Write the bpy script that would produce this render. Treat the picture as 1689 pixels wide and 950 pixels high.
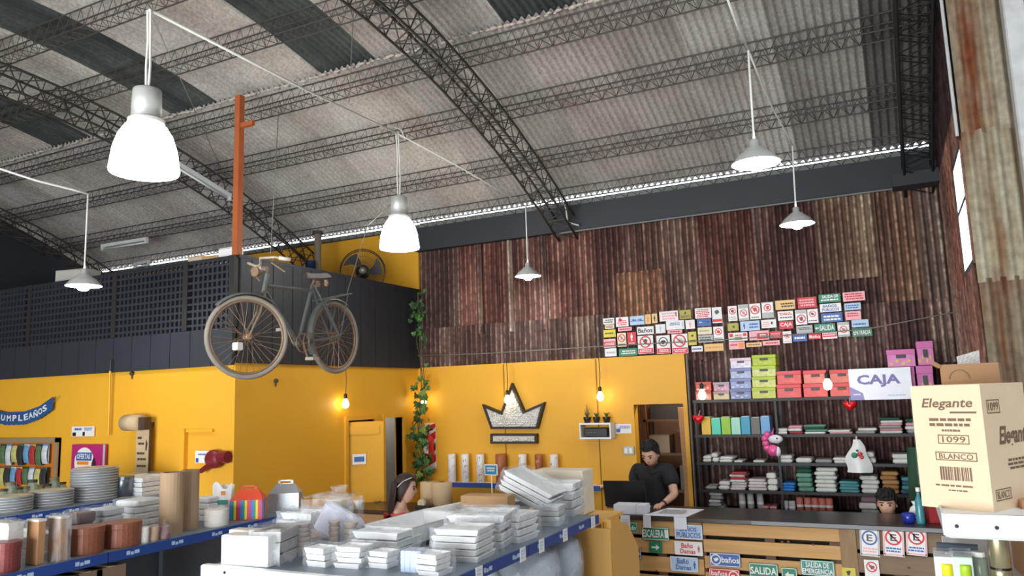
import bpy, bmesh, math, random
from mathutils import Vector, Matrix, noise
R = random.Random(11)
for o in list(bpy.data.objects):
    bpy.data.objects.remove(o)
S = bpy.context.scene
COL = S.collection
PI = math.pi

# ------------------------------------------------------------------ camera
F = 1257.12                                     # focal length in pixels of the 1689 px frame
ROWS = ((0.8937318, 0.4474637, -0.0319332), (0.0910973, -0.1113285, 0.9895995), (-0.4392548, 0.8873456, 0.1402606))
RM = Matrix(ROWS)
CAM = Vector((0, 0, 2.2))
cd = bpy.data.cameras.new('camera'); cam = bpy.data.objects.new('camera', cd); COL.objects.link(cam)
cd.sensor_width = 36; cd.lens = F / 1689 * 36; cd.clip_start = 0.05; cd.clip_end = 200
m3 = Matrix((ROWS[0], ROWS[1], tuple(-a for a in ROWS[2]))).transposed()
cam.matrix_world = Matrix.Translation(CAM) @ m3.to_4x4()
S.camera = cam

# ------------------------------------------------------------------ world, daylight, exposure
w = bpy.data.worlds.new('world'); S.world = w; w.use_nodes = True
bg = w.node_tree.nodes['Background']; bg.inputs[0].default_value = (0.86, 0.93, 1.0, 1); bg.inputs[1].default_value = 3.0
def area(name, loc, target, sx, sy, power, col):
    l = bpy.data.lights.new(name, 'AREA'); l.shape = 'RECTANGLE'; l.size = sx; l.size_y = sy; l.energy = power; l.color = col
    o = bpy.data.objects.new(name, l); COL.objects.link(o); o.location = loc
    o.rotation_euler = (Vector(target) - Vector(loc)).to_track_quat('-Z', 'Y').to_euler(); return o
area('gate_daylight', (-3.9, -3.9, 2.3), (-3.6, 5, 2.8), 7.8, 4.2, 900, (0.96, 0.98, 1.0))
S.view_settings.view_transform = 'Standard'; S.view_settings.look = 'None'
S.view_settings.gamma = 1.0; S.view_settings.use_curve_mapping = False
S.view_settings.exposure = 0.35

# ------------------------------------------------------------------ helpers
def P(px, py, X=None, Y=None, Z=None, D=None):
    d = RM.transposed() @ Vector(((px - 844.5) / F, -(py - 475) / F, 1.0))
    if D is not None: t = D
    elif X is not None: t = X / d.x
    elif Y is not None: t = Y / d.y
    else: t = (Z - CAM.z) / d.z
    return CAM + d * t
def depth(p): return (RM @ (Vector(p) - CAM)).z
def lin(c):
    c = c / 255.0
    return c / 12.92 if c <= 0.04045 else ((c + 0.055) / 1.055) ** 2.4
def rgb(r, g, b): return (lin(r), lin(g), lin(b), 1)

MATS = {}
def M(key, col=None, rough=0.6, metal=0.0, var=0.10, scale=6.0, stretch=None, emit=None, alpha=1.0, bump=0.0, spec=0.5, coat=0.0):
    """procedural material: base colour broken up by noise"""
    if key in MATS: return MATS[key]
    m = bpy.data.materials.new(key); m.use_nodes = True; MATS[key] = m
    n = m.node_tree.nodes; L = m.node_tree.links; b = n['Principled BSDF']
    c = rgb(*col)
    tc = n.new('ShaderNodeTexCoord'); mp = n.new('ShaderNodeMapping'); L.new(tc.outputs['Object'], mp.inputs[0])
    if stretch: mp.inputs['Scale'].default_value = stretch
    nz = n.new('ShaderNodeTexNoise'); nz.inputs['Scale'].default_value = scale; nz.inputs['Detail'].default_value = 4; L.new(mp.outputs[0], nz.inputs[0])
    mx = n.new('ShaderNodeMix'); mx.data_type = 'RGBA'
    mx.inputs[6].default_value = tuple(x * (1 - var * 1.4) for x in c[:3]) + (1,)
    mx.inputs[7].default_value = tuple(min(1, x * (1 + var)) for x in c[:3]) + (1,)
    L.new(nz.outputs[0], mx.inputs[0]); L.new(mx.outputs[2], b.inputs['Base Color'])
    b.inputs['Roughness'].default_value = rough; b.inputs['Metallic'].default_value = metal
    b.inputs['Specular IOR Level'].default_value = spec
    if coat: b.inputs['Coat Weight'].default_value = coat
    if alpha < 1: b.inputs['Alpha'].default_value = alpha
    if emit: b.inputs['Emission Color'].default_value = rgb(*emit[:3]); b.inputs['Emission Strength'].default_value = emit[3]
    if bump:
        bp = n.new('ShaderNodeBump'); bp.inputs['Strength'].default_value = bump; bp.inputs['Distance'].default_value = 0.01
        L.new(nz.outputs[0], bp.inputs['Height']); L.new(bp.outputs[0], b.inputs['Normal'])
    return m
def M_tint(key, cols, rough=0.7, metal=0.0, scale=(7, 7, 1.2), ramp=(0.30, 0.5, 0.70), fine=14.0, ridge=0.0):
    """streaky weathered sheet: three colours over stretched noise, shifted and tinted by each object's own colour"""
    if key in MATS: return MATS[key]
    m = bpy.data.materials.new(key); m.use_nodes = True; MATS[key] = m
    n = m.node_tree.nodes; L = m.node_tree.links; b = n['Principled BSDF']
    tc = n.new('ShaderNodeTexCoord'); oi = n.new('ShaderNodeObjectInfo')
    ad = n.new('ShaderNodeVectorMath'); ad.operation = 'ADD'; L.new(tc.outputs['Object'], ad.inputs[0])
    sc = n.new('ShaderNodeVectorMath'); sc.operation = 'SCALE'; L.new(oi.outputs['Location'], sc.inputs[0]); sc.inputs['Scale'].default_value = 3.7
    L.new(sc.outputs[0], ad.inputs[1])
    mp = n.new('ShaderNodeMapping'); mp.inputs['Scale'].default_value = scale; L.new(ad.outputs[0], mp.inputs[0])
    nz = n.new('ShaderNodeTexNoise'); nz.inputs['Scale'].default_value = 1.0; nz.inputs['Detail'].default_value = 4; nz.inputs['Roughness'].default_value = 0.5; L.new(mp.outputs[0], nz.inputs[0])
    cr = n.new('ShaderNodeValToRGB'); e = cr.color_ramp.elements
    e[0].position = ramp[0]; e[0].color = rgb(*cols[0]); e[1].position = ramp[2]; e[1].color = rgb(*cols[2])
    x = e.new(ramp[1]); x.color = rgb(*cols[1]); L.new(nz.outputs[0], cr.inputs[0])
    n2 = n.new('ShaderNodeTexNoise'); n2.inputs['Scale'].default_value = fine; n2.inputs['Detail'].default_value = 5; L.new(ad.outputs[0], n2.inputs[0])
    mr = n.new('ShaderNodeMapRange'); mr.inputs[1].default_value = 0.3; mr.inputs[2].default_value = 0.7; mr.inputs[3].default_value = 0.72; mr.inputs[4].default_value = 1.2; L.new(n2.outputs[0], mr.inputs[0])
    mu = n.new('ShaderNodeMix'); mu.data_type = 'RGBA'; mu.blend_type = 'MULTIPLY'; mu.inputs[0].default_value = 1.0
    L.new(cr.outputs[0], mu.inputs[6]); L.new(oi.outputs['Color'], mu.inputs[7])
    mv = n.new('ShaderNodeVectorMath'); mv.operation = 'SCALE'; L.new(mu.outputs[2], mv.inputs[0]); L.new(mr.outputs[0], mv.inputs['Scale'])
    out = mv.outputs[0]
    if ridge:      # corrugation shading painted into the colour: proud ridges lightened, in patches
        sx = n.new('ShaderNodeSeparateXYZ'); L.new(tc.outputs['Object'], sx.inputs[0])
        m1 = n.new('ShaderNodeMapRange'); m1.inputs[1].default_value = -0.004; m1.inputs[2].default_value = -0.017; L.new(sx.outputs[1], m1.inputs[0])
        m2 = n.new('ShaderNodeMapRange'); m2.inputs[1].default_value = 0.35; m2.inputs[2].default_value = 0.62; m2.inputs[3].default_value = 0.2; L.new(n2.outputs[0], m2.inputs[0])
        mm = n.new('ShaderNodeMath'); mm.operation = 'MULTIPLY'; L.new(m1.outputs[0], mm.inputs[0]); L.new(m2.outputs[0], mm.inputs[1])
        ma = n.new('ShaderNodeMath'); ma.operation = 'MULTIPLY_ADD'; L.new(mm.outputs[0], ma.inputs[0]); ma.inputs[1].default_value = ridge; ma.inputs[2].default_value = 0.85
        m3_ = n.new('ShaderNodeVectorMath'); m3_.operation = 'SCALE'; L.new(out, m3_.inputs[0]); L.new(ma.outputs[0], m3_.inputs['Scale']); out = m3_.outputs[0]
    L.new(out, b.inputs['Base Color']); b.inputs['Roughness'].default_value = rough; b.inputs['Metallic'].default_value = metal
    b.inputs['Specular IOR Level'].default_value = 0.3
    return m
def M_film(key, tint=(235, 240, 245), alpha=0.28, rough=0.16):
    """crumpled clear plastic: mostly see-through with glossy sheen"""
    if key in MATS: return MATS[key]
    m = bpy.data.materials.new(key); m.use_nodes = True; MATS[key] = m
    n = m.node_tree.nodes; L = m.node_tree.links; b = n['Principled BSDF']
    b.inputs['Base Color'].default_value = rgb(*tint); b.inputs['Roughness'].default_value = rough
    tc = n.new('ShaderNodeTexCoord'); nz = n.new('ShaderNodeTexNoise'); nz.inputs['Scale'].default_value = 12; nz.inputs['Detail'].default_value = 2; L.new(tc.outputs['Object'], nz.inputs[0])
    bp = n.new('ShaderNodeBump'); bp.inputs['Strength'].default_value = 0.5; bp.inputs['Distance'].default_value = 0.02; L.new(nz.outputs[0], bp.inputs['Height']); L.new(bp.outputs[0], b.inputs['Normal'])
    mr = n.new('ShaderNodeMapRange'); mr.inputs[1].default_value = 0.35; mr.inputs[2].default_value = 0.7; mr.inputs[3].default_value = alpha * 0.3; mr.inputs[4].default_value = min(1, alpha * 1.5); L.new(nz.outputs[0], mr.inputs[0]); L.new(mr.outputs[0], b.inputs['Alpha'])
    return m

class MB:
    def __init__(s): s.v = []; s.f = []
    def add(s, vs, fs):
        k = len(s.v); s.v += [tuple(v) for v in vs]; s.f += [tuple(i + k for i in f) for f in fs]; return s
    def box(s, x0, y0, z0, x1, y1, z1, T=None):
        vs = [Vector((x, y, z)) for z in (z0, z1) for y in (y0, y1) for x in (x0, x1)]
        if T is not None: vs = [T @ v for v in vs]
        return s.add(vs, [(0, 2, 3, 1), (4, 5, 7, 6), (0, 1, 5, 4), (2, 6, 7, 3), (0, 4, 6, 2), (1, 3, 7, 5)])
    def cbox(s, c, d, T=None):
        return s.box(c[0] - d[0] / 2, c[1] - d[1] / 2, c[2] - d[2] / 2, c[0] + d[0] / 2, c[1] + d[1] / 2, c[2] + d[2] / 2, T)
    def bbox(s, x0, y0, z0, x1, y1, z1, b=0.006, T=None):
        """box with chamfered vertical edges and chamfered top/bottom rims"""
        prof = [(x0 + b, y0), (x1 - b, y0), (x1, y0 + b), (x1, y1 - b), (x1 - b, y1), (x0 + b, y1), (x0, y1 - b), (x0, y0 + b)]
        cx, cy = (x0 + x1) / 2, (y0 + y1) / 2; vs = []
        for z, k in ((z0, 1), (z0 + b, 0), (z1 - b, 0), (z1, 1)):
            for x, y in prof:
                vs.append(Vector((x + (b if x < cx else -b) * k, y + (b if y < cy else -b) * k, z)))
        if T is not None: vs = [T @ v for v in vs]
        fs = [tuple(reversed(range(8))), tuple(range(24, 32))]
        for r in range(3):
            for i in range(8): fs.append((r * 8 + i, r * 8 + (i + 1) % 8, r * 8 + 8 + (i + 1) % 8, r * 8 + 8 + i))
        return s.add(vs, fs)
    def tube(s, pts, r, n=6, closed=False):
        pts = [Vector(p) for p in pts]; N = len(pts); rs = r if isinstance(r, (list, tuple)) else [r] * N
        t0 = (pts[1] - pts[0]).normalized(); u = t0.orthogonal().normalized(); vs = []
        for i, p in enumerate(pts):
            a = pts[i - 1] if (i or closed) else p; b = pts[(i + 1) % N] if (i < N - 1 or closed) else p
            t = (b - a); t = t.normalized() if t.length > 1e-9 else t0
            u = (u - t * u.dot(t)); u = u.normalized() if u.length > 1e-6 else t.orthogonal().normalized(); w_ = t.cross(u)
            for k in range(n): q = 2 * PI * k / n; vs.append(p + (u * math.cos(q) + w_ * math.sin(q)) * rs[i])
        fs = []
        for i in range(N if closed else N - 1):
            j = (i + 1) % N
            for k in range(n): fs.append((i * n + k, i * n + (k + 1) % n, j * n + (k + 1) % n, j * n + k))
        if not closed: fs += [tuple(reversed(range(n))), tuple(range((N - 1) * n, N * n))]
        return s.add(vs, fs)
    def lathe(s, prof, n=16, c=(0, 0, 0), T=None, cap=True):
        vs = []; k = len(prof)
        for r, z in prof:
            for i in range(n): q = 2 * PI * i / n; vs.append(Vector((c[0] + r * math.cos(q), c[1] + r * math.sin(q), c[2] + z)))
        if T is not None: vs = [T @ v for v in vs]
        fs = []
        for j in range(k - 1):
            for i in range(n): fs.append((j * n + i, j * n + (i + 1) % n, j * n + n + (i + 1) % n, j * n + n + i))
        if cap: fs += [tuple(reversed(range(n))), tuple(range((k - 1) * n, k * n))]
        return s.add(vs, fs)
    def prism(s, poly, d):
        """3-D polygon extruded by vector d"""
        poly = [Vector(p) for p in poly]; d = Vector(d); n = len(poly)
        fs = [tuple(range(n)), tuple(reversed(range(n, 2 * n)))]
        for i in range(n): j = (i + 1) % n; fs.append((j, i, n + i, n + j))
        return s.add(poly + [p + d for p in poly], fs)
    def grid(s, fn, nu, nv):
        vs = [fn(i / nu, j / nv) for j in range(nv + 1) for i in range(nu + 1)]
        return s.add(vs, [(j * (nu + 1) + i, j * (nu + 1) + i + 1, (j + 1) * (nu + 1) + i + 1, (j + 1) * (nu + 1) + i) for j in range(nv) for i in range(nu)])
    def ball(s, c, r, n=10, m=6, sc=(1, 1, 1), T=None):
        prof = [(math.sin(PI * j / m) * r + 1e-5, -math.cos(PI * j / m) * r) for j in range(m + 1)]
        k = len(s.v); s.lathe(prof, n, (0, 0, 0), None, False)
        for i in range(k, len(s.v)):
            q = Vector((s.v[i][0] * sc[0], s.v[i][1] * sc[1], s.v[i][2] * sc[2]))
            if T is not None: q = T @ q
            s.v[i] = tuple(q + Vector(c))
        return s
    def mesh(s, name, smooth=False):
        me = bpy.data.meshes.new(name); me.from_pydata(s.v, [], s.f)
        bm = bmesh.new(); bm.from_mesh(me); bmesh.ops.recalc_face_normals(bm, faces=bm.faces); bm.to_mesh(me); bm.free()
        if smooth: me.shade_smooth()
        return me
    def obj(s, name, mat, parent=None, loc=None, smooth=False, rotz=None):
        me = s.mesh(name, smooth); me.materials.append(mat); return link(name, me, parent, loc, rotz)
def link(name, me, parent=None, loc=None, rotz=None):
    o = bpy.data.objects.new(name, me); COL.objects.link(o)
    if parent is not None: o.parent = parent
    if loc is not None: o.location = loc
    if rotz is not None: o.rotation_euler = (0, 0, rotz)
    return o
def tag(o, label=None, cat=None, group=None, kind=None):
    if label: o['label'] = label
    if cat: o['category'] = cat
    if group: o['group'] = group
    if kind: o['kind'] = kind
    return o
def thing(name, label, cat, loc=(0, 0, 0), rotz=0, group=None, kind=None):
    o = bpy.data.objects.new(name, None); COL.objects.link(o); o.empty_display_size = 0.1
    o.location = loc; o.rotation_euler = (0, 0, rotz); return tag(o, label, cat, group, kind)
def struct(o, label=None): return tag(o, label, None, None, 'structure')
def stuff(o): o['kind'] = 'stuff'; return o
def box_(name, mat, parent, *a, bev=0.0):
    b = MB()
    b.bbox(*a, b=bev) if bev else b.box(*a)
    return b.obj(name, mat, parent)
ORD = ['first', 'second', 'third', 'fourth', 'fifth', 'sixth', 'seventh', 'eighth', 'ninth', 'tenth', 'eleventh', 'twelfth', 'thirteenth', 'fourteenth', 'fifteenth', 'sixteenth', 'seventeenth', 'eighteenth', 'nineteenth', 'twentieth']

TXT = {}
def text_mesh(s, bold=0.012):
    if (s, bold) in TXT: return TXT[(s, bold)]
    cu = bpy.data.curves.new('lettering', 'FONT'); cu.body = s; cu.size = 1; cu.offset = bold; cu.resolution_u = 2; cu.align_x = 'LEFT'
    o = bpy.data.objects.new('lettering', cu); me = bpy.data.meshes.new_from_object(o)
    v = [(q.co.x, q.co.y) for q in me.vertices]; f = [tuple(p.vertices) for p in me.polygons]
    bpy.data.objects.remove(o); bpy.data.curves.remove(cu); bpy.data.meshes.remove(me)
    TXT[(s, bold)] = (v, f); return v, f
def lettering(s, x0, z0, x1, z1, y, mat, parent, bold=0.012, keep=False, name='lettering', warp=None):
    """flat print filling the rectangle x0..x1, z0..z1 on the face at local y (seen from -y)"""
    v, f = text_mesh(s, bold)
    ax, bx = min(q[0] for q in v), max(q[0] for q in v); ay, by = min(q[1] for q in v), max(q[1] for q in v)
    sx, sz = (x1 - x0) / (bx - ax), (z1 - z0) / max(by - ay, 1e-6)
    if keep: sx = sz = min(sx, sz)
    cx, cz = (x0 + x1) / 2, (z0 + z1) / 2
    pts = [(cx + (q[0] - (ax + bx) / 2) * sx, y, cz + (q[1] - (ay + by) / 2) * sz) for q in v]
    if warp: pts = [warp(*p) for p in pts]
    me = bpy.data.meshes.new(name); me.from_pydata(pts, [], f); me.materials.append(mat)
    return link(name, me, parent)
def bars(x0, z0, x1, z1, y, n, mat, parent, name='lettering', seed=0):
    """print too small to read: broken lines"""
    r = random.Random(seed); b = MB(); H = (z1 - z0) / n
    for i in range(n):
        zc = z0 + H * (i + 0.5); a = x0 + (x1 - x0) * r.uniform(0, 0.12); e = x1 - (x1 - x0) * r.uniform(0, 0.12); x = a
        while x < e:
            wd = min(e - x, (x1 - x0) * r.uniform(0.08, 0.22)); b.add([(x, y, zc - H * 0.28), (x + wd, y, zc - H * 0.28), (x + wd, y, zc + H * 0.28), (x, y, zc + H * 0.28)], [(0, 1, 2, 3)]); x += wd + (x1 - x0) * 0.03
    return stuff(b.obj(name, mat, parent))
# ------------------------------------------------------------------ the shell
YB, XM, YM, XR = 9.0, -5.93, 5.65, 0.6          # back wall, mezzanine side, mezzanine front, right wall
yellow = M('yellow_paint', (230, 170, 44), 0.55, var=0.05, scale=1.2)
black_b = M('black_board', (38, 41, 48), 0.55, var=0.2, scale=3)
navy = M('charcoal_paint', (45, 49, 56), 0.6, var=0.12, scale=2)
concrete = M('concrete', (168, 164, 156), 0.5, var=0.15, scale=2)
steel = M('dark_steel', (76, 71, 66), 0.6, 0.3, var=0.3, scale=20)
white_p = M('white_enamel', (238, 240, 240), 0.35, var=0.03)
cable_w = M('white_cable', (222, 222, 216), 0.5, var=0.05)
rust = M_tint('rust_sheet', [(64, 47, 44), (94, 69, 63), (142, 122, 110)], 0.75, 0.1, (3.5, 3.5, 0.7), (0.30, 0.50, 0.78), ridge=1.5)
fibre = M_tint('roof_sheet_grey', [(164, 157, 151), (186, 180, 174), (200, 195, 190)], 0.85, 0.0, (1.6, 0.9, 1), (0.3, 0.52, 0.75), 30)
dark_sheet = M_tint('roof_sheet_dark', [(56, 62, 62), (76, 82, 82), (96, 100, 98)], 0.6, 0.0, (3, 0.8, 1), (0.3, 0.5, 0.7), 25)

struct(MB().box(-13.6, -4, -0.1, 4, 11.2, 0).obj('floor', concrete))
def ZS(y): return 6.0 - 0.048 * (y - 4) ** 2          # roof sheet
def ZB(y): return 5.455 - 0.0514 * (y - 4) ** 2       # truss underside

# ceiling: curved corrugated sheets, each its own piece
ceil = thing('ceiling', None, None, (0, 0, 0), kind='structure')
CW = 0.77
def roof_mesh(y0, y1, up, ny, w_=CW + 0.06, seg=6, per=0.0765):
    b = MB(); nx = int(w_ / per) * seg
    b.grid(lambda u, v: (-w_ / 2 + u * w_, y0 + (y1 - y0) * v, ZS(y0 + (y1 - y0) * v) + up + 0.021 * math.cos(2 * PI * u * w_ / per)), nx, ny)
    return b.mesh('roof_sheet', True)
ra = roof_mesh(6.22, 9.10, 0.0, 9); ra.materials.append(fibre)
rb_ = roof_mesh(3.2, 6.40, 0.035, 9); rb_.materials.append(fibre)
rd = rb_.copy(); rd.materials.clear(); rd.materials.append(dark_sheet)
rc = roof_mesh(-4.2, 3.35, 0.07, 12, seg=4); rc.materials.append(fibre)
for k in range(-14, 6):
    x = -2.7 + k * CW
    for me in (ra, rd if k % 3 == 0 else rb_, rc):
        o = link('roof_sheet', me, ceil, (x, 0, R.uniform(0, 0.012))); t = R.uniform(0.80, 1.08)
        if k >= 4: t *= 0.32      # much darker tint on the bay beside the right wall
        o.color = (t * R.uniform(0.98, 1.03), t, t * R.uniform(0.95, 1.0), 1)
# bird droppings and flaking rust crust along the sheet overlap
flake = M('flaking_edge', (196, 186, 176), 0.9, var=0.3, scale=30)
b = MB(); x = -13
while x < 0.5:
    b.ball((x, 6.22 + R.uniform(-0.02, 0.02), ZS(6.22) - 0.02), R.uniform(0.012, 0.032), 6, 4, (1.5, 0.8, 0.6)); x += R.uniform(0.03, 0.09)
stuff(b.obj('flaking_edge', flake, ceil))

# back wall: yellow plaster below, rusty corrugated iron above and right
def PX(px, py, Y=YB): return P(px, py, Y=Y).x
dx0, dx1, dz = -2.85, -2.25, 2.05
wb = MB().box(XM, YB - 0.05, 0, dx0, YB + 0.1, 2.63); wb.box(dx0, YB - 0.05, dz, -2.2, YB + 0.1, 2.63); wb.box(dx1, YB - 0.05, 0, -2.2, YB + 0.1, dz)
struct(wb.obj('wall_back', yellow))
seam = M('panel_seam', (150, 105, 20), 0.7)
for px in (834, 986):
    x = PX(px, 620); struct(MB().box(x - 0.006, YB - 0.058, 0, x + 0.006, YB - 0.048, 2.62).obj('trim_1' if px == 834 else 'trim_2', seam))
wu = thing('wall_back_upper', None, None, (0, 0, 0), kind='structure')
box_('backing', M('backing_dark', (30, 24, 22), 0.9), wu, -2.2, YB + 0.05, 0, XR, YB + 0.1, 4.70)
box_('backing', M('backing_dark'), wu, XM, YB + 0.05, 2.6, -2.2, YB + 0.1, 4.70)
def sheet_mesh(w_, h, per=0.076, amp=0.019, seg=6):
    b = MB(); nx = max(6, int(w_ / per * seg)); b.grid(lambda u, v: (u * w_, amp * math.cos(2 * PI * u * w_ / per), v * h), nx, 1)
    me = b.mesh('iron_sheet', True); me.materials.append(rust); return me
up = sheet_mesh(0.70, 1.36); lo = sheet_mesh(0.70, 0.62); tall = sheet_mesh(0.70, 3.06)
ucol = [(.72, .7, .72), (1.2, .86, .8), (1.0, .8, .76), (1.05, .78, .74), (.82, .68, .66), (1.05, 1.0, .95), (.95, .7, .64), (.72, .62, .64), (.66, .62, .64), (1.5, 1.5, 1.25)]
lcol = [(1.0, .95, .95), (1.05, 1.05, 1.02), (.95, 1.0, 1.0), (1.1, 1.15, 1.05), (.8, .9, .95), (.9, .85, .8)]
for i in range(10):
    x = XM + i * 0.655
    o = link('iron_sheet', up, wu, (x, YB + 0.02 - 0.006 * (i % 2), 3.02)); o.color = ucol[i] + (1,)
    if i < 6:
        o = link('iron_sheet', lo, wu, (x, YB - 0.004 - 0.006 * (i % 2), 2.55)); o.color = lcol[i] + (1,)
    else:
        o = link('iron_sheet', tall, wu, (x, YB - 0.004 - 0.006 * (i % 2), 0.0)); o.color = (.9, .9, .95, 1)
o = link('iron_sheet', sheet_mesh(0.22, 3.06), wu, (-2.215, YB - 0.002, 0)); o.color = (.8, .75, .75, 1)
struct(MB().tube([(-2.17, YB - 0.06, 0), (-2.17, YB - 0.06, 2.62)], 0.014).obj('trim_21', M('grey_conduit', (120, 116, 112), 0.5)))
# a few pale overlap strips and a tan patch sheet
strip = sheet_mesh(0.10, 1.30)
for px, h in ((790, 1), (841, 0), (897, 1)):
    o = link('iron_sheet', strip, wu, (PX(px, 500) - 0.03, YB - 0.012, 3.04)); o.color = (1.5, 1.7, 1.6, 1)
o = link('iron_sheet', sheet_mesh(0.62, 0.98), wu, (PX(1347, 400), YB - 0.02, 3.34)); o.color = (1.55, 1.75, 1.45, 1)
o = link('iron_sheet', sheet_mesh(0.22, 1.9), wu, (XR - 0.24, YB - 0.02, 2.4)); o.color = (1.5, 1.9, 1.8, 1)
o = link('iron_sheet', sheet_mesh(0.60, 0.62), wu, (PX(1015, 450), YB - 0.01, 3.05)); o.color = (1.4, 1.1, .8, 1)

# charcoal fascia beam on top of the iron wall and the pale eave plate
struct(MB().box(XM, YB - 0.10, 4.27, XR + 0.1, YB + 0.12, 4.60).obj('trim_3', navy))
struct(MB().box(-13.3, YB - 0.06, 4.60, XR, YB + 0.10, 4.66).obj('trim_4', M('eave_plate', (122, 124, 120), 0.7)))
struct(MB().tube([(XM + 2.2, YB - 0.12, 4.25), (XR - 0.25, YB - 0.12, 4.25)], 0.012).obj('trim_5', M('grey_pipe', (110, 112, 112), 0.5)))
struct(MB().box(XR - 0.45, YB - 0.34, 4.22, XR, YB - 0.1, 4.36).obj('trim_6', navy))
# mezzanine rear wall
struct(MB().box(-13.3, YB, 2.5, XM, YB + 0.1, 4.60).obj('wall_mezzanine_back', yellow))

# right wall with its window, step-out and post
wr = thing('wall_right', None, None, (0, 0, 0), kind='structure')
WY0, WY1, WZ0, WZ1 = 6.46, 7.25, 3.05, 3.98
bk = M('backing_dark')
for a in ((6.4, 0, YB, WZ0), (6.4, WZ1, YB, 5.6), (6.4, WZ0, WY0, WZ1), (WY1, WZ0, YB, WZ1)):
    box_('backing', bk, wr, XR + 0.02, a[0], a[1], XR + 0.08, a[2], a[3])
def side_sheet(y0, z0, y1, z1, col):
    o = link('iron_sheet', sheet_mesh(y1 - y0, z1 - z0), wr, (XR, y1, z0), -PI / 2); o.color = col + (1,)
side_sheet(6.4, 0, 7.27, WZ0, (1.1, .9, .8)); side_sheet(7.27, 0, 8.1, 3.0, (.8, .72, .7)); side_sheet(8.1, 0, 9.0, 3.0, (1.3, 1.45, 1.35))
side_sheet(6.4, 4.3, 7.27, 5.6, (.22, .22, .24)); side_sheet(7.27, 4.3, 9.0, 5.5, (.22, .22, .24)); side_sheet(6.4, WZ1, 7.27, 4.32, (.8, .7, .68)); side_sheet(6.4, WZ0, WY0, WZ1, (1.2, .95, .8)); side_sheet(7.27, 3.0, 8.1, 4.32, (.95, .7, .6)); side_sheet(8.1, 3.0, 9.0, 4.32, (1.2, 1.25, 1.15))
wn = thing('window_1', None, None, (XR, WY0, WZ0), kind='structure')
fr = M('window_steel', (70, 80, 88), 0.5, 0.3)
for n_, a in (('frame', (-0.015, 0, 0, 0.03, 0.03, WZ1 - WZ0)), ('frame', (-0.015, WY1 - WY0 - 0.03, 0, 0.03, WY1 - WY0, WZ1 - WZ0)), ('sill', (-0.015, 0, 0, 0.03, WY1 - WY0, 0.04)), ('head', (-0.015, 0, WZ1 - WZ0 - 0.04, 0.03, WY1 - WY0, WZ1 - WZ0)), ('mullion', (-0.01, 0, 0.50, 0.03, WY1 - WY0, 0.54))):
    box_(n_, fr, wn, *a)
glass = M('daylit_frosted_glass', (225, 235, 240), 0.5, emit=(235, 244, 255, 2.6))
for z0, z1 in ((0.04, 0.50), (0.54, WZ1 - WZ0 - 0.04)): box_('pane', glass, wn, -0.012, 0.03, z0, -0.006, WY1 - WY0 - 0.04, z1)
ws = thing('wall_right_step', None, None, (0, 0, 0), kind='structure')
box_('backing', bk, ws, XR, 6.4, 0, 4, 6.5, 6.0)
pale = M_tint('pale_rust_sheet', [(116, 66, 40), (150, 138, 116), (176, 172, 158)], 0.7, 0.15, (5, 5, 0.8), (0.33, 0.5, 0.68))
def step_sheet(x, w_, z0, z1, col, mt):
    me = sheet_mesh(w_, z1 - z0, 0.085, 0.02); me.materials.clear(); me.materials.append(mt)
    o = link('iron_sheet', me, ws, (x, 6.375, z0)); o.color = col + (1,)
step_sheet(XR, 0.34, 4.0, 5.9, (1.0, .95, .9), pale); step_sheet(XR - 0.005, 0.35, 2.9, 4.03, (1.0, 1.0, .95), pale); step_sheet(XR, 0.35, 1.9, 2.93, (.72, .66, .62), pale)
step_sheet(XR, 0.35, 0, 1.92, (1.0, .9, .85), rust); step_sheet(1.04, 0.9, 0, 3.0, (1.0, 1.0, .95), rust); step_sheet(1.04, 0.9, 2.95, 5.9, (1.2, .9, .75), rust)
struct(MB().bbox(0.93, 6.22, 0, 1.06, 6.36, 5.9, b=0.01).obj('trim_7', M('weathered_white', (188, 190, 188), 0.8, var=0.25, scale=9)))
struct(MB().box(4, -4, 0, 4.1, 6.5, 5.9).obj('wall_right_near', M('backing_grey', (110, 106, 100), 0.9)))
struct(MB().tube([(XR - 0.03, 6.36, 4.0), (XR - 0.03, 6.36, 5.9)], 0.012).obj('trim_8', M('weathered_white')))

# left end wall and front wall with the open gate
struct(MB().box(-13.5, -4, 0, -13.3, YB + 0.1, 5.9).obj('wall_left', M('dark_end_wall', (44, 48, 56), 0.8, var=0.2, scale=1)))
wf = MB().box(-13.5, -4.2, 0, -7.9, -4.05, 5.9); wf.box(0.1, -4.2, 0, 4.1, -4.05, 5.9); wf.box(-7.9, -4.2, 4.5, 0.1, -4.05, 5.9)
struct(wf.obj('wall_front', M('front_wall_paint', (150, 145, 138), 0.8)))

# mezzanine: yellow walls below, slab, dark screens above
struct(MB().box(-13.3, YM, 0, XM, YM + 0.1, 2.62).obj('wall_mezzanine_front', yellow))
d1a, d1b, d2a, d2b, dt = 7.40, 7.92, 8.14, 8.55, 1.97
ms = MB()
for y0, z0, y1, z1 in ((YM + 0.1, 0, d1a, 2.62), (d1b, 0, d2a, 2.62), (d2b, 0, YB, 2.62), (d1a, dt, d1b, 2.62), (d2a, dt, d2b, 2.62)): ms.box(XM - 0.1, y0, z0, XM, y1, z1)
struct(ms.obj('wall_mezzanine_side', yellow))
struct(MB().box(-13.3, YM + 0.02, 2.5, XM - 0.02, YB, 2.60).obj('trim_9', navy))
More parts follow.
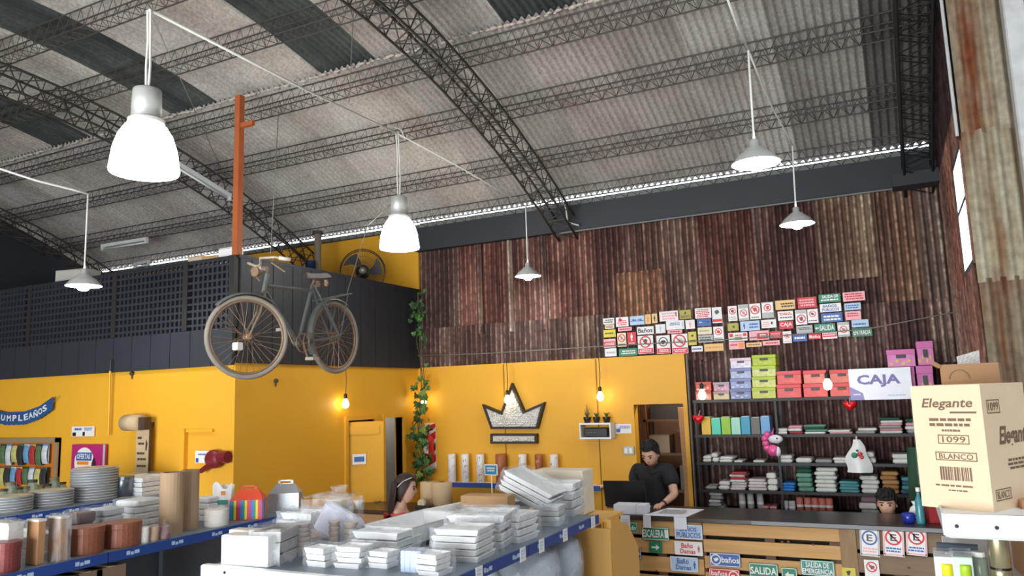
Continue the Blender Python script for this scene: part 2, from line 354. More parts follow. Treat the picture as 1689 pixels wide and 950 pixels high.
# the two small rooms behind the doors
rm = MB().box(XM - 1.6, 7.0, 0, XM - 1.55, 8.03, 2.5); rm.box(XM - 1.55, 7.0, 0, XM - 0.1, 7.05, 2.5); rm.box(XM - 1.55, 8.0, 0, XM - 0.1, 8.03, 2.5)
struct(rm.obj('wall_washroom', yellow))
gw = M('grey_tile', (150, 155, 160), 0.4)
rm = MB().box(XM - 1.6, 8.04, 0, XM - 1.55, 8.9, 2.5); rm.box(XM - 1.55, 8.04, 0, XM - 0.1, 8.07, 2.5); rm.box(XM - 1.55, 8.86, 0, XM - 0.1, 8.9, 2.5)
struct(rm.obj('wall_corridor', gw))
for i, (y0, y1) in enumerate(((d1a, d1b), (d2a, d2b))):
    f_ = MB().box(XM - 0.12, y0 - 0.05, 0, XM + 0.03, y0, dt + 0.05); f_.box(XM - 0.12, y1, 0, XM + 0.03, y1 + 0.05, dt + 0.05); f_.box(XM - 0.12, y0, dt, XM + 0.03, y1, dt + 0.05)
    struct(f_.obj('trim_1%d' % i, yellow))
dr = thing('door_1', 'yellow door standing ajar in the left of the two narrow doorways', None, (XM - 0.06, d1a + 0.02, 0), -0.9, kind='structure')
box_('leaf', yellow, dr, -0.02, 0, 0.02, 0.02, 0.47, dt - 0.02)
box_('rail', yellow, dr, 0.02, 0.05, 0.9, 0.032, 0.42, 1.0); box_('rail', yellow, dr, 0.02, 0.05, 1.8, 0.032, 0.42, 1.9)
MB().tube([(0.02, 0.42, 1.0), (0.07, 0.42, 1.0), (0.07, 0.35, 1.0)], 0.01).obj('handle', steel, dr)
s_ = MB().box(-0.001, 0, 0, 0.004, 0.16, 0.12).obj('door_sign', white_p, dr, (0.034, 0.1, 1.45)); 
box_('print', M('sign_blue', (70, 110, 170), 0.5), s_, 0.004, 0.02, 0.03, 0.006, 0.14, 0.09)
o = MB().box(XM - 1.54, 8.2, 1.0, XM - 1.5, 8.75, 1.7).obj('wall_panel', black_b); tag(o, 'black panel on the grey wall inside the right narrow doorway', 'panel')

# raised screens on the mezzanine edge
wm = thing('wall_mezzanine_screen', None, None, (0, 0, 0), kind='structure')
ZT = 3.72
for i in range(49):
    box_('base_board', navy, wm, XM - (i + 1) * 0.15 + 0.002, YM - 0.05 + 0.003 * (i % 2), 2.60, XM - i * 0.15 - 0.002, YM, 2.98)
box_('cap', black_b, wm, -13.3, YM - 0.04, ZT - 0.04, XM, YM + 0.02, ZT)
box_('back_cloth', M('screen_cloth', (24, 24, 28), 0.9), wm, -13.3, YM + 0.05, 2.6, XM - 0.05, YM + 0.06, ZT - 0.05)
sl = MB().box(-0.014, -0.03, 0, 0.014, -0.008, ZT - 2.98 - 0.03).mesh('slat'); sl.materials.append(M('slat_paint', (46, 50, 58), 0.5, var=0.2, scale=5))
x = XM - 0.10
while x > -10.6:
    if not any(abs(x - p) < 0.07 for p in (-6.62, -7.75, -9.3)): link('slat', sl, wm, (x, YM - 0.012, 2.98))
    x -= 0.068
lt = MB().box(-13.3, -0.008, -0.012, XM, 0.008, 0.012).mesh('lath'); lt.materials.append(M('slat_paint'))
for i in range(9): link('lath', lt, wm, (0, YM - 0.036, 3.03 + i * 0.075))
for x in (XM - 0.02, -6.62, -7.75, -9.3, -10.7): box_('post', M('post_dark', (44, 40, 40), 0.6), wm, x - 0.045, YM - 0.05, 2.985, x + 0.03, YM + 0.04, ZT)
bd = MB().box(0, 0.003, 0, 0.03, 0.147, ZT - 2.62).mesh('board'); bd.materials.append(black_b)
for i in range(22): link('board', bd, wm, (XM + 0.004 * (i % 2), YM + 0.02 + i * 0.1515, 2.62))
box_('cap', black_b, wm, XM - 0.05, YM, ZT - 0.02, XM + 0.035, YB, ZT + 0.01)
# ------------------------------------------------------------------ roof trusses and purlins
def arc(x, dz, y0=-3.6, y1=9.0, n=22): return [(x, y0 + (y1 - y0) * i / n, ZB(y0 + (y1 - y0) * i / n) + dz) for i in range(n + 1)]
TW, TH = 0.26, 0.24
def build_truss(label, x):
    t = thing('roof_truss', label, 'roof truss', (x, 0, 0), group='arched roof trusses')
    for xx in (-TW / 2, TW / 2):
        for dz in (0, TH): MB().tube(arc(xx, dz), 0.014, 5).obj('chord', steel, t, smooth=True)
    lat = MB(); n = 100
    ys = [-3.6 + 12.6 * i / n for i in range(n + 1)]
    for i in range(n):
        a, c = ys[i], ys[i + 1]; k = i % 2
        for xx in (-TW / 2, TW / 2): lat.tube([(xx, a, ZB(a) + TH * k), (xx, c, ZB(c) + TH * (1 - k))], 0.007, 4)
        lat.tube([(-TW / 2 if k else TW / 2, a, ZB(a)), (TW / 2 if k else -TW / 2, c, ZB(c))], 0.007, 4)
        if k: lat.tube([(-TW / 2, a, ZB(a)), (TW / 2, a, ZB(a))], 0.007, 4)
        lat.tube([(-TW / 2 if k else TW / 2, a, ZB(a) + TH), (TW / 2 if k else -TW / 2, c, ZB(c) + TH)], 0.006, 4)
    stuff(lat.obj('lattice', steel, t)); return t
def copy_tree(o, parent=None):
    c = o.copy(); COL.objects.link(c); c.parent = parent
    for ch in list(o.children): copy_tree(ch, c)
    return c
t0 = build_truss('arched lattice roof truss crossing the middle of the ceiling, reaching the rusty wall', -3.62)
for x, lb in ((-7.9, 'arched lattice roof truss ending above the mezzanine, behind the large left lamp'), (-12.2, 'arched lattice roof truss far left against the dark end wall'), (0.40, 'black lattice roof truss running along the right wall')):
    c = copy_tree(t0); c.location = (x, 0, 0); c['label'] = lb
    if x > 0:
        for ch in c.children: ch.data = ch.data.copy(); ch.data.materials[0] = M('black_steel', (26, 26, 28), 0.7)  # the truss by the right wall gets a plain black material
def build_purlin():
    t = thing('purlin', '', 'purlin', (0, 0, 0), group='lattice purlins under the roof sheets')
    pts = ((-0.07, 0.19), (0.07, 0.19), (-0.07, 0.0), (0.07, 0.0))
    for y, z in pts: MB().tube([(-13.3, y, z), (XR, y, z)], 0.008, 5).obj('chord', steel, t)
    lat = MB(); n = 180
    for i in range(n):
        a = -13.3 + 13.9 * i / n; c = a + 13.9 / n; k = i % 2
        for y in (-0.07, 0.07): lat.tube([(a, y, 0.19 * k), (c, y, 0.19 * (1 - k))], 0.0032, 3)
        lat.tube([(a, -0.07 if k else 0.07, 0), (c, 0.07 if k else -0.07, 0)], 0.004, 3)
    stuff(lat.obj('lattice', steel, t)); return t
pu = build_purlin(); PY = [8.88, 8.16, 7.24, 6.32, 5.27, 4.35, 3.4, 2.4]
for i, y in enumerate(PY):
    o = pu if i == 0 else copy_tree(pu)
    sl_ = -2 * 0.048 * (y - 4); o.location = (0, y, ZS(y) - 0.225); o.rotation_euler = (math.atan(sl_), 0, 0)
    o['label'] = ('lattice purlin along the eave above the rusty wall' if i == 0 else 'lattice purlin under the roof sheets, %s up from the eave' % ORD[i])

# ------------------------------------------------------------------ pendant lamps
alu = M('lamp_aluminium', (200, 202, 200), 0.4, 0.35, var=0.05)
glow = M('lamp_glow', (255, 255, 252), 0.5, emit=(255, 253, 246, 18.0))
glow_s = M('lamp_glow_small', (255, 255, 255), 0.5, emit=(250, 253, 255, 34.0))
def cord(name, label, pts, r=0.009, cat='cable', mt=None, group=None):
    base = Vector(pts[-1]); o = MB().tube([Vector(p) - base for p in pts], r, 6).obj(name, mt or cable_w, None, base, True); return tag(o, label, cat, group)
def high_bay(px, yb, D, top, label):
    p = P(px, yb, D=D); t = thing('high_bay_lamp', label, 'pendant lamp', p, group='large bell lamps')
    r = 0.215
    MB().lathe([(r, 0.0), (r * 1.02, 0.02), (r * .985, 0.07), (r * .93, 0.16), (r * .80, 0.25), (r * .62, 0.315), (r * .50, 0.335)], 28, cap=False).obj('shade', glow, t, smooth=True)
    MB().lathe([(0.01, 0.005), (r * .97, 0.0), (r * .97, 0.012), (0.01, 0.03)], 28).obj('diffuser', glow, t, smooth=True)
    MB().lathe([(0.108, 0.33), (0.118, 0.34), (0.118, 0.365), (0.098, 0.37)], 24).obj('collar', alu, t)
    MB().lathe([(0.098, 0.365), (0.092, 0.57), (0.086, 0.582), (0.02, 0.585)], 24).obj('housing', alu, t, smooth=True)
    z = top.z - p.z
    for s in (-1, 1): MB().tube([(s * 0.012, 0, 0.58), (s * 0.02, 0, 0.58 + (z - .58) * .35), (s * 0.012, 0, 0.58 + (z - .58) * .7), (s * 0.014 + (top.x - p.x), top.y - p.y, z)], 0.009, 6).obj('cord', cable_w, t, smooth=True)
    return t
TOP1 = P(246, 16, D=5.1); TOP2 = P(655, 220, D=8.4)
high_bay(238, 285, 5.1, TOP1, 'large white bell lamp glowing, nearest at upper left')
high_bay(659, 410, 8.4, TOP2, 'white bell lamp glowing in front of the mezzanine fan')
def cone_lamp(px, yb, D, top, label):
    p = P(px, yb, D=D); t = thing('cone_lamp', label, 'pendant lamp', p, group='small stepped cone lamps'); r = 0.16
    MB().lathe([(r, 0.0), (r * .98, 0.008), (r * .74, 0.055), (r * .70, 0.062), (r * .42, 0.095), (r * .38, 0.105), (r * .2, 0.12), (r * .19, 0.16), (0.012, 0.175)], 24, cap=False).obj('shade', alu, t, smooth=True)
    MB().lathe([(r * .97, 0.004), (r * .6, 0.02), (0.005, 0.03)], 24, cap=False).obj('reflector', glow_s, t, smooth=True)
    MB().ball((0, 0, 0.0), 0.062, 14, 8, (1, 1, 0.8)).obj('bulb', glow_s, t, smooth=True)
    d = top - p
    MB().tube([(0, 0, 0.17), (d.x * .4, d.y * .4, 0.17 + (d.z - .17) * .5), tuple(d)], 0.008, 6).obj('cord', cable_w, t, smooth=True)
    return t
T3 = P(867, 340, D=9.35); T4 = P(1234, 82, D=5.15); T5 = P(1307, 240, D=7.3); T6 = P(145, 320, D=7.3)
cone_lamp(871, 456, 9.35, T3, 'small cone lamp hanging before the rusty wall, left of the signs')
cone_lamp(1247, 270, 5.15, T4, 'larger looking cone lamp at upper right, nearest of the cone lamps')
cone_lamp(1315, 370, 7.3, T5, 'small cone lamp at right above the sign wall')
cone_lamp(138, 472, 7.3, T6, 'small cone lamp at far left before the slatted screen')
cord('power_cable', 'white cable strung between the two bell lamps', [TOP1, TOP1.lerp(TOP2, .5) + Vector((0, 0, -.02)), TOP2], 0.011)
cord('power_cable', 'thin white cable from the second bell lamp to the cone lamp by the beam', [TOP2, TOP2.lerp(T3, .5) + Vector((0, 0, .02)), T3], 0.008)
cord('power_cable', 'white cable descending to the nearest right cone lamp', [P(1196, -12, D=4.6), P(1215, 40, D=4.9), T4], 0.008)
cord('power_cable', 'wavy white cable between the two right cone lamps', [T4, P(1253, 130, D=5.8), P(1275, 180, D=6.5), P(1300, 225, D=7.1), T5], 0.008)
cord('power_cable', 'white cable running left from the far left cone lamp', [P(-20, 272, D=6.9), P(60, 298, D=7.05), P(120, 313, D=7.2), T6], 0.011)
cord('power_cable', 'short white cable hooked on the purlin above the second bell lamp', [TOP1.lerp(TOP2, .94), P(640, 205, D=8.35), P(662, 214, D=8.4), P(668, 232, D=8.5)], 0.009)
cord('power_cable', 'white conduit bending on the charcoal beam below the middle truss', [P(925, 325, Y=8.8), P(934, 345, Y=8.82), P(936, 366, Y=8.85), P(955, 372, Y=8.86)], 0.012)
thin = M('thin_wire', (120, 116, 108), 0.6)
cord('steel_wire', 'thin wire from the roof slanting past the large left lamp', [P(252, 30, D=5.6), P(325, 190, D=7.4), P(370, 290, D=9.0)], 0.004, 'wire', thin)
cord('steel_wire', 'thin wire hanging from the middle purlin', [P(583, 20, Y=5.27), P(576, 168, Y=5.35)], 0.004, 'wire', thin)
cord('steel_wire', 'long sagging wire across the rusty wall from mezzanine to right wall', [(XM + .1, YB - .2, P(600, 592, Y=YB - .2).z)] + [P(x, y, Y=YB - .2) for x, y in ((800, 583), (995, 571), (1200, 560), (1430, 543))] + [P(1578, 514, X=XR - .02)], 0.006, 'wire', thin)
# hanging bulbs
warm = M('bulb_glow', (255, 240, 200), 0.5, emit=(255, 232, 180, 12.0)); blackm = M('black_plastic', (22, 22, 24), 0.4)
for px, py, kw, wh in ((570, 665, dict(X=-5.84), 'before the orange side wall'), (699, 660, dict(Y=8.8), 'beside the ivy'), (837, 658, dict(Y=8.8), 'in front of the crown'), (990, 653, dict(Y=8.8), 'above the small wall shelf'), (1158, 650, dict(Y=8.2), 'before the red patterned cartons'), (1365, 633, dict(Y=8.1), 'before the coral cartons')):
    p = P(px, py, **kw); t = thing('hanging_bulb', 'bare glowing bulb on a black cord ' + wh, 'light bulb', p, group='bare hanging bulbs')
    MB().lathe([(0.005, -0.06), (0.03, -0.05), (0.042, -0.02), (0.04, 0.005), (0.022, 0.04), (0.018, 0.055)], 14).obj('bulb', warm, t, smooth=True)
    MB().lathe([(0.02, 0.05), (0.022, 0.10), (0.008, 0.115)], 12).obj('socket', blackm, t)
    top = P(px, 594 - (px - 600) * .052, Y=8.8).z - p.z if px > 600 else 2.64 - p.z
    MB().tube([(0, 0, 0.11), (0.01, 0, 0.25), (0, 0, top)] if px < 1100 else [(0, 0, .11), (0, 0, .3), (0, 8.97 - p.y, .42)], 0.005, 5).obj('cord', blackm, t)
# fluorescent battens
def batten(a, c, label):
    a, c = Vector(a), Vector(c); t = thing('fluorescent_batten', label, 'tube light', a, group='unlit fluorescent battens'); d = c - a
    body = M('batten_grey', (222, 226, 226), 0.5); u = d.normalized()
    MB().tube([(0, 0, 0.02), tuple(d + Vector((0, 0, .02)))], 0.035, 4).obj('body', body, t)
    MB().tube([tuple(u * .04 - Vector((0, 0, .035))), tuple(d - u * .04 - Vector((0, 0, .035)))], 0.014, 8).obj('tube', M('tube_white', (225, 230, 230), 0.3), t, smooth=True)
    for q in (u * .02, d - u * .02): MB().cbox(q - Vector((0, 0, .02)), (.04, .04, .06)).obj('end_cap', body, t)
batten(P(286, 268, X=-7.6), P(380, 326, X=-7.6), 'white fluorescent batten under the second truss, right of the large lamp')
batten(P(168, 408, Y=7.9), P(243, 396, Y=7.95), 'white fluorescent batten hanging over the slatted screen')
batten(P(222, 438, Y=8.8), P(246, 433, Y=8.8), 'small distant fluorescent batten just above the screen top')
# poles
rustp = M('orange_primer', (176, 92, 48), 0.6, var=0.2, scale=8)
t = thing('steel_pole', 'orange primed steel pole rising from the screen corner to the roof', 'pole', (XM - .03, YM + .02, ZT - .05))
MB().box(-.035, -.035, 0, .035, .035, 1.78).obj('shaft', rustp, t); MB().box(.035, -.02, 1.42, .2, .02, 1.47).obj('arm', rustp, t)
g = P(524, 450, Y=8.55)
t = thing('pale_post', 'pale grey post on the mezzanine before the orange wall', 'pole', (g.x, 8.55, 2.6))
MB().lathe([(.05, 0), (.05, 2.06)], 12).obj('shaft', M('pale_post_paint', (150, 140, 125), .7), t, smooth=True); MB().lathe([(.08, 2.04), (.08, 2.08)], 12).obj('cap', steel, t)
cord('roof_strut', 'dark diagonal brace rod meeting the pale post on the mezzanine', [P(452, 388, Y=8.7), P(508, 428, Y=8.6)], .008, 'rod', steel)
g = P(512, 450, Y=8.35); t = thing('blue_bucket', 'blue bucket hung beside the pale mezzanine post', 'bucket', g)
MB().lathe([(.06, -.05), (.075, .16), (.08, .17)], 16).obj('body', M('blue_plastic', (30, 52, 98), .4), t, smooth=True)
MB().tube([(.075 * math.cos(a), 0, .16 + .1 * math.sin(a)) for a in [PI * i / 8 for i in range(9)]], .004).obj('handle', steel, t)
# mezzanine fan
g = P(598, 447, X=-6.5); t = thing('pedestal_fan', 'large black wire guard fan on the mezzanine by the orange wall', 'fan', (g.x, g.y, 2.6), -0.94)
hz = g.z - 2.6; FR = 0.31; cage = MB()
for rr, dx in ((FR, 0), (FR * .99, -.10)): cage.tube([(dx, rr * math.cos(2 * PI * i / 36), hz + rr * math.sin(2 * PI * i / 36)) for i in range(36)], .007, 5, True)
cage.obj('guard_ring', blackm, t)
sp = MB()
for i in range(44):
    a = 2 * PI * i / 44
    sp.tube([(.07, .05 * math.cos(a), hz + .05 * math.sin(a)), (.06, .2 * math.cos(a), hz + .2 * math.sin(a)), (0, FR * math.cos(a), hz + FR * math.sin(a))], .0022, 3)
for rr in (.12, .2): sp.tube([(.066, rr * math.cos(2 * PI * i / 30), hz + rr * math.sin(2 * PI * i / 30)) for i in range(30)], .002, 3, True)
stuff(sp.obj('guard_wires', M('guard_wire', (70, 60, 50), .5), t))
for k in range(3):
    a = 1.9 + k * 2 * PI / 3; b = MB()
    b.grid(lambda u, v: (-.02 + .05 * (v - .5), (.04 + u * .23) * math.cos(a + (v - .5) * (.5 + .5 * u) + .5 * u), hz + (.04 + u * .23) * math.sin(a + (v - .5) * (.5 + .5 * u) + .5 * u)), 6, 4)
    b.obj('blade', M('fan_blade', (70, 72, 74), .4), t, smooth=True)
MB().ball((.02, 0, hz), .05, 12, 8).obj('hub', M('fan_hub', (170, 172, 170), .4, .3), t, smooth=True)
MB().lathe([(.09, -.22), (.10, -.05)], 14, T=Matrix.Translation((0, 0, hz)) @ Matrix.Rotation(PI / 2, 4, 'Y')).obj('motor', blackm, t, smooth=True)
MB().tube([(-.14, 0, hz), (-.14, 0, 0)], .025, 8).obj('stand', blackm, t); MB().lathe([(.22, 0), (.22, .03), (.05, .06)], 18, (-.14, 0, 0)).obj('base', blackm, t)
# things on the mezzanine behind the screen
kraft = M('kraft_board', (196, 158, 112), .8, var=.12, scale=5); kraft_d = M('kraft_board_dark', (150, 112, 76), .8, var=.12)
def carton(name, label, c, d, mt, rotz=0, cat='box', group=None, tape=True):
    t = thing(name, label, cat, c, rotz, group); a, b_, h = d[0] / 2, d[1] / 2, d[2]
    MB().bbox(-a, -b_, 0, a, b_, h, b=.004).obj('body', mt, t)
    if tape:
        MB().box(-a * .999, -.02, h - .001, a * .999, .02, h + .002).obj('tape', M('parcel_tape', (205, 180, 140), .3), t)
        MB().box(-a, -b_ - .002, h - .012, a, -b_ + .002, h - .009).obj('lid_seam', kraft_d, t)
    return t
g = P(333, 433, Y=6.0); carton('cardboard_box', 'pale cardboard box on the mezzanine left of the orange pole', (g.x, 6.0, 3.45), (.22, .2, .40), M('pale_board', (212, 196, 168), .8))
g = P(354, 433, Y=5.9); carton('cardboard_box', 'tan cardboard box leaning beside the pale box behind the screen', (g.x, 5.9, 3.45), (.22, .16, .36), kraft, .15)
g = P(381, 424, Y=5.9); carton('white_box', 'white box behind the screen corner touching the orange pole', (g.x, 5.9, 3.45), (.2, .16, .42), white_p)
g = P(166, 457, Y=6.3); carton('white_box', 'large grey white box on the mezzanine beside the far left lamp', (g.x, 6.0, 3.3), (.46, .24, .62), M('grey_white_board', (186, 184, 176), .8, var=.15), .2)
g = P(285, 440, Y=6.2); t = thing('metal_bracket', 'thin yellow metal bracket sticking up behind the screen', 'bracket', (g.x, 6.2, 3.5)); MB().tube([(-.12, 0, .33), (0, 0, .33), (0, 0, 0)], .012, 5).obj('bar', M('yellow_metal', (186, 150, 60), .5), t)
for x, lb in ((-8.9, 'left'), (-7.9, 'right')):
    carton('dark_crate', 'dark crate piled on the mezzanine floor behind the screen, %s one' % lb, (x, 6.4, 2.6), (.5, .4, 1.18), black_b, tape=False)
# dusty junction and droppings on yellow edge
t = thing('junction_box', 'small dark junction box at the lower edge of the mezzanine board', 'junction box', P(182, 604, Y=YM - .06))
MB().bbox(-.04, -.03, -.05, .04, .03, .07, b=.006).obj('body', navy, t); MB().tube([(0, 0, -.05), (0, .01, -.75)], .012, 6).obj('conduit', M('yellow_paint'), t)

# ------------------------------------------------------------------ bicycle
BX = -4.89
root = Vector((BX, 5.35, 2.4)); bike = thing('bicycle', 'old rusty roadster bicycle hung from the roof before the mezzanine', 'bicycle', root)
def BP(px, py, dy=0.0): return P(px, py, X=BX) - root + Vector((dy, 0, 0))
tyre = M('old_tyre', (146, 138, 126), .8, var=.2, scale=10); rim_m = M('rusty_rim', (150, 122, 98), .5, .4, var=.35, scale=25); paint = M('dark_frame_paint', (100, 106, 104), .5, .1, var=.3, scale=12); rusty = M('rusty_chrome', (158, 128, 104), .5, .4, var=.35, scale=30)
def wheel(hub, yaw, nm):
    T = Matrix.Translation(hub) @ Matrix.Rotation(yaw, 4, 'Z'); w_ = thing(nm, None, None, (0, 0, 0)); w_.parent = bike; w_.matrix_local = T
    ring = lambda r: [(0, r * math.cos(2 * PI * i / 40), r * math.sin(2 * PI * i / 40)) for i in range(40)]
    MB().tube(ring(.338), .022, 8, True).obj('tyre', tyre, w_, smooth=True); MB().tube(ring(.312), .012, 6, True).obj('rim', rim_m, w_, smooth=True)
    MB().lathe([(.022, -.05), (.03, -.04), (.016, -.03), (.016, .03), (.03, .04), (.022, .05)], 12, T=Matrix.Rotation(PI / 2, 4, 'Y')).obj('hub', rusty, w_)
    sp = MB()
    for i in range(32):
        a = 2 * PI * i / 32; h = a + (.9 if i % 4 < 2 else -.9); x = .035 if i % 2 else -.035
        sp.tube([(x, .026 * math.cos(h), .026 * math.sin(h)), (0, .308 * math.cos(a), .308 * math.sin(a))], .0026, 3)
    stuff(sp.obj('spokes', rim_m, w_)); return w_
FH, RH = BP(408, 556), BP(552, 556); ST = -.42
wheel(FH, ST, 'front_wheel'); wheel(RH, 0, 'rear_wheel')
HT, HB, BB, SC = BP(441, 452), BP(434.5, 484), BP(491.7, 566), BP(515, 470)
fr_ = MB().tube([HT, HB], .022, 8); fr_.tube([BP(440, 471), BP(513, 479)], .016, 8); fr_.tube([BP(437, 480), BB], .018, 8); fr_.tube([SC, BB], .017, 8)
for s in (-1, 1):
    fr_.tube([BB + Vector((s * .03, 0, 0)), RH + Vector((s * .06, 0, 0))], .010, 6); fr_.tube([SC + Vector((s * .02, 0, 0)), RH + Vector((s * .06, 0, 0))], .009, 6)
fr_.lathe([(.03, -.04), (.03, .04)], 10, T=Matrix.Translation(BB) @ Matrix.Rotation(PI / 2, 4, 'Y'))
fr_.obj('frame', paint, bike, smooth=False)
side = Matrix.Rotation(ST, 3, 'Z') @ Vector((1, 0, 0)); fwd = Matrix.Rotation(ST, 3, 'Z') @ Vector((0, -1, 0))
fk = MB()
for s in (-1, 1): fk.tube([HB + side * s * .035 + Vector((0, 0, .02)), HB.lerp(FH, .45) + side * s * .05 - fwd * .02, HB.lerp(FH, .8) + side * s * .055, FH + side * s * .05], [.014, .012, .010, .008], 6)
fk.tube([HB + side * .045 + Vector((0, 0, .02)), HB - side * .045 + Vector((0, 0, .02))], .014, 6); fk.obj('fork', M('worn_fork', (128, 118, 104), .5, .3, var=.3, scale=14), bike, smooth=True)
bc = HT + Vector((0, 0, .06)) + fwd * .05
MB().tube([HT, HT + Vector((0, 0, .06)), bc], .013, 6).obj('stem', rusty, bike, smooth=True)
hb = [bc + side * s * d + fwd * f + Vector((0, 0, z)) for s, d, f, z in ((-1, .29, -.14, .03), (-1, .24, -.02, .05), (-1, .14, .07, .05), (-1, .05, .03, .01), (1, .05, .03, .01), (1, .14, .07, .05), (1, .24, -.02, .05), (1, .29, -.14, .03))]
MB().tube(hb, .012, 6).obj('handlebar', M('worn_white_bar', (196, 182, 160), .5, .2, var=.25, scale=20), bike, smooth=True)
for k, (i, j) in enumerate(((0, 1), (7, 6))):
    MB().tube([hb[i], hb[i].lerp(hb[j], .75)], .018, 8).obj('grip', M('old_grip', (206, 202, 192), .7), bike, smooth=True)
    MB().tube([hb[j], hb[j] + Vector((0, 0, -.05)) + fwd * .03, hb[i] + Vector((0, 0, -.11)) + fwd * .05], .007, 5).obj('brake_lever', rusty, bike)
lampb = MB().lathe([(.02, -.05), (.045, 0), (.045, .02)], 12, T=Matrix.Translation(bc + fwd * .05 + Vector((0, 0, -.05))) @ Matrix.Rotation(PI / 2, 4, 'X')).obj('headlamp', rusty, bike)
sd = BP(522, 458); MB().tube([SC, BP(518, 462)], .013, 6).obj('seat_post', rusty, bike)
q = MB(); q.grid(lambda u, v: (BP(522, 456).x + (v - .5) * (.05 + .13 * u ** 1.5), BP(522, 456).y - .15 + u * .27, BP(522, 456).z + .02 - .05 * (2 * v - 1) ** 2 + .03 * u * u), 8, 8); q.grid(lambda u, v: (BP(522, 456).x + (v - .5) * (.05 + .13 * u ** 1.5), BP(522, 456).y - .15 + u * .27, BP(522, 456).z - .03 + .03 * u * u), 8, 8)
q.obj('saddle', M('worn_saddle', (150, 144, 134), .7, var=.2), bike, smooth=True)
for s in (-1, 1): MB().lathe([(.018, 0), (.022, .02), (.018, .04), (.022, .06)], 10, tuple(BP(522, 456) + Vector((s * .05, .08, -.09)))).obj('saddle_spring', rusty, bike)
rk = MB()
for s in (-1, 1):
    rk.tube([BP(522, 496) + Vector((s * .05, 0, 0)), BP(573, 485) + Vector((s * .06, 0, 0))], .007, 5); rk.tube([BP(566, 487) + Vector((s * .06, 0, 0)), RH + Vector((s * .07, 0, 0))], .006, 5); rk.tube([BP(528, 496) + Vector((s * .05, 0, 0)), RH + Vector((s * .07, 0, 0))], .006, 5)
for f in (.1, .4, .7, 1): a = BP(522, 496).lerp(BP(573, 485), f); rk.tube([a + Vector((-.06, 0, 0)), a + Vector((.06, 0, 0))], .006, 5)
rk.obj('rear_rack', paint, bike)
def guard(hub, r, a0, a1, yaw, nm):
    b = MB(); b.grid(lambda u, v: Vector(hub) + Matrix.Rotation(yaw, 3, 'Z') @ Vector(((v - .5) * .07, -(r + .02 * (1 - (2 * v - 1) ** 2)) * math.cos(a0 + (a1 - a0) * u), (r + .02 * (1 - (2 * v - 1) ** 2)) * math.sin(a0 + (a1 - a0) * u))), 20, 4); b.obj(nm, paint, bike, smooth=True)
guard(RH, .365, -.5, 2.1, 0, 'rear_mudguard'); guard(FH, .365, .75, 2.2, ST, 'front_mudguard')
MB().tube([BB + Vector((.055, .085 * math.cos(2 * PI * i / 24), .085 * math.sin(2 * PI * i / 24))) for i in range(24)], .007, 5, True).obj('chainring', rusty, bike)
cr_ = MB(); up_, dn = BP(484, 541) - BB, BP(497, 594) - BB
for v_, s in ((up_, -1), (dn, 1)): cr_.tube([BB + Vector((s * .06, 0, 0)), BB + v_ * .95 + Vector((s * .08, 0, 0))], .010, 5)
for i in range(5): a = 2 * PI * i / 5; cr_.tube([BB + Vector((.055, 0, 0)), BB + Vector((.055, .085 * math.cos(a), .085 * math.sin(a)))], .006, 4)
cr_.obj('crankset', rusty, bike)
for v_, s in ((up_, -1), (dn, 1)): MB().cbox(BB + v_ * .95 + Vector((s * .13, 0, 0)), (.09, .085, .028)).obj('pedal', M('old_pedal', (180, 174, 160), .6), bike)
MB().tube([BB + Vector((.05, 0, .085)), RH + Vector((.05, 0, .04))], .005, 4).tube([BB + Vector((.05, 0, -.085)), RH + Vector((.05, 0, -.04))], .005, 4).obj('chain', rusty, bike)
g = BP(389, 571, .02); MB().bbox(g.x - .03, g.y - .035, g.z - .035, g.x + .03, g.y + .035, g.z + .03, b=.006).obj('tag', white_p, bike)['label'] = 'white square tag between the front spokes'
cord('hanging_wire', 'thin wire holding up the bicycle handlebar', [P(445, 300, X=BX) + Vector((0, .1, .7)), P(446, 428, X=BX)], .004, 'wire', thin)
cord('hanging_wire', 'thin wire holding up the bicycle rear rack', [P(606, 370, X=BX) + Vector((.1, .6, .5)), P(606, 372, X=BX), P(572, 485, X=BX)], .004, 'wire', thin)
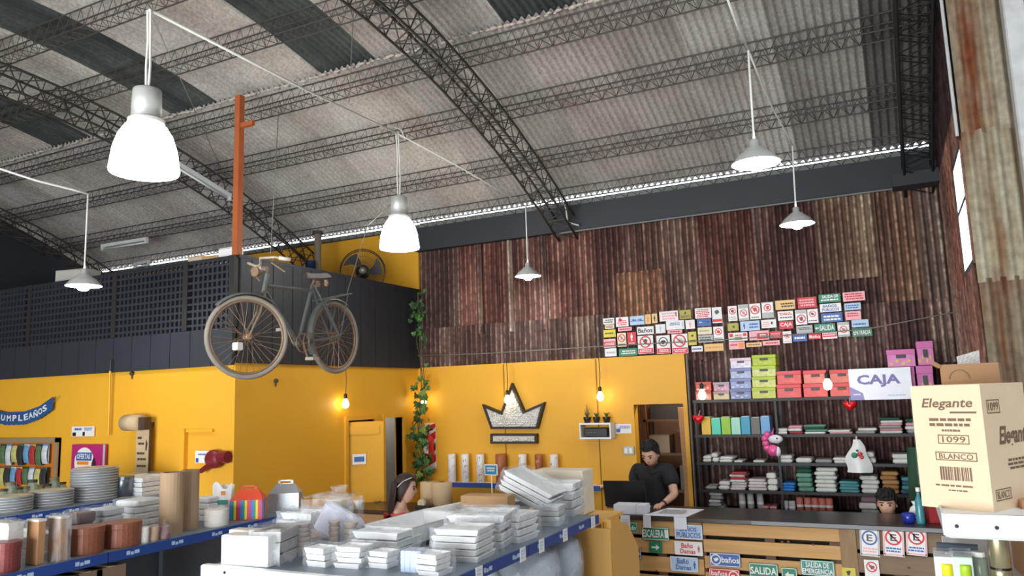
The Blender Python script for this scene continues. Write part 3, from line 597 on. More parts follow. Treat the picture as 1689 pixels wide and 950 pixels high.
# ------------------------------------------------------------------ signs
PAL = dict(white=(232, 230, 228), cream=(228, 214, 186), red=(206, 40, 52), pink=(232, 170, 176), blue=(52, 96, 166), lblue=(176, 200, 226), green=(26, 128, 92), grey=(176, 178, 176), dgrey=(70, 72, 76), yellow=(206, 190, 60), olive=(170, 160, 60), tan=(224, 184, 120), orange=(232, 140, 40), black=(30, 30, 32), teal=(52, 140, 128), brown=(120, 72, 50))
def pm(c): return M('print_' + c, PAL[c], 0.45, var=0.04)
SEED = [0]
def sign(px0, py0, px1, py1, base, marks, label, group='signs on the rusty wall', Y=YB - 0.06, X=None, cat='sign', name='sign', rough=0.4, border=None):
    kw = dict(X=X) if X is not None else dict(Y=Y)
    mx, my = (px0 + px1) / 2, (py0 + py1) / 2; c = P(mx, my, **kw); SEED[0] += 1
    a, e = P(px0, my, **kw), P(px1, my, **kw); w_ = (e - a).length * 0.97; h = (P(mx, py0, **kw).z - P(mx, py1, **kw).z) * 0.97
    o = MB().box(-w_ / 2, -0.004, -h / 2, w_ / 2, 0.004, h / 2).obj(name, pm(base), None, c, rotz=PI / 2 if X is not None else 0); tag(o, label, cat, group)
    y = -0.0055; W, H = w_ / 2, h / 2
    if border:
        b = MB(); t = 0.08 * h
        for q in ((-W * .96, -H * .94, W * .96, -H * .94 + t * .6), (-W * .96, H * .94 - t * .6, W * .96, H * .94), (-W * .96, -H * .94, -W * .96 + t * .6, H * .94), (W * .96 - t * .6, -H * .94, W * .96, H * .94)): b.add([(q[0], y, q[1]), (q[2], y, q[1]), (q[2], y, q[3]), (q[0], y, q[3])], [(0, 1, 2, 3)])
        b.obj('border', pm(border), o)
    for mk in marks:
        k = mk[0]
        if k == 'band':      # band, colour, z0, z1 in -1..1
            MB().box(-W * .94, y, mk[2] * H, W * .94, y + .001, mk[3] * H).obj('band', pm(mk[1]), o)
        elif k == 'bars':    # bars, colour, z0, z1, lines, [x0, x1]
            x0, x1 = (mk[5], mk[6]) if len(mk) > 5 else (-.85, .85)
            bars(x0 * W, mk[2] * H, x1 * W, mk[3] * H, y - .0008, mk[4], pm(mk[1]), o, seed=SEED[0])
        elif k == 'text':    # text, colour, string, z0, z1, [x0,x1]
            x0, x1 = (mk[5], mk[6]) if len(mk) > 5 else (-.86, .86)
            lettering(mk[2], x0 * W, mk[3] * H, x1 * W, mk[4] * H, y - .0012, pm(mk[1]), o, .02)
        elif k == 'ring':    # ring, colour, x, z, radius (of half height), glyph colour
            r = mk[4] * min(W, H); cx_, cz_ = mk[2] * W, mk[3] * H; b = MB(); n = 24
            for rr in (1,):
                vs = [(cx_ + q * r * math.cos(2 * PI * i / n), y - .0004, cz_ + q * r * math.sin(2 * PI * i / n)) for q in (1, .78) for i in range(n)]
                b.add(vs, [(i, (i + 1) % n, n + (i + 1) % n, n + i) for i in range(n)])
            if mk[1] == 'red':
                d = r * .82 * .7071; t = r * .07; b.add([(cx_ - d - t, y - .0012, cz_ + d - t), (cx_ - d + t, y - .0012, cz_ + d + t), (cx_ + d + t, y - .0012, cz_ - d + t), (cx_ + d - t, y - .0012, cz_ - d - t)], [(0, 1, 2, 3)])
            b.obj('ring', pm(mk[1]), o)
            glyph(cx_, cz_, r * .62, y - .0008, mk[5], o, SEED[0])
        elif k == 'glyph': glyph(mk[2] * W, mk[3] * H, mk[4] * min(W, H), y - .0008, mk[1], o, SEED[0])
        elif k == 'arrow':   # arrow, colour, x, z, size, dir
            r = mk[4] * min(W, H); cx_, cz_ = mk[2] * W, mk[3] * H; s = mk[5]
            pts = [(-1, -.22), (.15, -.22), (.15, -.7), (1, 0), (.15, .7), (.15, .22), (-1, .22)]
            MB().add([(cx_ + s * p[0] * r, y - .001, cz_ + p[1] * r) for p in pts], [tuple(range(7))]).obj('arrow', pm(mk[1]), o)
        elif k == 'fig':     # standing figure
            r = mk[4] * H; cx_, cz_ = mk[2] * W, mk[3] * H; b = MB(); n = 12
            b.add([(cx_ + .2 * r * math.cos(2 * PI * i / n), y - .001, cz_ + .78 * r + .2 * r * math.sin(2 * PI * i / n)) for i in range(n)], [tuple(range(n))])
            b.add([(cx_ + q[0] * r, y - .001, cz_ + q[1] * r) for q in ((-.3, .5), (.3, .5), (.34, -.1), (.2, -.1), (.16, -1), (-.16, -1), (-.2, -.1), (-.34, -.1))], [tuple(range(8))]); b.obj('figure', pm(mk[1]), o)
        elif k == 'patch':   # patch, colour, x0, z0, x1, z1
            MB().box(mk[2] * W, y, mk[3] * H, mk[4] * W, y + .001, mk[5] * H).obj('patch', pm(mk[1]), o)
    return o
def glyph(cx_, cz_, r, y, col, parent, seed):
    g = random.Random(seed); b = MB(); n = 9
    b.add([(cx_ + r * (.35 + .65 * g.random()) * math.cos(2 * PI * i / n), y, cz_ + r * (.35 + .65 * g.random()) * math.sin(2 * PI * i / n)) for i in range(n)], [tuple(range(n))])
    return b.obj('pictogram', pm(col), parent)
za = lambda a, c, d, e: (980 + a * .1421, 470 + c * .1421, 980 + d * .1421, 470 + e * .1421)
zb = lambda a, c, d, e: (1200 + a * .148, 470 + c * .148, 1200 + d * .148, 470 + e * .148)
RING = lambda c='red', g='black', z=.25, r=.85: ('ring', c, 0, z, r, g)
WS = [  # box, base, marks, look
 (za(105, 385, 235, 455), 'white', [('bars', 'dgrey', -.7, .7, 2)], 'small white sign with dark print at upper left corner'),
 (za(252, 372, 400, 485), 'white', [('bars', 'red', -.8, .4, 3), ('glyph', 'red', -.3, .55, .5)], 'white sign with red lines, second in top row'),
 (za(412, 358, 585, 465), 'lblue', [('arrow', 'blue', -.4, .1, .5, -1), ('arrow', 'blue', .4, .1, .5, 1), ('band', 'blue', -.2, -.05)], 'pale blue sign with dark blue arrows'),
 (za(590, 340, 660, 455), 'tan', [('fig', 'orange', 0, 0, .6)], 'narrow tan sign with orange figure, left of the pair'),
 (za(668, 332, 735, 445), 'tan', [('fig', 'black', 0, 0, .6)], 'narrow tan sign with black figure, right of the pair'),
 (za(755, 302, 978, 420), 'white', [('bars', 'pink', -.8, .8, 3), ('patch', 'red', .7, -.2, .85, .7)], 'wide white sign with pale red print in top row'),
 (za(990, 288, 1125, 395), 'olive', [('glyph', 'black', 0, .3, .4), ('bars', 'dgrey', -.8, -.2, 2)], 'olive yellow warning sign in top row'),
 (za(1168, 265, 1360, 388), 'white', [('bars', 'red', -.85, .85, 5)], 'white sign densely printed in red, top row'),
 (za(1368, 255, 1485, 445), 'white', [('glyph', 'dgrey', 0, .35, .8), ('band', 'red', -.85, -.5)], 'upright white sign with grey drawing and red foot band'),
 (za(125, 458, 235, 510), 'cream', [('bars', 'brown', -.6, .6, 2)], 'small cream sign under the upper left corner sign'),
 (za(275, 490, 440, 535), 'pink', [('bars', 'red', -.5, .5, 1)], 'slim pink sign under the second top row sign'),
 (za(495, 482, 695, 575), 'white', [('text', 'black', 'Baños', -.55, .6)], 'white sign reading Baños in black on the rusty wall'),
 (za(712, 455, 828, 562), 'white', [('fig', 'lblue', 0, 0, .7)], 'white square sign with pale blue figure'),
 (za(832, 412, 1050, 518), 'white', [('bars', 'blue', -.1, .6, 2, -.6, .6), ('patch', 'lblue', .75, -.6, .92, .7)], 'white sign with blue print in second row'),
 (za(1060, 405, 1170, 512), 'white', [('fig', 'pink', 0, 0, .7)], 'white square sign with pink figure'),
 (za(1195, 392, 1360, 480), 'blue', [('arrow', 'lblue', -.5, .1, .45, -1), ('arrow', 'black', .5, .1, .45, 1)], 'blue sign with opposed arrows'),
 (za(108, 518, 252, 608), 'yellow', [('bars', 'black', -.2, .3, 1)], 'yellow sign with one black line at the left edge'),
 (za(270, 555, 375, 718), 'cream', [RING('red', 'grey'), ('bars', 'black', -.8, -.55, 1)], 'cream upright sign with thin red ring'),
 (za(385, 545, 490, 695), 'red', [('fig', 'white', 0, .2, .6), ('bars', 'white', -.9, -.65, 1)], 'red upright sign with white pictogram'),
 (za(850, 520, 1025, 563), 'pink', [('bars', 'red', -.6, .6, 1)], 'slim pink sign under the white sign with blue print'),
 (za(505, 585, 690, 800), 'white', [RING('red', 'black', .3, .75), ('band', 'red', -.95, -.42), ('bars', 'white', -.85, -.5, 2)], 'large white sign with red ring and red foot, left of three'),
 (za(725, 582, 885, 800), 'white', [('ring', 'dgrey', 0, .3, .7, 'black'), ('band', 'red', -.95, -.4), ('bars', 'white', -.85, -.5, 2)], 'large white sign with grey ring and red foot, middle of three'),
 (za(900, 565, 1090, 800), 'white', [RING('red', 'grey', .3, .8), ('band', 'red', -.95, -.4), ('bars', 'white', -.85, -.5, 2)], 'large white sign with bold red ring and red foot, right of three'),
 (za(1093, 540, 1190, 700), 'yellow', [('glyph', 'black', 0, .4, .4), ('bars', 'black', -.6, -.2, 2)], 'upright yellow warning sign'),
 (za(1200, 490, 1368, 575), 'cream', [('bars', 'olive', -.3, .3, 1)], 'cream sign with one tan line, below the blue arrow sign'),
 (za(1385, 480, 1505, 655), 'white', [RING('red', 'red', .3, .7), ('bars', 'dgrey', -.85, -.5, 2)], 'upright white sign with red ring and grey print'),
 (za(1205, 580, 1385, 668), 'grey', [('bars', 'dgrey', -.6, .6, 2)], 'grey sign with dark print'),
 (za(110, 625, 252, 730), 'pink', [('band', 'red', -.7, .4), ('bars', 'white', -.5, .2, 2)], 'red banded sign at the left edge of the sign wall'),
 (za(125, 735, 262, 830), 'white', [('bars', 'grey', -.4, .3, 1)], 'white sign at the lower left corner of the sign wall'),
 (za(285, 735, 505, 825), 'green', [('bars', 'white', -.6, .6, 2)], 'green sign low on the left above the yellow wall'),
 (za(1130, 710, 1262, 775), 'white', [('bars', 'blue', -.5, .5, 1)], 'small white sign with blue print below the yellow warning'),
 (za(1275, 680, 1505, 770), 'tan', [('bars', 'orange', -.4, .4, 1)], 'wide tan sign with orange print'),
 (zb(5, 232, 108, 405), 'white', [RING('red', 'black', .3, .75), ('bars', 'grey', -.85, -.4, 2)], 'upright prohibition sign with grey print, first of four'),
 (zb(118, 215, 238, 400), 'grey', [('band', 'white', -.7, .5), RING('red', 'grey', -.05, .7)], 'grey edged upright prohibition sign, second of four'),
 (zb(245, 205, 370, 385), 'white', [RING('red', 'red', .2, .85), ('bars', 'black', -.85, -.65, 1)], 'upright white sign with bold red ring, third of four'),
 (zb(380, 188, 515, 372), 'grey', [('band', 'white', -.3, .9), RING('red', 'red', .3, .65)], 'grey footed upright prohibition sign, fourth of four'),
 (zb(528, 168, 755, 275), 'tan', [('bars', 'black', -.6, .5, 2, -.5, .9)], 'tan sign with black print in the right block'),
 (zb(778, 135, 995, 260), 'red', [('bars', 'pink', -.7, .75, 3)], 'solid red sign with pale lines near the top right'),
 (zb(1012, 100, 1262, 195), 'green', [('text', 'white', 'SALIDA DE', .05, .8, -.7, .8), ('bars', 'white', -.7, -.1, 1)], 'green SALIDA DE sign at the upper right of the sign wall'),
 (zb(1025, 205, 1270, 300), 'white', [('text', 'blue', 'BAÑOS', .05, .85, -.7, .6), ('text', 'blue', 'PUBLICOS', -.8, -.1, -.8, .8)], 'white sign with blue capitals under the green exit sign'),
 (zb(1040, 310, 1285, 415), 'blue', [('bars', 'white', -.75, .6, 2)], 'solid blue sign with white lines'),
 (zb(1280, 75, 1535, 180), 'pink', [('bars', 'red', -.75, .8, 3)], 'pink and red sign at the top right corner'),
 (zb(1300, 200, 1488, 280), 'lblue', [('bars', 'blue', -.6, .6, 2)], 'pale blue sign below the top right corner sign'),
 (zb(1310, 290, 1490, 390), 'pink', [('bars', 'red', -.3, .7, 2)], 'pink sign in the right column of the sign wall'),
 (zb(0, 425, 125, 512), 'olive', [('glyph', 'black', .1, .1, .5)], 'olive sign with black spot, under the first prohibition sign'),
 (zb(140, 400, 362, 512), 'lblue', [('fig', 'blue', -.6, 0, .6), ('bars', 'blue', -.6, .6, 2, -.2, .85)], 'pale blue sign with blue figure and print'),
 (zb(375, 385, 545, 480), 'white', [('glyph', 'dgrey', .4, .2, .5), ('bars', 'pink', -.8, .6, 3, -.85, .1)], 'white sign with pink print and dark glyph'),
 (zb(558, 290, 735, 395), 'white', [('bars', 'red', .1, .7, 2), ('bars', 'black', -.6, -.2, 1)], 'white sign with red and black lines'),
 (zb(575, 400, 735, 490), 'red', [('text', 'white', 'CAJA', -.6, .6)], 'small red CAJA sign'),
 (zb(755, 275, 885, 445), 'white', [('band', 'grey', .5, .95), RING('red', 'black', -.2, .8)], 'upright white sign with red ring below a grey band'),
 (zb(890, 265, 1010, 425), 'white', [RING('red', 'black', .3, .65), ('bars', 'dgrey', -.8, -.55, 1)], 'smaller upright prohibition sign beside the blue capitals'),
 (zb(765, 450, 950, 545), 'grey', [('bars', 'dgrey', -.1, .6, 2)], 'pale grey sign with faint print'),
 (zb(965, 430, 1205, 525), 'green', [('text', 'white', 'SALIDA', -.65, .65, -.5, .9), ('arrow', 'white', -.75, 0, .5, -1)], 'green SALIDA sign in the lower right of the sign wall'),
 (zb(1225, 410, 1362, 580), 'grey', [('band', 'white', -.7, .6), RING('red', 'grey', 0, .65)], 'grey upright sign with faint ring'),
 (zb(1380, 385, 1575, 470), 'lblue', [('bars', 'blue', -.6, .2, 1)], 'pale blue sign above the ENTRADA sign'),
 (zb(1385, 475, 1615, 575), 'green', [('text', 'white', 'ENTRADA', -.6, .6)], 'green ENTRADA sign at the lower right corner'),
 (zb(8, 530, 225, 625), 'white', [('patch', 'red', -.9, 0, -.5, .8), ('patch', 'red', .55, .1, .9, .8), ('bars', 'red', -.85, .6, 3, -.4, .5)], 'red and white sign with two red squares'),
 (zb(238, 510, 465, 615), 'pink', [('patch', 'red', -.2, -.8, .9, .5), ('bars', 'white', -.5, .3, 2, 0, .8)], 'pink sign with red block in lower row'),
 (zb(470, 515, 605, 595), 'red', [('bars', 'pink', -.7, .6, 3)], 'small red sign right of the pink block sign'),
 (zb(15, 630, 195, 718), 'pink', [('patch', 'orange', .25, -.7, .85, .7), ('bars', 'red', -.2, .5, 1, -.85, .1)], 'pink sign with orange square'),
 (zb(205, 640, 385, 690), 'tan', [('bars', 'brown', -.4, .4, 1)], 'slim tan sign along the lower edge'),
 (zb(390, 620, 585, 672), 'pink', [('bars', 'red', -.5, .5, 1)], 'slim pink sign along the lower edge'),
 (zb(615, 515, 715, 650), 'white', [RING('red', 'red', .2, .6), ('bars', 'grey', -.8, -.6, 1)], 'small upright white prohibition sign on the lower edge'),
 (zb(725, 550, 888, 630), 'blue', [('bars', 'white', -.5, .5, 1)], 'small blue sign on the lower edge'),
 (zb(900, 545, 1045, 605), 'red', [('text', 'white', 'Baño', -.6, .6)], 'small red sign reading Baño'),
 (zb(1055, 530, 1225, 600), 'white', [('band', 'red', -.4, .7), ('bars', 'white', -.1, .5, 1)], 'white edged red sign on the lower edge'),
]
for bx, base, mk, lb in WS: sign(*bx, base, mk, lb)

# ------------------------------------------------------------------ crown emblem
ZC = lambda a, c: P(740 + a * .221, 600 + c * .221, Y=YB - .12)
crown = thing('crown_emblem', 'black framed crown sign filled with white beads on the yellow wall', 'wall emblem', P(845, 690, Y=YB - .12))
co = crown.location
out = [ZC(*q) for q in ((247, 302), (388, 360), (468, 143), (560, 352), (712, 286), (660, 487), (313, 487))]; base = [ZC(*q) for q in ((310, 522), (655, 522), (655, 597), (310, 597))]
bead = M('white_beads', (226, 224, 220), .6, var=.25, scale=60)
def inset(poly, d):
    n = len(poly); c = []; ar = sum(poly[i].x * poly[(i + 1) % n].z - poly[(i + 1) % n].x * poly[i].z for i in range(n)); sg = 1 if ar > 0 else -1
    for i in range(n):
        a, p, e = poly[i - 1], poly[i], poly[(i + 1) % n]; u = Vector((p.x - a.x, p.z - a.z)).normalized(); v = Vector((e.x - p.x, e.z - p.z)).normalized()
        n1 = Vector((-u.y, u.x)) * sg; n2 = Vector((-v.y, v.x)) * sg; m = (n1 + n2); m = m / max(.35, m.length_squared) * 2 * d; c.append(Vector((p.x + m.x, p.y, p.z + m.y)))
    return c
for nm, poly, d in (('crown_body', out, .03), ('crown_band', base, .028)):
    inn = inset(poly, d); n = len(poly)
    fr_ = MB()
    for i in range(n):
        j = (i + 1) % n; q = [poly[i], poly[j], inn[j], inn[i]]; fr_.prism([v - co for v in q], (0, .09, 0))
    w_ = fr_.obj('frame', M('crown_frame', (40, 28, 22), .5), crown)
    MB().prism([v - co + Vector((0, .02, 0)) for v in inn], (0, .05, 0)).obj('backing', bead, crown)
    pts2 = [(v.x, v.z) for v in inset(poly, d + .012)]
    def inside(x, z):
        r = False
        for i in range(len(pts2)):
            (x1, z1), (x2, z2) = pts2[i], pts2[i - 1]
            if (z1 > z) != (z2 > z) and x < (x2 - x1) * (z - z1) / (z2 - z1) + x1: r = not r
        return r
    bd = MB(); x = min(q[0] for q in pts2)
    while x < max(q[0] for q in pts2):
        z = min(q[1] for q in pts2)
        while z < max(q[1] for q in pts2):
            xx, zz = x + R.uniform(-.006, .006), z + R.uniform(-.006, .006)
            if inside(xx, zz): bd.ball(Vector((xx, out[0].y + .016 + R.uniform(-.006, .006), zz)) - co, R.uniform(.012, .017), 5, 4)
            z += .025
        x += .025
    stuff(bd.obj('beads', bead, crown, smooth=True))

# ------------------------------------------------------------------ ivy garland in the corner
leaf_m = [M('ivy_leaf_dark', (42, 84, 40), .5, var=.25), M('ivy_leaf', (74, 122, 50), .5, var=.25), M('ivy_leaf_pale', (120, 140, 60), .5, var=.25)]
lm = []
for mt in leaf_m:
    pts = [(0, 0), (.45, -.1), (.62, .3), (.36, .42), (.42, .8), (.12, .72), (0, 1.15), (-.12, .72), (-.42, .8), (-.36, .42), (-.62, .3), (-.45, -.1)]
    b = MB(); b.add([(0, -.10, .45)] + [(x, .10 * abs(x), z) for x, z in pts], [(0, i + 1, (i + 1) % 12 + 1) for i in range(12)]); me = b.mesh('leaf'); me.materials.append(mt); lm.append(me)
ivy = thing('ivy_garland', 'green ivy garland hanging down the corner beside the fire extinguisher', 'plant', (XM + .14, YB - .28, 3.4))
pth = [(689, 482), (690, 520), (692, 560), (694, 600), (695, 640), (692, 680), (691, 720), (697, 760), (695, 792)]
V = [P(x, y, Y=YB - .28) - ivy.location for x, y in pth]
MB().tube(V, .007, 5).obj('stem', M('ivy_stem', (84, 76, 44), .7), ivy); MB().tube([v + Vector((.06 * math.sin(i * 2.1), 0, 0)) for i, v in enumerate(V)], .005, 5).obj('stem', M('ivy_stem'), ivy)
for i in range(150):
    f = R.random() ** .8 * 7.99; k = int(f); p = V[k].lerp(V[k + 1], f - k)
    if 2.2 < f < 3.6 and R.random() < .75: continue
    s_ = R.uniform(.055, .095) * (1.1 if f > 4 else .85)
    o = link('leaf', lm[R.choice((0, 0, 1, 1, 2) if f > 2.5 else (0, 0, 1))], ivy, p + Vector((R.uniform(-.09, .12), R.uniform(-.1, .06), R.uniform(-.05, .05)))); o.scale = (s_, s_, s_); o.rotation_euler = (R.uniform(-.6, .9), R.uniform(2.2, 4.1), R.uniform(-.9, .9))
# striped column plate with extinguisher
q = P(709, 698, Y=YB - .07); e = P(709, 773, Y=YB - .07)
t = thing('extinguisher_plate', 'red and white striped plate behind the ivy in the corner', 'plate', (q.x, YB - .07, e.z)); h = q.z - e.z
MB().box(-.09, 0, 0, .09, .01, h).obj('plate', pm('white'), t)
for i in range(4):
    z = i * h / 4; MB().add([(-.09, -.002, z), (.09, -.002, z + .1), (.09, -.002, min(h, z + .2)), (-.09, -.002, min(h, z + .1))], [(0, 1, 2, 3)]).obj('stripe', pm('red'), t)
g = P(705, 748, Y=YB - .2); t = thing('fire_extinguisher', 'red fire extinguisher hung on the striped plate, half hidden by ivy', 'fire extinguisher', (g.x, YB - .17, g.z - .12))
MB().lathe([(.02, 0), (.07, .01), (.07, .3), (.05, .35), (.02, .37)], 16).obj('body', M('extinguisher_red', (190, 26, 34), .3), t, smooth=True); MB().box(-.04, -.071, .12, .04, -.066, .24).obj('label_plate', pm('white'), t)
MB().tube([(0, 0, .37), (0, 0, .42), (.07, 0, .44)], .012, 6).obj('valve', blackm, t); MB().tube([(0, 0, .40), (-.08, 0, .36), (-.085, 0, .15)], .008, 6).obj('hose', blackm, t)
MB().box(-.05, .06, .2, .05, .115, .24).obj('bracket', steel, t)
# small shelf with router and cactus, switch, small notices
g = P(986, 715, Y=YB - .12); t = thing('wall_shelf', 'small white wall shelf box on the yellow wall right of the crown', 'shelf', (g.x, YB - .055, g.z - .06))
for n_, a in (('top', (-.2, -.16, .17, .2, 0, .19)), ('bottom', (-.2, -.16, 0, .2, 0, .02)), ('side', (-.2, -.16, .02, -.185, 0, .17)), ('side', (.185, -.16, .02, .2, 0, .17))): box_(n_, white_p, t, *a)
for i, (x, s_) in enumerate(((-.12, .05), (.0, .045), (.13, .05))):
    o = MB().lathe([(s_ * .7, 0), (s_, .06), (s_ * .9, .07)], 12).obj('plant_pot', blackm, None, (g.x + x, YB - .14, g.z + .131), True); tag(o, 'tiny dark plant pot on the small wall shelf, %s of three' % ('left', 'middle', 'right')[i], 'pot', 'pots on the wall shelf')
    sp = MB()
    for k in range(6): a = k * 1.05; sp.tube([(0, 0, .06), (.02 * math.cos(a), .02 * math.sin(a), .10), (.035 * math.cos(a), .035 * math.sin(a), .12 + .05 * (i == 0) * (k % 3))], [.006, .006, .002], 4)
    sp.obj('sprig', leaf_m[0], o)
o = MB().bbox(-.15, -.05, 0, .15, .05, .11, b=.01).obj('network_recorder', blackm, None, (g.x, YB - .14, g.z - .038)); tag(o, 'black device inside the small white wall shelf', 'device')
for k in range(3): box_('light_dot', pm('grey'), o, -.10 + k * .04, -.052, .05, -.09 + k * .04, -.049, .055)
sign(1015, 699, 1042, 715, 'white', [('bars', 'blue', 0, .7, 2, -.6, .9), ('patch', 'blue', -.9, -.8, -.4, 0)], 'small white notice left of the office doorway', None, YB - .056, cat='notice', name='notice')
g = P(1037, 743, Y=YB - .06); o = MB().bbox(-.07, -.02, -.05, .07, .0, .05, b=.006).obj('switch_plate', M('switch_grey', (190, 190, 184), .4), None, (g.x, YB - .05, g.z)); tag(o, 'pale switch plate on the yellow wall by the office doorway', 'switch')
for s in (-1, 1): box_('rocker', white_p, o, s * .03 - .018, -.026, -.03, s * .03 + .018, -.019, .03)

def fill_lamp(name, label, loc, power):
    t = thing(name, label, 'fill lamp', loc); MB().lathe([(.06, 0), (.06, .03), (.02, .04)], 14).obj('base', white_p, t); MB().ball((0, 0, -.03), .04, 12, 8).obj('bulb', warm, t, smooth=True)
    l = bpy.data.lights.new('fill_light', 'POINT'); l.energy = power; l.color = (1, .9, .78); l.shadow_soft_size = .05; o = bpy.data.objects.new('fill_light', l); COL.objects.link(o); o.parent = t; o.location = (0, 0, -.1)
fill_lamp('fill_bulb', 'added fill bulb on the ceiling of the office behind the man', (-2.3, 9.5, 2.56), 22); fill_lamp('fill_bulb', 'added fill bulb in the grey corridor behind the right narrow doorway', (XM - .8, 8.45, 2.4), 14)  # unseen fill lights added to brighten the two dark doorways
# office behind the doorway
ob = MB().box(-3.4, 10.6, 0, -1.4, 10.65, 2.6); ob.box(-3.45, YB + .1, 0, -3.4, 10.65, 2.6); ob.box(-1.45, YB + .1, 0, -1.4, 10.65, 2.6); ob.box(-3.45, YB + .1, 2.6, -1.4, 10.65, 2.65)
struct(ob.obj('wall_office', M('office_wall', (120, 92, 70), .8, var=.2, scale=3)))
wood = M('pine', (178, 138, 92), .6, var=.2, scale=4, stretch=(1, 1, 6)); wood_d = M('dark_wood', (98, 70, 48), .6, var=.25, scale=4)
t = thing('storage_rack', 'wooden rack of stock seen through the office doorway behind the man', 'rack', (-2.55, 9.75, 0))
for x in (-.38, .38):
    for y in (-.15, .15): box_('upright', wood_d, t, x - .03, y - .03, 0, x + .03, y + .03, 2.2)
for z in (.5, .95, 1.4, 1.82): box_('shelf_board', wood_d, t, -.38, -.18, z, .38, .18, z + .03)
for i, (x, z, w_, h, c) in enumerate(((-.18, .98, .3, .25, 'brown'), (.18, .98, .28, .3, 'grey'), (-.2, 1.43, .26, .22, 'cream'), (.16, 1.43, .32, .26, 'brown'), (-.05, 1.85, .5, .2, 'dgrey'))):
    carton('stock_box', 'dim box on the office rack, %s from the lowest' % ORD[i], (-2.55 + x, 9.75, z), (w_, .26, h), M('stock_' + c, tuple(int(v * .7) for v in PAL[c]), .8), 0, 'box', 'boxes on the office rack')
for i, (x, tl) in enumerate(((-2.42, .06), (-2.34, -.04))):
    o = MB().bbox(-.035, -.02, 0, .035, .02, 2.0, b=.003).obj('timber_plank', wood, None, (x, 9.3 + .1 * i, 0)); o.rotation_euler = (-.05, tl, 0); tag(o, 'raw timber plank leaning inside the office doorway, %s one' % ('left', 'right')[i], 'plank', 'planks in the doorway')
dr = thing('door_2', 'brown wooden office door swung open at the right of the doorway', None, (-2.26, YB + .1, 0), -.35, kind='structure')
box_('leaf', wood_d, dr, -.02, 0, .02, .02, .62, 2.02); MB().tube([(-.02, .55, 1.0), (-.08, .55, 1.0), (-.08, .45, 1.0)], .01, 6).obj('handle', M('brass', (190, 160, 110), .3, .8), dr)

# patterned paper rolls on the blue rail shelf
bl = M('rail_blue', (36, 68, 140), .45, var=.08)
zs_ = P(760, 795, Y=YB - .12).z
t = thing('wall_rail_shelf', 'narrow shelf with blue edge on the yellow wall under the crown', 'shelf', (-4.6, YB - .05, zs_))
box_('board', white_p, t, -1.0, -.2, -.02, 1.35, 0, 0); box_('blue_edge', bl, t, -1.0, -.212, -.05, 1.35, -.2, .01)
pat = [(('pink', 'grey'), 'pink and grey'), (('pink', 'dgrey'), 'pink and dark grey'), (('brown', 'grey'), 'brown and grey'), (('tan', 'brown'), 'plain brown'), (('black', 'red'), 'black and red'), (('brown', 'tan'), 'tan and brown'), (('black', 'white'), 'black and white')]
for i, px in enumerate((746, 768, 793, 827, 863, 890, 915)):
    g = P(px, 793, Y=YB - .15); r = .052 if i != 3 else .07
    t = thing('paper_roll', '%s patterned paper roll on the blue edged shelf, %s from the left' % (pat[i][1], ORD[i]), 'paper roll', (g.x, YB - .15, zs_), 0, 'gift paper rolls')
    body = pm('white') if i != 3 and i != 5 else M('copper_paper', (166, 96, 60), .4, var=.2)
    MB().lathe([(r, 0), (r, .36), (r * .9, .365), (r * .4, .35)], 16).obj('roll', body, t, smooth=True)
    if i != 3:
        for k in range(9):
            a = -PI / 2 + R.uniform(-1, 1); z = .03 + k * .036; b = MB(); s_ = .018
            b.add([(1.02 * r * math.cos(a + d), 1.02 * r * math.sin(a + d), z + q) for d, q in ((-.3, -s_), (.3, -s_ * .5), (.35, s_), (-.25, s_ * .7))], [(0, 1, 2, 3)]); b.obj('motif', pm(pat[i][0][k % 2]), t)
# front-left wall: pegboard, poster, banner, menu scroll, notices
kr = M('kraft_paper', (198, 172, 136), .8, var=.08)
g = P(0, 722, Y=YM - .03); g2 = P(98, 722, Y=YM - .03); zb_ = P(50, 800, Y=YM).z
t = thing('peg_panel', 'orange brown display panel with hanging packs on the left wall', 'display panel', (g2.x, YM - .03, zb_))
hh = g2.z - zb_; box_('board', M('panel_board', (196, 120, 40), .6), t, -1.7, 0, 0, 0, .02, hh); box_('frame', M('panel_frame', (150, 128, 100), .6), t, -1.7, -.02, hh - .05, 0, .02, hh); box_('frame', M('panel_frame'), t, -.05, -.02, 0, 0, .02, hh)
pk = [M('pack_%d' % i, c, .3, var=.3, scale=30) for i, c in enumerate(((210, 214, 220), (196, 190, 120), (60, 60, 62), (110, 160, 200), (180, 60, 60), (90, 120, 80)))]
nm_ = ('silver', 'pale yellow', 'black', 'sky blue', 'red', 'olive green')
cnt = 0
for row, (zt, n) in enumerate(((hh - .07, 12), (hh - .33, 12))):
    for i in range(n):
        x = g2.x - .16 - i * .115; k = (i * 5 + row * 2) % 6; h = R.uniform(.19, .25)
        t = thing('hanging_pack', '%s pack hung on the left display panel, %s row, %s from right' % (nm_[k], ('upper', 'lower')[row], ORD[i]), 'pack', (x, YM - .05, zb_ + zt), 0, 'packs on the display panel')
        b = MB(); b.grid(lambda u, v: (-.05 + .10 * u, -.03 + .015 * math.sin(PI * u) * -1 * math.sin(PI * v) - .02 * math.sin(PI * v), -v * h), 4, 5); b.grid(lambda u, v: (-.05 + .10 * u, -.02, -v * h), 4, 5); b.obj('bag', pk[k], t, smooth=True)
        MB().box(-.05, -.036, -.05, .05, -.033, 0).obj('header_card', pk[(k + 3) % 6], t); MB().tube([(0, .03, -.02), (0, -.06, -.01)], .003, 4).obj('hook', steel, t)
g = P(146, 733, Y=YM - .05); gl, gr = P(117, 760, Y=YM - .05), P(172, 760, Y=YM - .05); w_ = gr.x - gl.x; h = g.z - P(146, 800, Y=YM - .05).z
t = thing('offers_poster', 'magenta OFERTAS poster with a white circle on the left wall', 'poster', (g.x, YM - .03, g.z - h))
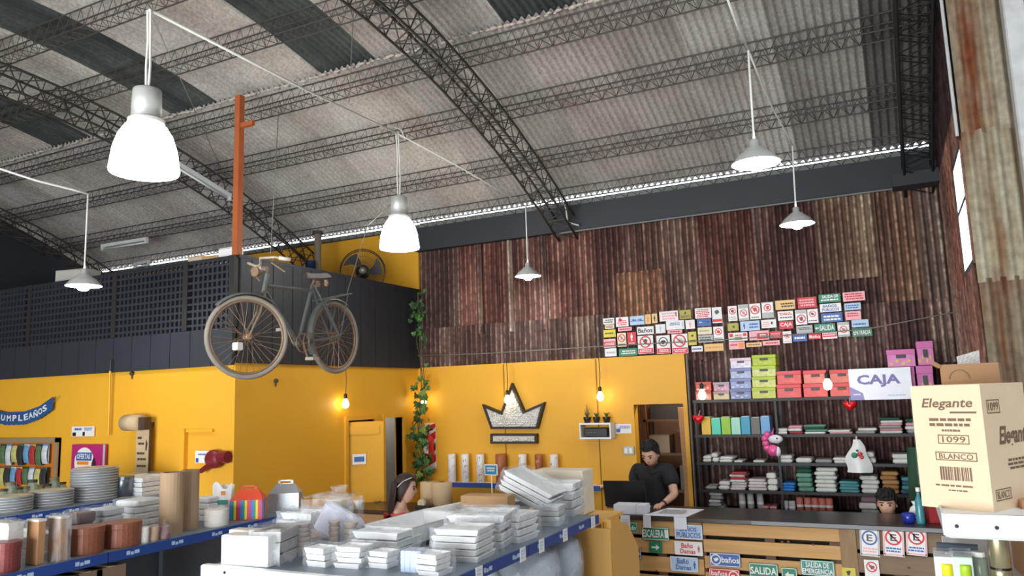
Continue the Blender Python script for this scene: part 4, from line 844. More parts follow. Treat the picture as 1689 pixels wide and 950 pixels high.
mg = M('magenta_print', (178, 42, 112), .4)
box_('panel', mg, t, -w_ / 2, -.02, 0, w_ / 2, 0, h); box_('edge', M('grey_edge', (180, 182, 180), .4), t, w_ / 2 - .03, -.024, 0, w_ / 2, -.019, h)
MB().lathe([(.165, 0), (.165, .003)], 28, T=Matrix.Translation((-.06, -.021, h * .55)) @ Matrix.Rotation(PI / 2, 4, 'X')).obj('circle', pm('white'), t)
box_('blue_block', pm('blue'), t, -.19, -.03, h * .60, .07, -.025, h * .80); lettering('OFERTAS', -.175, h * .64, .055, h * .77, -.032, pm('white'), t, .02)
box_('orange_block', pm('orange'), t, -.17, -.03, h * .50, .02, -.025, h * .58); box_('teal_block', pm('teal'), t, -.14, -.03, h * .36, .03, -.025, h * .44)
MB().add([(.07, -.03, h * .2), (.145, -.03, h * .2), (.14, -.03, h * .55), (.11, -.03, h * .7), (.08, -.03, h * .55)], [(0, 1, 2, 3, 4)]).obj('dark_figure_print', M('print_dark', (70, 30, 40), .5), t)
# garland banner
ban = thing('birthday_banner', 'blue birthday banner lettered in white, sagging across the left wall', 'banner', (P(0, 690, Y=YM - .04).x, YM - .03, P(0, 690, Y=YM - .04).z))
bp_ = [P(x, y, Y=YM - .04) - ban.location for x, y in ((-60, 668), (-20, 682), (10, 690), (40, 689), (65, 680), (88, 664))]
wd = P(40, 680, Y=YM).z - P(40, 700, Y=YM).z
def bpt(u):
    k = min(4, int(u * 5)); return bp_[k].lerp(bp_[k + 1], u * 5 - k)
b = MB(); n = 60; b.grid(lambda u, v: bpt(u) + Vector((0, -.004, wd * (.5 - v) - (.014 * abs(math.sin(u * 60)) if v > .9 else 0))), n, 2); b.obj('strip', M('banner_blue', (44, 84, 142), .5), ban)
for i, ch in enumerate('CUMPLEAÑOS'):
    u = .31 + i * .064; c = bpt(u); d = bpt(u + .02) - bpt(u - .02); a = math.atan2(d.z, d.x); hgt = wd * (.5 if ch != 'Ñ' else .6)
    lettering(ch, -.04, -hgt / 2, .04, hgt / 2, 0, pm('white'), ban, .03, name='letter', warp=lambda x, y, z: (c.x + x * math.cos(a) - z * math.sin(a), c.y - .008, c.z + x * math.sin(a) + z * math.cos(a)))
MB().tube([bp_[-1], P(99, 652, Y=YM - .03) - ban.location], .003, 4).obj('string', thin, ban)
sign(118, 703, 156, 720, 'white', [('bars', 'blue', .1, .8, 1, -.8, 0), ('bars', 'blue', .1, .8, 2, .1, .9), ('patch', 'black', -.9, -.9, -.6, -.2), ('patch', 'black', 0, -.9, .2, -.1)], 'small white notice above the magenta poster', None, YM - .02, cat='notice', name='notice')
sign(322, 743, 346, 764, 'white', [('bars', 'blue', .2, .6, 1, -.7, .8), ('patch', 'blue', -.9, -.9, -.5, -.2)], 'small white notice beside the dark red bracket on the yellow wall', None, YM - .03, cat='notice', name='notice')
g = P(353, 757, Y=YM - .06); t = thing('hose_reel', 'dark red pump head fixed to the yellow wall near the corner', 'wall fitting', g)
mr_ = M('dark_red_paint', (120, 28, 40), .4)
MB().ball((0, 0, 0), .11, 14, 8, (1.1, .5, .85)).obj('body', mr_, t, smooth=True); MB().tube([(.08, 0, .02), (.19, 0, .02)], .06, 8).obj('flange', mr_, t); MB().tube([(-.06, 0, -.06), (-.17, -.01, -.12)], [.03, .025], 8).obj('spout', mr_, t); MB().box(-.02, 0, -.03, .02, .06, .03).obj('mount', mr_, t)
# raised yellow cupboard door outline
t = thing('trim_20', None, None, (0, 0, 0), kind='structure'); a, e = P(304, 708, Y=YM), P(354, 708, Y=YM)
box_('jamb', yellow, t, a.x, YM - .05, 0, a.x + .06, YM, a.z); box_('lintel', yellow, t, a.x, YM - .03, a.z - .03, e.x, YM, a.z)
# kraft menu scroll
g = P(228, 697, Y=YM - .12); t = thing('paper_dispenser', 'kraft paper roll on a wall bracket with a printed strip hanging down', 'paper roll', g)
MB().lathe([(.085, -.20), (.085, .05), (.03, .05)], 20, T=Matrix.Rotation(PI / 2, 4, 'Y')).obj('roll', kr, t, smooth=True)
db = M('dark_brown', (70, 52, 44), .5); zl = P(228, 798, Y=YM - .06).z - g.z
box_('bracket', db, t, .052, -.04, -.075, .15, .04, .055); box_('paper_strip', kr, t, -.06, .03, zl, .135, .036, -.07); box_('shadow_strip', db, t, .136, .03, zl, .148, .05, -.075); box_('hanger', db, t, .06, .04, -.04, .1, .12, .0); box_('bottom_bar', db, t, -.10, .01, zl - .025, .17, .06, zl)  # thin dark strip right of the paper stands in for its shadow edge
ink = M('print_ink', (60, 52, 46), .7)
for z, w_, n in ((-.16, .07, 1), (-.22, .11, 1), (-.32, .12, 1), (-.38, .15, 1), (-.45, .15, 1), (-.56, .11, 1)): bars(-.04, z - .02, -.04 + w_, z + .02, .028, n, ink, t, seed=int(-z * 100))
MB().add([(.085, .028, -.28), (.105, .028, -.30), (.12, .028, -.22), (.095, .028, -.17)], [(0, 1, 2, 3)]).obj('drawing', ink, t)
for i, (px, py) in enumerate(((218, 616), (455, 628))):
    t = thing('wall_spot', 'small dark fixing on the yellow wall, %s of the corner' % ('left', 'right')[i], 'fixing', P(px, py, Y=YM - .01) if i == 0 else P(px, py, X=XM + .005)); MB().ball((0, 0, 0), .03, 8, 6, (1, 1, .8)).obj('knob', M('dark_brown'), t); MB().tube([(0, 0, -.02), (0, 0, -.06)], .008, 5).obj('stub', M('dark_brown'), t)
# ------------------------------------------------------------------ black shelving behind the counter and its goods
YF = 8.50
blk = M('black_shelf_paint', (26, 26, 28), .5, var=.15)
ZSH = [P(1250, y, Y=YF).z for y in (657.5, 716.5, 763, 809.5, 845, 905)]
X0, X1 = PX(1146, 720, YF), PX(1535, 720, YF)
rack = thing('stock_shelving', 'black shelving unit full of stock against the dark corrugated wall', 'shelving', ((X0 + X1) / 2, 8.72, 0))
ox = (X0 + X1) / 2
for x in (X0 + .02, PX(1284, 740, YF), X1 - .02):
    for y in (YF + .02, 8.9): box_('upright', blk, rack, x - ox - .012, y - 8.72 - .012, 0, x - ox + .012, y - 8.72 + .015, ZSH[0])
for z in ZSH + [.4]: box_('shelf_board', blk, rack, X0 - ox, YF - 8.72, z - .03, X1 - ox, .2, z)
def slot(px0, px1, py, row, Y=YF):
    a, e = P(px0, py, Y=Y), P(px1, py, Y=Y); return (a.x + e.x) / 2, e.x - a.x
def hgt(px, y0, y1, Y=YF): return P(px, y0, Y=Y).z - P(px, y1, Y=Y).z
def pcrate(px0, px1, y0, y1, z, col, lid, label, d=.30, turn=False, pat=None):
    xc, w_ = slot(px0, px1, (y0 + y1) / 2, 0); h = hgt(px0, y0, y1); w_ *= .97
    t = thing('storage_carton', label, 'carton', (xc, YF + d / 2 + .03, z), 0, 'printed storage cartons on the top shelf')
    b = M('carton_' + '_'.join(map(str, col)), col, .5, var=.22, scale=18); l_ = M('carton_' + '_'.join(map(str, lid)), lid, .5, var=.1)
    MB().bbox(-w_ / 2 + .003, -d / 2, 0, w_ / 2 - .003, d / 2, h * .74, b=.003).obj('body', b, t)
    MB().bbox(-w_ / 2, -d / 2 - .006, h * .70, w_ / 2, d / 2 + .006, h * .985, b=.003).obj('lid', l_, t)
    if turn: MB().box(-.02, -d / 2 - .009, h * .32, .02, -d / 2 - .001, h * .64).obj('hand_hole', blackm, t)
    else: MB().bbox(-w_ * .17, -d / 2 - .009, h * .50, w_ * .17, -d / 2 - .001, h * .68, b=.002).obj('hand_hole', blackm, t)
    if pat:
        for k in range(4): MB().box(-w_ * .42 + k * w_ * .21, -d / 2 - .005, h * (.1 + .15 * (k % 2)), -w_ * .42 + k * w_ * .21 + w_ * .12, -d / 2 - .0005, h * (.25 + .15 * (k % 2))).obj('motif', pm(pat), t)
    return h
def pile(px0, px1, ys, z, cols, lids, lb, **k):
    zz = z; n = len(ys) - 1; nm = ('bottom', 'second', 'third', 'top') if n == 4 else (('lower', 'upper') if n == 2 else ('only',))
    for i in range(n): zz += pcrate(px0, px1, ys[n - 1 - i], ys[n - i], zz, cols[i % len(cols)], lids[i % len(lids)], lb % nm[i] if n > 1 else lb % 'single', **k)
Z0 = ZSH[0]
pile(1146, 1173, [632, 647, 662], Z0, [(222, 150, 130), (206, 90, 76)], [(196, 70, 60)], 'red and cream patterned carton, %s of two, at the left shelf end', pat='cream')
pile(1175, 1203, [632, 647, 661], Z0, [(196, 188, 150), (190, 150, 176)], [(170, 140, 150), (160, 150, 170)], 'mauve and cream carton, %s of two, second pile from left', pat='pink')
pile(1203, 1239, [592, 609, 626, 643, 660], Z0, [(132, 140, 186), (150, 158, 200), (170, 178, 206), (226, 214, 226)], [(112, 118, 170), (126, 132, 180), (120, 128, 176), (220, 190, 206)], 'lilac blue carton, %s of the four in its pile', pat='lblue')
pile(1239, 1280, [588, 606, 624, 642, 660], Z0, [(198, 206, 100), (206, 212, 130), (202, 212, 140), (166, 190, 50)], [(176, 192, 60), (176, 192, 60), (176, 192, 60), (166, 188, 40)], 'lime green carton, %s of the four in its pile', pat='yellow')
for px, lb in ((1280, 'left'), (1324, 'middle'), (1368, 'right')):
    pile(px, px + 42, [614, 636, 658.5], Z0, [(226, 96, 96), (226, 100, 96) if lb == 'left' else (228, 130, 118)], [(214, 78, 82)], 'coral red carton, %%s of the %s pile' % lb)
pile(1462, 1511, [577, 606, 652], Z0, [(222, 130, 180), (216, 132, 188)], [(206, 104, 166)], 'pink carton behind the CAJA board, %s of two', pat='yellow')
pile(1512, 1541, [562, 602, 650], Z0, [(206, 110, 172), (212, 120, 178)], [(204, 104, 168)], 'pink carton stood on end at the shelf end, %s of two', pat='yellow', turn=True)
# row 2: coloured folders, cloths
FC = [((214, 172, 30), 'yellow'), ((72, 196, 170), 'aqua'), ((140, 186, 28), 'lime'), ((152, 210, 190), 'mint'), ((40, 148, 182), 'deep teal'), ((92, 88, 84), 'charcoal'), ((98, 156, 206), 'sky blue')]
for i, (c, n) in enumerate(FC):
    a = 1157 + i * 16.3; xc, w_ = slot(a, a + 15, 705, 0); h = hgt(1200, 688 + (2 if i in (1, 3, 5) else 0), 717)
    t = thing('paper_ream', '%s coloured ream standing on the second shelf' % n, 'paper pack', (xc, YF + .12, ZSH[1]), 0, 'coloured reams')
    MB().bbox(-w_ / 2, -.11, 0, w_ / 2, .11, h, b=.003).obj('ream', M('ream_' + n.replace(' ', '_'), c, .45, var=.05), t); MB().box(-w_ * .4, -.10, h, w_ * .4, .10, h + .004).obj('top_edge', pm('white'), t)
def stack(px0, px1, y0, y1, row, cols, n, label, d=.28, name='folded_cloth_stack', cat='cloth stack', wob=.012, group='stacked goods behind the counter', Y=YF):
    xc, w_ = slot(px0, px1, (y0 + y1) / 2, row, Y); h = hgt((px0 + px1) / 2, y0, y1, Y); t = thing(name, label, cat, (xc, Y + d / 2 + .02, ZSH[row]), 0, group); lh = h / n
    for i in range(n):
        c = cols[i % len(cols)]; b = MB(); jx, jy, a = R.uniform(-wob, wob), R.uniform(-wob, wob), R.uniform(-.05, .05); T = Matrix.Translation((jx, jy, i * lh)) @ Matrix.Rotation(a, 4, 'Z')
        b.bbox(-w_ / 2 * R.uniform(.88, .98), -d / 2, 0, w_ / 2 * R.uniform(.88, .98), d / 2, lh * .94, b=min(lh * .3, .012), T=T); b.obj('cloth' if 'cloth' in name else 'layer', M('cloth_' + '_'.join(map(str, c)), c, .85, var=.12, scale=20), t)
    return t
W_ = (216, 216, 212); G_ = (92, 140, 118); DG = (38, 84, 66); PK = (206, 150, 160); RD = (178, 60, 70); BLU = (46, 120, 196); TE = (84, 150, 158); TN = (178, 134, 84); GY = (150, 150, 152)
stack(1277, 1297, 708, 717, 1, [W_], 2, 'small white pack right of the coloured reams')
stack(1298, 1323, 703, 717, 1, [RD, W_, PK], 3, 'pink and white cloths, sagging pile on the second shelf')
stack(1325, 1363, 702, 717, 1, [W_, G_, DG, G_], 4, 'green cloth pile on the second shelf middle')
stack(1365, 1406, 711, 717, 1, [PK, W_], 2, 'thin pink cloth pile on the second shelf')
stack(1412, 1446, 706, 715, 1, [GY, W_], 2, 'thin grey pack below the right red heart')
stack(1450, 1490, 690, 716, 1, [W_, PK, GY, PK, W_, DG], 6, 'tall green, pink and white pile on the second shelf')
stack(1491, 1520, 690, 714, 1, [GY, W_, PK, DG], 4, 'grey and pink pile at the right end of the second shelf')
for i, (a, c, y0, y1) in enumerate(((1157, 1172, 753, 763), (1173, 1184, 748, 763), (1185, 1208, 754, 763), (1209, 1224, 760, 763), (1240, 1260, 760, 763.5), (1282, 1307, 751, 763), (1312, 1340, 755, 763), (1341, 1371, 757, 763), (1374, 1401, 754, 763), (1430, 1444, 743, 762), (1470, 1503, 746, 762))):
    stack(a, c, y0, y1, 2, [W_ if i != 7 else GY], 1 if y1 - y0 < 9 else 2, 'white pack on the thin middle shelf, %s from the left' % ORD[i], name='white_pack', cat='pack')
stack(1163, 1182, 803, 808, 3, [GY], 1, 'flat grey item at the left of the fourth shelf', name='white_pack', cat='pack')
stack(1184, 1203, 794, 808, 3, [W_], 2, 'white square pack left of the red and white pile', name='white_pack', cat='pack')
stack(1204, 1231, 778, 808, 3, [(206, 190, 200), W_, (206, 190, 200), W_, RD, W_, RD], 7, 'red and white cloth pile on the fourth shelf')
stack(1232, 1263, 790, 809, 3, [W_, (220, 204, 208), W_, (220, 204, 208)], 4, 'pinkish white cloth pile on the fourth shelf')
stack(1264, 1281, 779, 809, 3, [(232, 232, 226)], 3, 'tall white pack pile on the fourth shelf')
stack(1289, 1312, 796, 810, 3, [BLU], 3, 'bright blue cloth pile on the fourth shelf')
stack(1314, 1341, 765, 811, 3, [G_, (112, 160, 140), G_, (112, 160, 140), DG, DG], 6, 'tall green cloth pile on the fourth shelf')
stack(1344, 1381, 770, 811, 3, [(212, 218, 206), W_], 6, 'tall creamy white towel pile on the fourth shelf')
stack(1383, 1417, 790, 809, 3, [TE], 4, 'teal cloth pile on the fourth shelf')
stack(1419, 1450, 781, 810, 3, [W_], 4, 'white cloth pile right of the teal pile')
stack(1452, 1482, 769, 806, 3, [TN, (160, 118, 72)], 5, 'tan brown cloth pile at right of the fourth shelf')
stack(1485, 1514, 775, 803, 3, [(70, 110, 130), TE], 4, 'blue green cloth pile at the right end of the fourth shelf')
stack(1168, 1190, 812, 842, 4, [W_, GY], 5, 'grey white boxed pile at the left of the lowest visible shelf')
def rolls(pxs, y0, y1, c, lb, r=.034):
    for i, px in enumerate(pxs):
        g = P(px, (y0 + y1) / 2, Y=YF); h = hgt(px, y0, y1)
        t = thing('plastic_roll', lb % ORD[i], 'roll', (g.x, YF + .08, ZSH[4]), 0, 'rolls on the lowest visible shelf'); MB().lathe([(r, 0), (r, h), (r * .5, h + .002), (r * .45, h - .02)], 12).obj('roll', M('roll_' + '_'.join(map(str, c)), c, .35, var=.2, scale=15), t, smooth=True); MB().lathe([(r * 1.02, h * .4), (r * 1.02, h * .55)], 12, cap=False).obj('band', pm('white'), t)
rolls((1222, 1236, 1252), 812, 842, (190, 190, 194), 'grey white upright roll behind the counter, %s from the left')
rolls((1293, 1305), 826, 845, (206, 206, 214), 'white upright roll beside the salmon rolls, %s from the left')
rolls((1318, 1331, 1343, 1355, 1367), 820, 846, (214, 122, 108), 'salmon upright roll behind the counter, %s from the left')
for i, px in enumerate((1262, 1275)): stack(px - 6, px + 6, 833, 843, 4, [PK, (206, 130, 140)], 2, 'pink packet low on the shelf, %s of two' % ('left', 'right')[i], name='white_pack', cat='pack')
stack(1418, 1450, 815, 848, 4, [GY, W_, (150, 120, 130)], 3, 'grey printed box left of the crouching woman', name='white_pack', cat='pack')
# hearts, unicorn ornament, printed bag
def heart(px, py, s, label):
    t = thing('heart_balloon', label, 'ornament', P(px, py, Y=YF - .08), group='red foil hearts'); b = MB(); n = 28
    pts = []
    for i in range(n): a = 2 * PI * i / n; pts.append((16 * math.sin(a) ** 3 / 17, (13 * math.cos(a) - 5 * math.cos(2 * a) - 2 * math.cos(3 * a) - math.cos(4 * a)) / 17))
    vs = [(0, -.45 * s, 0)]
    for k, dy in ((.5, -.40), (.85, -.22), (1, 0)): vs += [(x * s * k, dy * s, z * s * k) for x, z in pts]
    vs += [(0, .4 * s, 0)]
    fs = [(0, 1 + i, 1 + (i + 1) % n) for i in range(n)]
    for r_ in range(2): fs += [(1 + r_ * n + i, 1 + r_ * n + n + i, 1 + r_ * n + n + (i + 1) % n, 1 + r_ * n + (i + 1) % n) for i in range(n)]
    fs += [(1 + 2 * n + i, len(vs) - 1, 1 + 2 * n + (i + 1) % n) for i in range(n)]
    b.add(vs, fs); b.obj('balloon', M('foil_red', (206, 24, 36), .22, .25), t, smooth=True); MB().tube([(0, 0, .3 * s), (0, .06, .9 * s), (0, .1, 1.3 * s)], .003, 4).obj('string', cable_w, t)
heart(1152, 691, .068, 'red foil heart at the left edge of the shelving'); heart(1402, 669, .07, 'red foil heart under the CAJA board')
g = P(1275, 733, Y=YF - .08); t = thing('unicorn_balloon', 'small pink and white unicorn shaped foil ornament below the reams', 'ornament', g)
pkm = M('foil_pink', (226, 90, 150), .35, .1, var=.15); wm_ = M('foil_white', (224, 226, 232), .3)
MB().ball((.03, -.01, .055), .06, 14, 8, (1.25, .6, .75)).obj('head', wm_, t, smooth=True); MB().ball((.0, -.02, -.06), .06, 12, 8, (1.0, .6, 1.0)).obj('chest', pkm, t, smooth=True)
MB().ball((.045, -.02, -.07), .04, 10, 6, (.8, .7, 1.3)).obj('leg', wm_, t, smooth=True)
for i, (x, z) in enumerate(((-.05, .10), (-.075, .06), (-.07, .01), (-.06, -.035))): MB().ball((x, -.02, z), .036, 10, 6, (1, .7, 1)).obj('mane_tuft', pkm, t, smooth=True)
MB().lathe([(.014, 0), (.002, .07)], 8, T=Matrix.Translation((.0, -.01, .10)) @ Matrix.Rotation(.3, 4, 'Y')).obj('horn', pkm, t); MB().ball((.05, -.05, .065), .008, 6, 4).obj('eye', blackm, t); MB().tube([(0, 0, .1), (0, .08, ZSH[1] - g.z - .015)], .002, 4).obj('string', cable_w, t)
g = P(1415, 752, Y=YF - .05); t = thing('printed_bag', 'white plastic bag with red and green print hung on the shelving', 'bag', g)
b = MB(); prof = lambda v: .03 + .085 * min(1, v * 1.6)
b.grid(lambda u, v: ((u - .5) * 2 * prof(v) + .012 * math.sin(9 * v), -.03 * math.sin(PI * u) * (.5 + v), .16 - .32 * v), 8, 10); b.grid(lambda u, v: ((u - .5) * 2 * prof(v) + .012 * math.sin(9 * v), .02, .16 - .32 * v), 8, 10); b.obj('bag', M('white_plastic', (226, 230, 228), .35), t, smooth=True)
for x, z, c, r in ((-.03, .01, 'green', .028), (.02, .02, 'red', .024), (.0, .055, 'black', .012), (.035, -.01, 'red', .018)): MB().ball((x, -.045, z), r, 10, 6, (1, .2, 1)).obj('print', pm(c), t, smooth=True)
MB().tube([(0, 0, .15), (.0, .03, .19)], .006, 5).obj('loop', M('white_plastic'), t)
# CAJA board
lil = M('print_lilac', (122, 116, 172), .5); lil2 = M('print_lilac_pale', (150, 146, 200), .5)
a, e = P(1400, 634, Y=8.46), P(1503, 634, Y=8.46); w_, h = (e.x - a.x), P(1450, 607, Y=8.46).z - P(1450, 659, Y=8.46).z; g = P(1451.5, 633, Y=8.46)
cj = MB().box(-w_ / 2, -.008, -h / 2, w_ / 2, .008, h / 2).obj('cashier_board', M('white_board', (232, 236, 246), .35), None, g); cj.rotation_euler = (0, .0, 0); tag(cj, 'white hanging board reading CAJA in lilac capitals', 'sign')
lettering('CAJA', -w_ * .37, -h * .10, w_ * .33, h * .30, -.010, lil, cj, .035)
MB().add([(-w_ / 2, -.0095, -h / 2), (-w_ * .27, -.0095, -h / 2), (-w_ * .29, -.0095, -h * .28), (-w_ / 2, -.0095, -h * .06)], [(0, 1, 2, 3)]).obj('corner_print', lil2, cj); bars(-w_ * .46, -h * .36, -w_ * .32, -h * .28, -.0105, 1, pm('white'), cj); bars(w_ * .08, -h * .40, w_ * .42, -h * .34, -.0105, 1, pm('lblue'), cj)
for s in (-1, 1): MB().box(s * w_ * .3 - .015, .008, ZSH[0] - .025 - g.z, s * w_ * .3 + .015, .041, ZSH[0] - .005 - g.z).obj('bracket', blk, cj)
# dark green cloth at the right shelf end
g = P(1515, 780, Y=8.42); t = thing('green_apron', 'dark green cloth hanging at the right end of the shelving', 'cloth', g); b = MB(); b.grid(lambda u, v: ((u - .5) * (.16 + .05 * v), .02 * math.sin(8 * u + 2 * v), .24 - .5 * v), 10, 6); b.grid(lambda u, v: ((u - .5) * (.16 + .05 * v), .02 + .02 * math.sin(8 * u + 2 * v), .24 - .5 * v), 10, 6); b.obj('cloth', M('green_cloth', (48, 82, 58), .9, var=.2), t, smooth=True); MB().tube([(0, .02, .24), (0, .1, .30)], .006, 5).obj('loop', M('green_cloth'), t)

# ------------------------------------------------------------------ pallet counter with dark top
YC = 6.85; ZT_ = 1.10; CX0, CX1 = P(1014, 852, Z=ZT_).x, .56
top_m = M('dark_top', (54, 46, 44), .3, var=.2, scale=2.5, stretch=(.6, 5, 1)); edge_m = M('grey_edge_band', (120, 122, 124), .4)
ctr = thing('service_counter', 'long pallet wood counter with a dark top and signs on its front', 'counter', (CX0, YC, 0))
L_ = CX1 - CX0; box_('worktop', top_m, ctr, 0, -.03, ZT_ - .04, L_, .62, ZT_, bev=.004); box_('edge_band', edge_m, ctr, PX(1240, 860, YC) - CX0, -.036, ZT_ - .035, L_, -.031, ZT_ - .005)
pine = M('pallet_pine', (204, 158, 100), .65, var=.22, scale=3, stretch=(.7, 3, 8)); grey_w = M('pallet_weathered', (132, 110, 88), .75, var=.28, scale=3, stretch=(.7, 3, 8)); knot = M('wood_knot', (112, 72, 42), .7)
xs = [0, PX(1160, 900, YC) - CX0, PX(1388, 900, YC) - CX0, PX(1411, 900, YC) - CX0, L_]
for a, e, mt, hh_, gap in ((xs[0], xs[1], pine, .128, .03), (xs[1], xs[2], pine, .105, .032), (xs[3], xs[4], grey_w, .15, .028)):
    z = ZT_ - .045; k = 0
    while z > .08:
        z0 = max(.02, z - hh_ * R.uniform(.94, 1.04)); MB().bbox(a + .004, -.006 * (k % 2), z0, e - .004, .018, z, b=.003).obj('plank', mt, ctr); z = z0 - gap; k += 1
for x in [xs[0] + .05, (xs[0] + xs[1]) / 2, xs[1] - .02, (xs[1] + xs[2]) / 2, xs[2] - .05, xs[3] + .3, xs[4] - .06]: box_('stringer', wood_d, ctr, x - .04, .018, 0, x + .04, .11, ZT_ - .04)
box_('post', M('weathered_post', (150, 122, 88), .7, var=.3, scale=5, stretch=(6, 6, 1)), ctr, xs[2] - .01, -.016, 0, xs[3] + .01, .03, ZT_ - .04, bev=.003); box_('back_panel', M('counter_inside', (60, 50, 44), .8), ctr, 0, .13, 0, L_, .15, ZT_ - .05)
box_('side_panel', pine, ctr, 0, .02, 0, .03, .6, ZT_ - .04); box_('side_panel', pine, ctr, L_ - .03, .02, 0, L_, .6, ZT_ - .04)
for i in range(16): x = R.uniform(.1, L_ - .1); MB().ball((x, -.008, R.uniform(.5, 1.0)), R.uniform(.008, .014), 8, 4, (1, .2, .8)).obj('knot', knot, ctr)
CS = dict(group='signs on the counter front', Y=YC - .022)
sign(1020, 861, 1052, 878, 'green', [('text', 'white', 'cerrado', -.5, .4, -.75, .85)], 'green cerrado sign half covered by a paper slip', border='white', **CS)
sign(1016, 881, 1042, 897, 'red', [('text', 'white', 'cerrado', -.45, .45, -.9, .9)], 'small red cerrado sign at the counter corner', **CS)
sign(1024, 901, 1058, 921, 'dgrey', [('text', 'white', 'abierto', -.5, .5, -.75, .85)], 'dark grey abierto sign with white letters', border='white', **CS)
sign(1058, 869, 1104, 891, 'green', [('text', 'white', 'ESCALERA', -.6, .6, -.92, .62), ('patch', 'white', .68, -.6, .92, .7)], 'green ESCALERA sign on the counter front', border='white', **CS)
sign(1071, 893, 1092, 912, 'green', [('arrow', 'white', 0, 0, .75, 1)], 'small green arrow sign below the ESCALERA sign', **CS)
sign(1112, 865, 1159, 890, 'lblue', [('text', 'blue', 'BAÑOS', .08, .82, -.6, .6), ('text', 'blue', 'PUBLICOS', -.75, -.05, -.86, .86)], 'pale blue BAÑOS PUBLICOS sign on the counter front', border='white', **CS)
sign(1112, 893, 1159, 916, 'white', [('text', 'red', 'Baño', .05, .8, -.5, .35), ('text', 'red', 'Damas', -.75, -.08, -.6, .5), ('fig', 'red', .75, 0, .5)], 'white Baño Damas sign with red letters', **CS)
sign(1105, 918, 1152, 943, 'lblue', [('text', 'blue', 'Baño', .05, .8, -.5, .35), ('text', 'blue', 'Damas', -.75, -.08, -.6, .5), ('fig', 'blue', .75, 0, .5)], 'pale blue Baño Damas sign with blue letters', border='white', **CS)
sign(1170, 912, 1222, 935, 'blue', [('ring', 'white', -.6, 0, .8, 'white'), ('text', 'white', 'baños', -.4, .5, -.22, .9)], 'blue baños sign with a white disc', border='white', **CS)
sign(1169, 938, 1221, 960, 'red', [('text', 'white', 'baños', -.1, .7, -.85, .2), ('ring', 'white', .6, 0, .8, 'white')], 'red baños sign at the bottom edge', border='white', **CS)
sign(1235, 929, 1284, 953, 'green', [('text', 'white', 'SALIDA', -.55, .5, -.9, .9)], 'green SALIDA sign on the counter front', border='white', **CS)
sign(1289, 936, 1315, 958, 'green', [('arrow', 'white', 0, -.1, .7, -1)], 'green sign with a white arrow pointing left', border='white', **CS)
sign(1320, 924, 1377, 950, 'teal', [('text', 'white', 'SALIDA DE', .05, .75, -.7, .7), ('text', 'white', 'EMERGENCIA', -.75, -.08, -.9, .9)], 'green SALIDA DE EMERGENCIA sign on the counter front', border='white', **CS)
for i, (a, c, e, f, w1) in enumerate(((1418, 870.5, 1451, 918, 'blue'), (1456, 870, 1491.5, 918, 'red'), (1494, 869.5, 1529, 917, 'red'))):
    o = sign(a, c, e, f, 'white', [('ring', 'blue' if i == 0 else 'red', 0, .32, .8, 'white'), ('text', 'dgrey', 'E', .08, .56, -.3, .3), ('bars', 'pink' if i == 0 else 'blue', -.75, -.35, 2)], 'upright white E parking sign on the counter, %s of three' % ('left', 'middle', 'right')[i], border='grey' if i == 0 else 'pink', **CS); o.rotation_euler = (0, .05, 0)
sign(1426, 923, 1451, 962, 'white', [RING('red', 'dgrey', .4, .75)], 'small white parking sign under the left E sign', **CS)
sign(1389, 936, 1412, 962, 'yellow', [('glyph', 'black', 0, .4, .5)], 'small yellow warning sign on the wooden post', **CS)
# things lying on the counter
lp = P(1037, 838, Y=YC + .42); t = thing('laptop', 'black laptop open on the counter in front of the man', 'laptop', (lp.x, YC + .36, ZT_), .12)
box_('base', blackm, t, -.19, -.02, 0, .19, .24, .018, bev=.004); T = Matrix.Translation((0, -.02, .018)) @ Matrix.Rotation(.28, 4, 'X'); MB().bbox(-.20, -.008, 0, .20, .006, .26, b=.004, T=T).obj('lid', blackm, t)
box_('keys', M('key_grey', (50, 50, 54), .5), t, -.16, .05, .018, .16, .17, .021); box_('touchpad', M('key_grey'), t, -.05, .18, .018, .05, .23, .02)
g = P(1031, 851, Z=ZT_); t = thing('paper_carton', 'open white carton of forms on the counter corner', 'carton', (g.x + .01, YC + .09, ZT_), .04); pw = M('paper_white', (224, 226, 236), .6, var=.05)
box_('body', pw, t, -.15, -.08, 0, .15, .08, .085, bev=.003); box_('divider', M('paper_shade', (180, 184, 200), .6), t, .06, -.082, 0, .064, .08, .088)
g = P(1026, 852, Z=ZT_); o = MB().box(-.045, -.003, -.13, .045, 0, .01).obj('paper_slip', pw, None, (g.x + .0, YC - .038, ZT_ - .01)); tag(o, 'white printed slip hanging over the counter corner', 'paper'); bars(-.035, -.10, .035, -.02, -.004, 4, pm('lblue'), o)
b = MB(); g = P(1108, 846, Z=ZT_); t = thing('paper_sheet', 'large white sheet taped over the counter edge', 'paper', (g.x, YC + .2, ZT_))
b.add([(-.2, -.22, .002), (.19, -.22, .002), (.24, .24, .002), (-.10, .24, .002), (-.2, -.22, .006), (.19, -.22, .006), (.24, .24, .006), (-.10, .24, .006)], [(0, 3, 2, 1), (4, 5, 6, 7), (0, 1, 5, 4), (1, 2, 6, 5), (2, 3, 7, 6), (3, 0, 4, 7)]); b.obj('sheet', pw, t)
for x0, x1 in ((-.2, -.13), (.08, .19)): MB().box(x0, -.245, -.10, x1, -.238, .004).obj('flap', pw, t); MB().box(x0, -.245, .002, x1, -.2, .007).obj('fold', pw, t)
bars(-.12, -.12, .14, .14, 0, 5, pm('grey'), t).matrix_local = Matrix.Translation((0, 0, .0085)) @ Matrix.Rotation(-PI / 2, 4, 'X')
